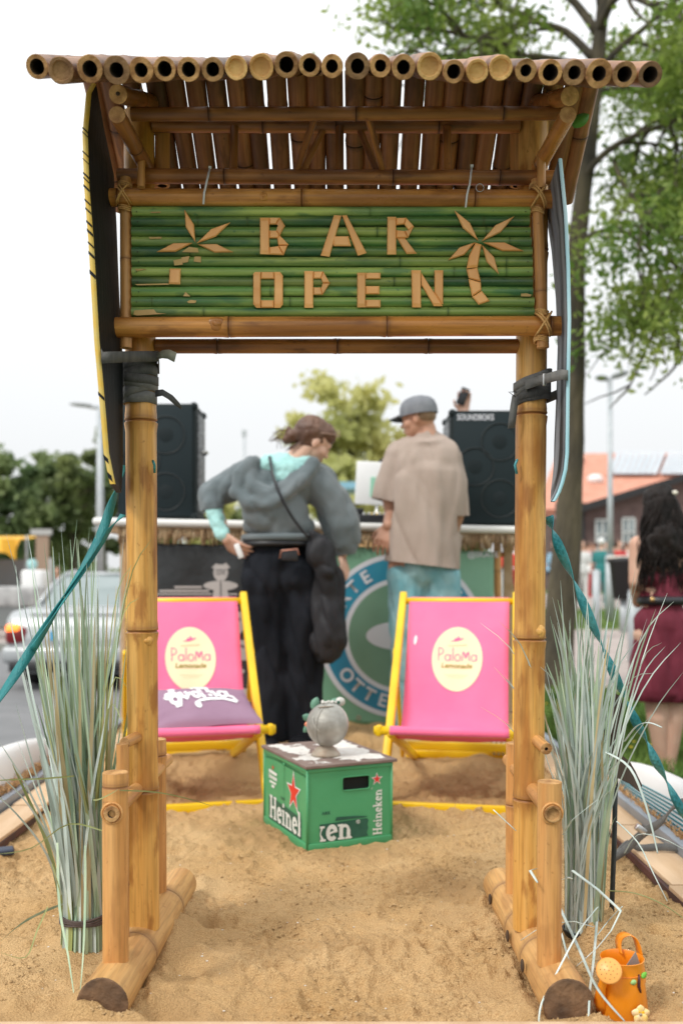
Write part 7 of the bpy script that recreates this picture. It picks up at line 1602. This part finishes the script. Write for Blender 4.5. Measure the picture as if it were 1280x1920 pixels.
tree('low yellow green tree at the foot of the feathery tree', 640, -.5, 27, 850, 260, 'leafC', 5200, .17, lumps=26, bot=.1, seed=3)
tree('broad dark green tree at the far left edge', 8, -.5, 40, 806, 190, 'leafB', 9000, .20, lumps=40, bot=.1, seed=4)
tree('round dark green tree above the orange stall', 78, -.5, 44, 808, 150, 'leafB', 7500, .19, lumps=36, bot=.12, seed=5)
tree('looser grey green tree left of the slim lamp', 135, -.5, 42, 815, 130, 'leafD', 4500, .18, lumps=30, bot=.15, seed=6)
tree('mid green tree behind the slim lamp', 190, -.5, 46, 780, 140, 'leafD', 6000, .20, lumps=32, bot=.1, seed=7)
tree('far tree behind the left speaker', 270, -.5, 60, 850, 180, 'leafB', 3200, .3, lumps=16, bot=.1, seed=8)
tree('low green tree right of the left speaker', 395, -.5, 60, 885, 110, 'leafC', 2800, .25, lumps=12, bot=.05, seed=9)
tree('low rounded tree behind the woman in hoodie', 470, -.5, 70, 915, 150, 'leafD', 2400, .3, lumps=12, bot=.05, seed=10)
tree('low green tree behind the man', 860, -.5, 55, 905, 160, 'leafD', 2400, .28, lumps=12, bot=.05, seed=11)
tree('faint grey green tree left of the right hand building', 1110, .4, 60, 815, 110, 'leafD', 900, .2, lumps=9, bot=.3, seed=13)
hg = []; rs = np.random.RandomState(8)
for k in range(9000): x = rs.uniform(-60, 60); y = 72 + rs.uniform(-3, 3); hg.append((x, y, rs.uniform(-.5, 1.4 + 1.0 * math.sin(x * .21) + .6 * math.sin(x * .83))))
o = quads('far_hedge', np.array(hg), .42, M['leafB'], asp=.8); tag(o, 'dark mass of distant bushes along the horizon', 'bushes', kind='stuff')
# overhanging bright spray of leaves by the roof edge (one leaf stuck at right rafter)
leafm('stuck_leaf', P(1082, 228, 2.02) + Vector((-.012, -.005, -.012)), (.7, 0, .5), .042, .026, mat('fresh leaf', (.08, .25, .03), rough=.5), par=gate)
# grass tufts by the woman in maroon
def tufts(name, label, x0, x1, y0, y1, n, h, m, seed):
    rs = np.random.RandomState(seed); x = rs.uniform(x0, x1, n); y = rs.uniform(y0, y1, n); z = gz(x, y); hh = h * rs.uniform(.4, 1.2, n); a = rs.uniform(0, 6.28, n); w = .006 + .006 * rs.rand(n); lx = rs.normal(0, .35, n) * hh; ly = rs.normal(0, .35, n) * hh
    ca, sa = np.cos(a) * w, np.sin(a) * w; v = np.stack([np.stack([x - ca, y - sa, z], 1), np.stack([x + ca, y + sa, z], 1), np.stack([x + ca * .6 + lx * .5, y + sa * .6 + ly * .5, z + hh * .6], 1), np.stack([x + lx, y + ly, z + hh], 1), np.stack([x - ca * .6 + lx * .5, y - sa * .6 + ly * .5, z + hh * .6], 1)], 1).reshape(-1, 3)
    me = bpy.data.meshes.new(name); me.vertices.add(5 * n); me.vertices.foreach_set('co', v.ravel()); i = np.arange(n)[:, None] * 5
    me.loops.add(5 * n); me.loops.foreach_set('vertex_index', (i + np.array([[0, 1, 2, 3, 4]])).ravel().astype(np.int32)); me.polygons.add(n); me.polygons.foreach_set('loop_start', np.arange(0, 5 * n, 5, dtype=np.int32)); me.update(calc_edges=True); me.materials.append(m)
    o = place(bpy.data.objects.new(name, me)); tag(o, label, 'grass', kind='stuff'); return o
M['gblade'] = mat('grass blade', (.065, .15, .02), (.17, .27, .05), 2, .7)
tufts('tall_grass', 'uncut green grass along the right side of the trailer', 1.25, 4.2, 3.6, 8.5, 26000, .13, M['gblade'], 1)
tufts('far_grass', 'short green grass between path and road at right', 1.3, 12, 15.5, 20.5, 9000, .10, M['gblade'], 2)
mb = MB()
for k in range(40):
    x, y = random.uniform(1.6, 3.6), random.uniform(4.5, 8); mb.ell((x, y, float(gz(x, y)) + .10), (.011, .011, .006), 7, 4)
o = mb.build('dandelion_flowers', mat('dandelion', (.80, .60, .02), rough=.6), ctr=False); tag(o, 'yellow dandelion flowers dotted in the grass at right', 'dandelions', kind='stuff')
# black bin lid near the rail, bollards, litter bin, parasol table
bn = thing('wheelie_bin', 'black litter bin under a pale canopy by the street lamp', 'bin', (P(1172, 1100, 15).x, 15, float(gz(4.4, 15))))
c = P(1168, 1085, 15); mb = MB(); mb.lathe([(.001, -.32), (.16, -.32), (.22, .24), (.26, .26), (.26, .31), (.001, .34)], c, 20); mb.build('bin_body', M['blackp'], bn); mb = MB(); mb.tube([c + Vector((0, 0, -.32)), Vector((c.x, 15, float(gz(4.4, 15))))], .06, 10); mb.build('stand', M['galv'], bn)
tb = thing('serving_cart', 'cream topped dark cart above the litter bin', 'cart', (P(1165, 1060, 16).x, 16, float(gz(4.6, 16)))); c = P(1165, 1048, 16); mb = MB(); mb.box(c, (.36, .5, .10), bev=.03); mb.build('cream_top', mat('cream top', (.62, .56, .48), rough=.7), tb); mb = MB(); mb.box(c + Vector((0, 0, -.12)), (.30, .4, .14)); mb.build('dark_tray', M['blackp'], tb)
mb = MB(); mb.tube([c + Vector((0, 0, -.1)), (c.x, 16, float(gz(4.6, 16)))], .03, 8); mb.build('leg', M['galv'], tb)
def bollard(label, px, ytop, Y, r):
    a = P(px, ytop, Y); zb2 = float(gz(a.x, Y)); root = thing('bollard', label, 'bollard', (a.x, Y, zb2), 0, 'grey bollards at the path'); mb = MB(); mb.tube([(a.x, Y, zb2), (a.x, Y, a.z)], r, 12); mb.ell((a.x, Y, a.z), (r, r, r * .6), 12, 6); mb.build('post', M['galv'], root)
bollard('slim grey bollard between tree trunk and lamp post', 1117, 1072, 14, .055); bollard('thick grey bollard close to the elbow of the woman in maroon', 1188, 1110, 11, .07)
# ================================================================ CROWD
def figure(seed=0):
    rn = random.Random(seed); mb = MB(); head(mb, Vector((0, 0, 1.62)), (0, -1, 0), (0, 0, 1), 1.0); chain(mb, [(Vector((0, 0, 1.40)), .06), (Vector((0, 0, 1.54)), .052)]); mb.ell((0, 0, 1.25), (.19, .115, .22)); mb.ell((0, 0, 1.02), (.165, .115, .18)); mb.ell((0, 0, .92), (.17, .12, .12))
    for s in (-1, 1):
        chain(mb, [(Vector((s * .18, 0, 1.38)), .055), (Vector((s * .24, .02 + rn.uniform(-.1, .05), 1.12)), .042), (Vector((s * (.24 - rn.uniform(0, .15)), -.08 - rn.uniform(0, .1), .90 + rn.uniform(0, .25))), .03)])
        chain(mb, [(Vector((s * .09, 0, .90)), .095), (Vector((s * .10, 0, .50)), .065), (Vector((s * .11, .01, .08)), .045)]); mb.ell((s * .11, -.05, .035), (.045, .12, .035))
        mb.ell((s * (.22 - rn.uniform(0, .1)), -.14, .90), (.03, .04, .05))
    mb.ell((0, .02, 1.67), (.088, .10, .09))
    me = remesh(mb, .022, 1); me.name = 'body'
    z = np.empty(len(me.polygons) * 3); me.polygons.foreach_get('center', z); z = z.reshape(-1, 3)
    for k in range(4): me.materials.append(M['skin'])
    idx = np.zeros(len(z), int); idx[z[:, 2] < .95] = 2; idx[(z[:, 2] >= .95) & (z[:, 2] < 1.44)] = 1; idx[(z[:, 2] > 1.60) & (z[:, 1] > -.05)] = 3; idx[z[:, 2] > 1.70] = 3; idx[(np.abs(z[:, 0]) > .215) & (z[:, 2] < 1.15)] = 0
    me.polygons.foreach_set('material_index', idx.astype(np.int32)); return me
figs = [figure(1), figure(2), figure(3)]
def cm(n, c): 
    if n not in M: M[n] = mat(n, c, rough=.85)
    return M[n]
cols = {'white': (.70, .70, .68), 'teal': (.03, .20, .20), 'pink': (.55, .28, .30), 'navy blue': (.02, .03, .07), 'grey': (.25, .26, .27), 'red': (.50, .04, .04), 'black': (.02, .02, .022), 'green': (.04, .18, .09), 'beige': (.45, .36, .26), 'light blue': (.25, .40, .52)}
def person(px, py_top, Y, shirt, tr, label, hairc='hair1', seed=0, rot=None):
    a = P(px, py_top, Y); zg = float(gz(a.x, Y)); s = (a.z - zg) / 1.76; s = max(.86, min(1.12, s)); o = bpy.data.objects.new('person', figs[seed % 3]); COL.objects.link(o); o.location = (a.x, Y, zg); o.scale = (s,) * 3; o.rotation_euler = (0, 0, rot if rot is not None else seed * 1.3)
    for i, mm in ((1, cm('cloth ' + shirt, cols[shirt])), (2, cm('cloth ' + tr, cols[tr])), (3, M[hairc])): o.material_slots[i].link = 'OBJECT'; o.material_slots[i].material = mm
    tag(o, label, 'person', 'people standing in the distance'); return o
person(1090, 1012, 22, 'white', 'white', 'person all in white standing just right of the tree trunk', seed=0)
person(1104, 1018, 26, 'pink', 'red', 'person in pink top and red trousers beside the one in white', seed=1)
person(1127, 1008, 21, 'teal', 'teal', 'person with pale hair in teal clothes left of the lamp post', hairc='white', seed=2)
person(1114, 1020, 27, 'pink', 'black', 'person in pink top and black trousers behind the bollard', seed=3)
person(1139, 1022, 24, 'green', 'black', 'person in green top right beside the lamp post', seed=4)
person(1160, 1012, 25, 'red', 'grey', 'person in red top and grey trousers right of the lamp post', seed=5)
person(1174, 1016, 27, 'white', 'navy blue', 'person in white top and navy trousers near the maroon dress', seed=6)
person(1097, 1022, 29, 'grey', 'black', 'person in grey top half hidden behind the white figure', hairc='hair2', seed=7)
person(1151, 1024, 29, 'teal', 'grey', 'person in teal top and grey trousers behind the lamp post', hairc='hair2', seed=8)
person(1040, 1014, 21, 'light blue', 'navy blue', 'person in light blue top between the right post and tree trunk', seed=9)
person(962, 1018, 24, 'white', 'red', 'person in white top seen between the banner and right post', seed=10)
person(108, 1062, 24, 'navy blue', 'navy blue', 'person in navy standing right of the brown stall panel', seed=11, rot=0)
person(58, 1052, 26, 'light blue', 'grey', 'person in light blue beside the white box at far left', seed=12)
# red barrier box between banner and post
rbx = thing('red_box', 'bright red box seen in the gap between green banner and right post', 'box', (P(957, 1070, 14).x, 14, float(gz(2.4, 14)))); c = P(958, 1051, 14); mb = MB(); mb.box(c, (.34, .3, .19), bev=.02); mb.build('box', cm('cloth bright red', (.70, .06, .04)), rbx)
mb = MB()
for s in (-.12, .12): mb.tube([c + Vector((s, 0, -.08)), (c.x + s, 14, float(gz(2.4, 14)))], .02, 8)
mb.build('legs', M['galv'], rbx)
# ================================================================ STALL ON THE LEFT
M['orangec'] = mat('orange awning', (.72, .36, .02), (.80, .46, .05), 2, .7)
stl = thing('market_stall', 'stall with orange yellow awning at the far left edge', 'stall', (P(10, 1100, 24).x, 24, -.5))
a, b = P(-120, 1005, 24), P(50, 1005, 24); c = P(54, 1048, 24)
mb = MB(); vs = []; 
for i in range(9):
    t = i / 8; x = a.x + (b.x - a.x) * t; vs += [(x, 25.5, a.z + .06), (x, 23.5, a.z - .10), (x, 23.2, a.z - .38 - .05 * (i % 2)), ]
mb.add(vs, [(3 * i + k, 3 * i + k + 1, 3 * i + 4 + k, 3 * i + 3 + k) for i in range(8) for k in range(2)], 0, False); mb.prism([(b.x, 23.2, a.z - .1), (b.x, 23.2, a.z - .62), (b.x - .35, 23.2, a.z - .35), (b.x - .35, 23.2, a.z - .1)], (0, .03, 0)); ow = mb.build('awning', M['orangec'], stl); q = ow.modifiers.new('s', 'SOLIDIFY'); q.thickness = .02
for x in (a.x, (a.x + b.x) / 2, b.x):
    mb = MB(); mb.tube([(x, 24, -.5), (x, 24, a.z)], .035, 8); mb.build('pole', M['galv'], stl)
mb = MB(); mb.box(((a.x + b.x) / 2 - .2, 24.4, .1), (b.x - a.x, .7, 1.0)); mb.build('counter', M['lampgrey'], stl); mb = MB(); mb.box(((a.x + b.x) / 2, 24.9, .9), (b.x - a.x, .05, .8)); mb.build('back_cloth', cm('cloth grey', cols['grey']), stl)
mb = MB(); mb.box(((a.x + b.x) / 2 + .2, 24.0, .42), (.6, .3, .14)); mb.build('red_goods', cm('cloth red', cols['red']), stl)
nb = thing('notice_board', 'brown panel in a pale grey frame right of the orange stall', 'notice board', (P(80, 1100, 23).x, 23, -.5)); c = P(80, 1040, 23); mb = MB(); mb.box((c.x, 23, c.z), (.30, .06, .95)); mb.build('panel', mat('brown panel', (.34, .24, .17), rough=.8), nb)
mb = MB(); mb.box((c.x + .20, 23, .3), (.09, .09, 2.0)); mb.box((c.x - .02, 22.98, c.z + .54), (.50, .08, .14)); mb.build('frame', mat('grey frame', (.42, .42, .40), rough=.7), nb)
wbx = thing('storage_box', 'white rounded storage box beside the brown panel', 'box', (P(66, 1090, 22).x, 22, -.5)); c = P(66, 1086, 22); mb = MB(); mb.box(c, (.50, .5, .42), bev=.06); mb.build('box', M['white'], wbx); mb = MB(); mb.box((c.x, 22, c.z - .45), (.44, .4, .5)); mb.build('plinth', M['lampgrey'], wbx)
bl_ = thing('round_balloon', 'pale turquoise ball above the white storage box', 'ball', (P(61, 1060, 22).x, 22, .9)); mb = MB(); mb.ell(P(61, 1058, 22), (.12, .12, .12)); mb.build('ball', mat('turquoise', (.35, .60, .60), rough=.5), bl_)
wt = thing('trailer', 'low white and grey trailer bed at the far left', 'trailer', (P(20, 1130, 21).x, 21, -.5)); c = P(20, 1118, 21); mb = MB(); mb.box((c.x, 21.2, c.z), (1.3, 1.2, .42), bev=.03); mb.build('box', mat('pale box', (.55, .55, .54), (.3, .3, .3), 3, .7), wt)
for s in (-.4, .4):
    mb = MB(); mb.lathe([(.1, -.08), (.25, -.08), (.25, .08), (.1, .08)], (c.x + s, 20.6, -.25), 18, rot=Matrix.Rotation(R(90), 3, 'Y')); mb.build('wheel', M['tyre'], wt)
# colourful stall seen between woman and man
st2 = thing('market_stall', 'orange timber stall with a pale blue roof edge behind the counter', 'stall', (P(640, 940, 20).x, 20, -.5)); c = P(652, 935, 20); mb = MB(); mb.box((c.x - .4, 20, .7), (2.0, 1.0, 2.4)); mb.build('wall', mat('orange timber', (.55, .32, .14), (.62, .40, .2), 3, .7), st2); mb = MB(); zt2 = P(652, 916, 20).z; mb.box((c.x - .4, 19.9, zt2), (2.2, 1.3, .14)); mb.build('roof_edge', mat('pale blue', (.25, .48, .60), rough=.6), st2)
bpy.data.scenes.remove(TMP)
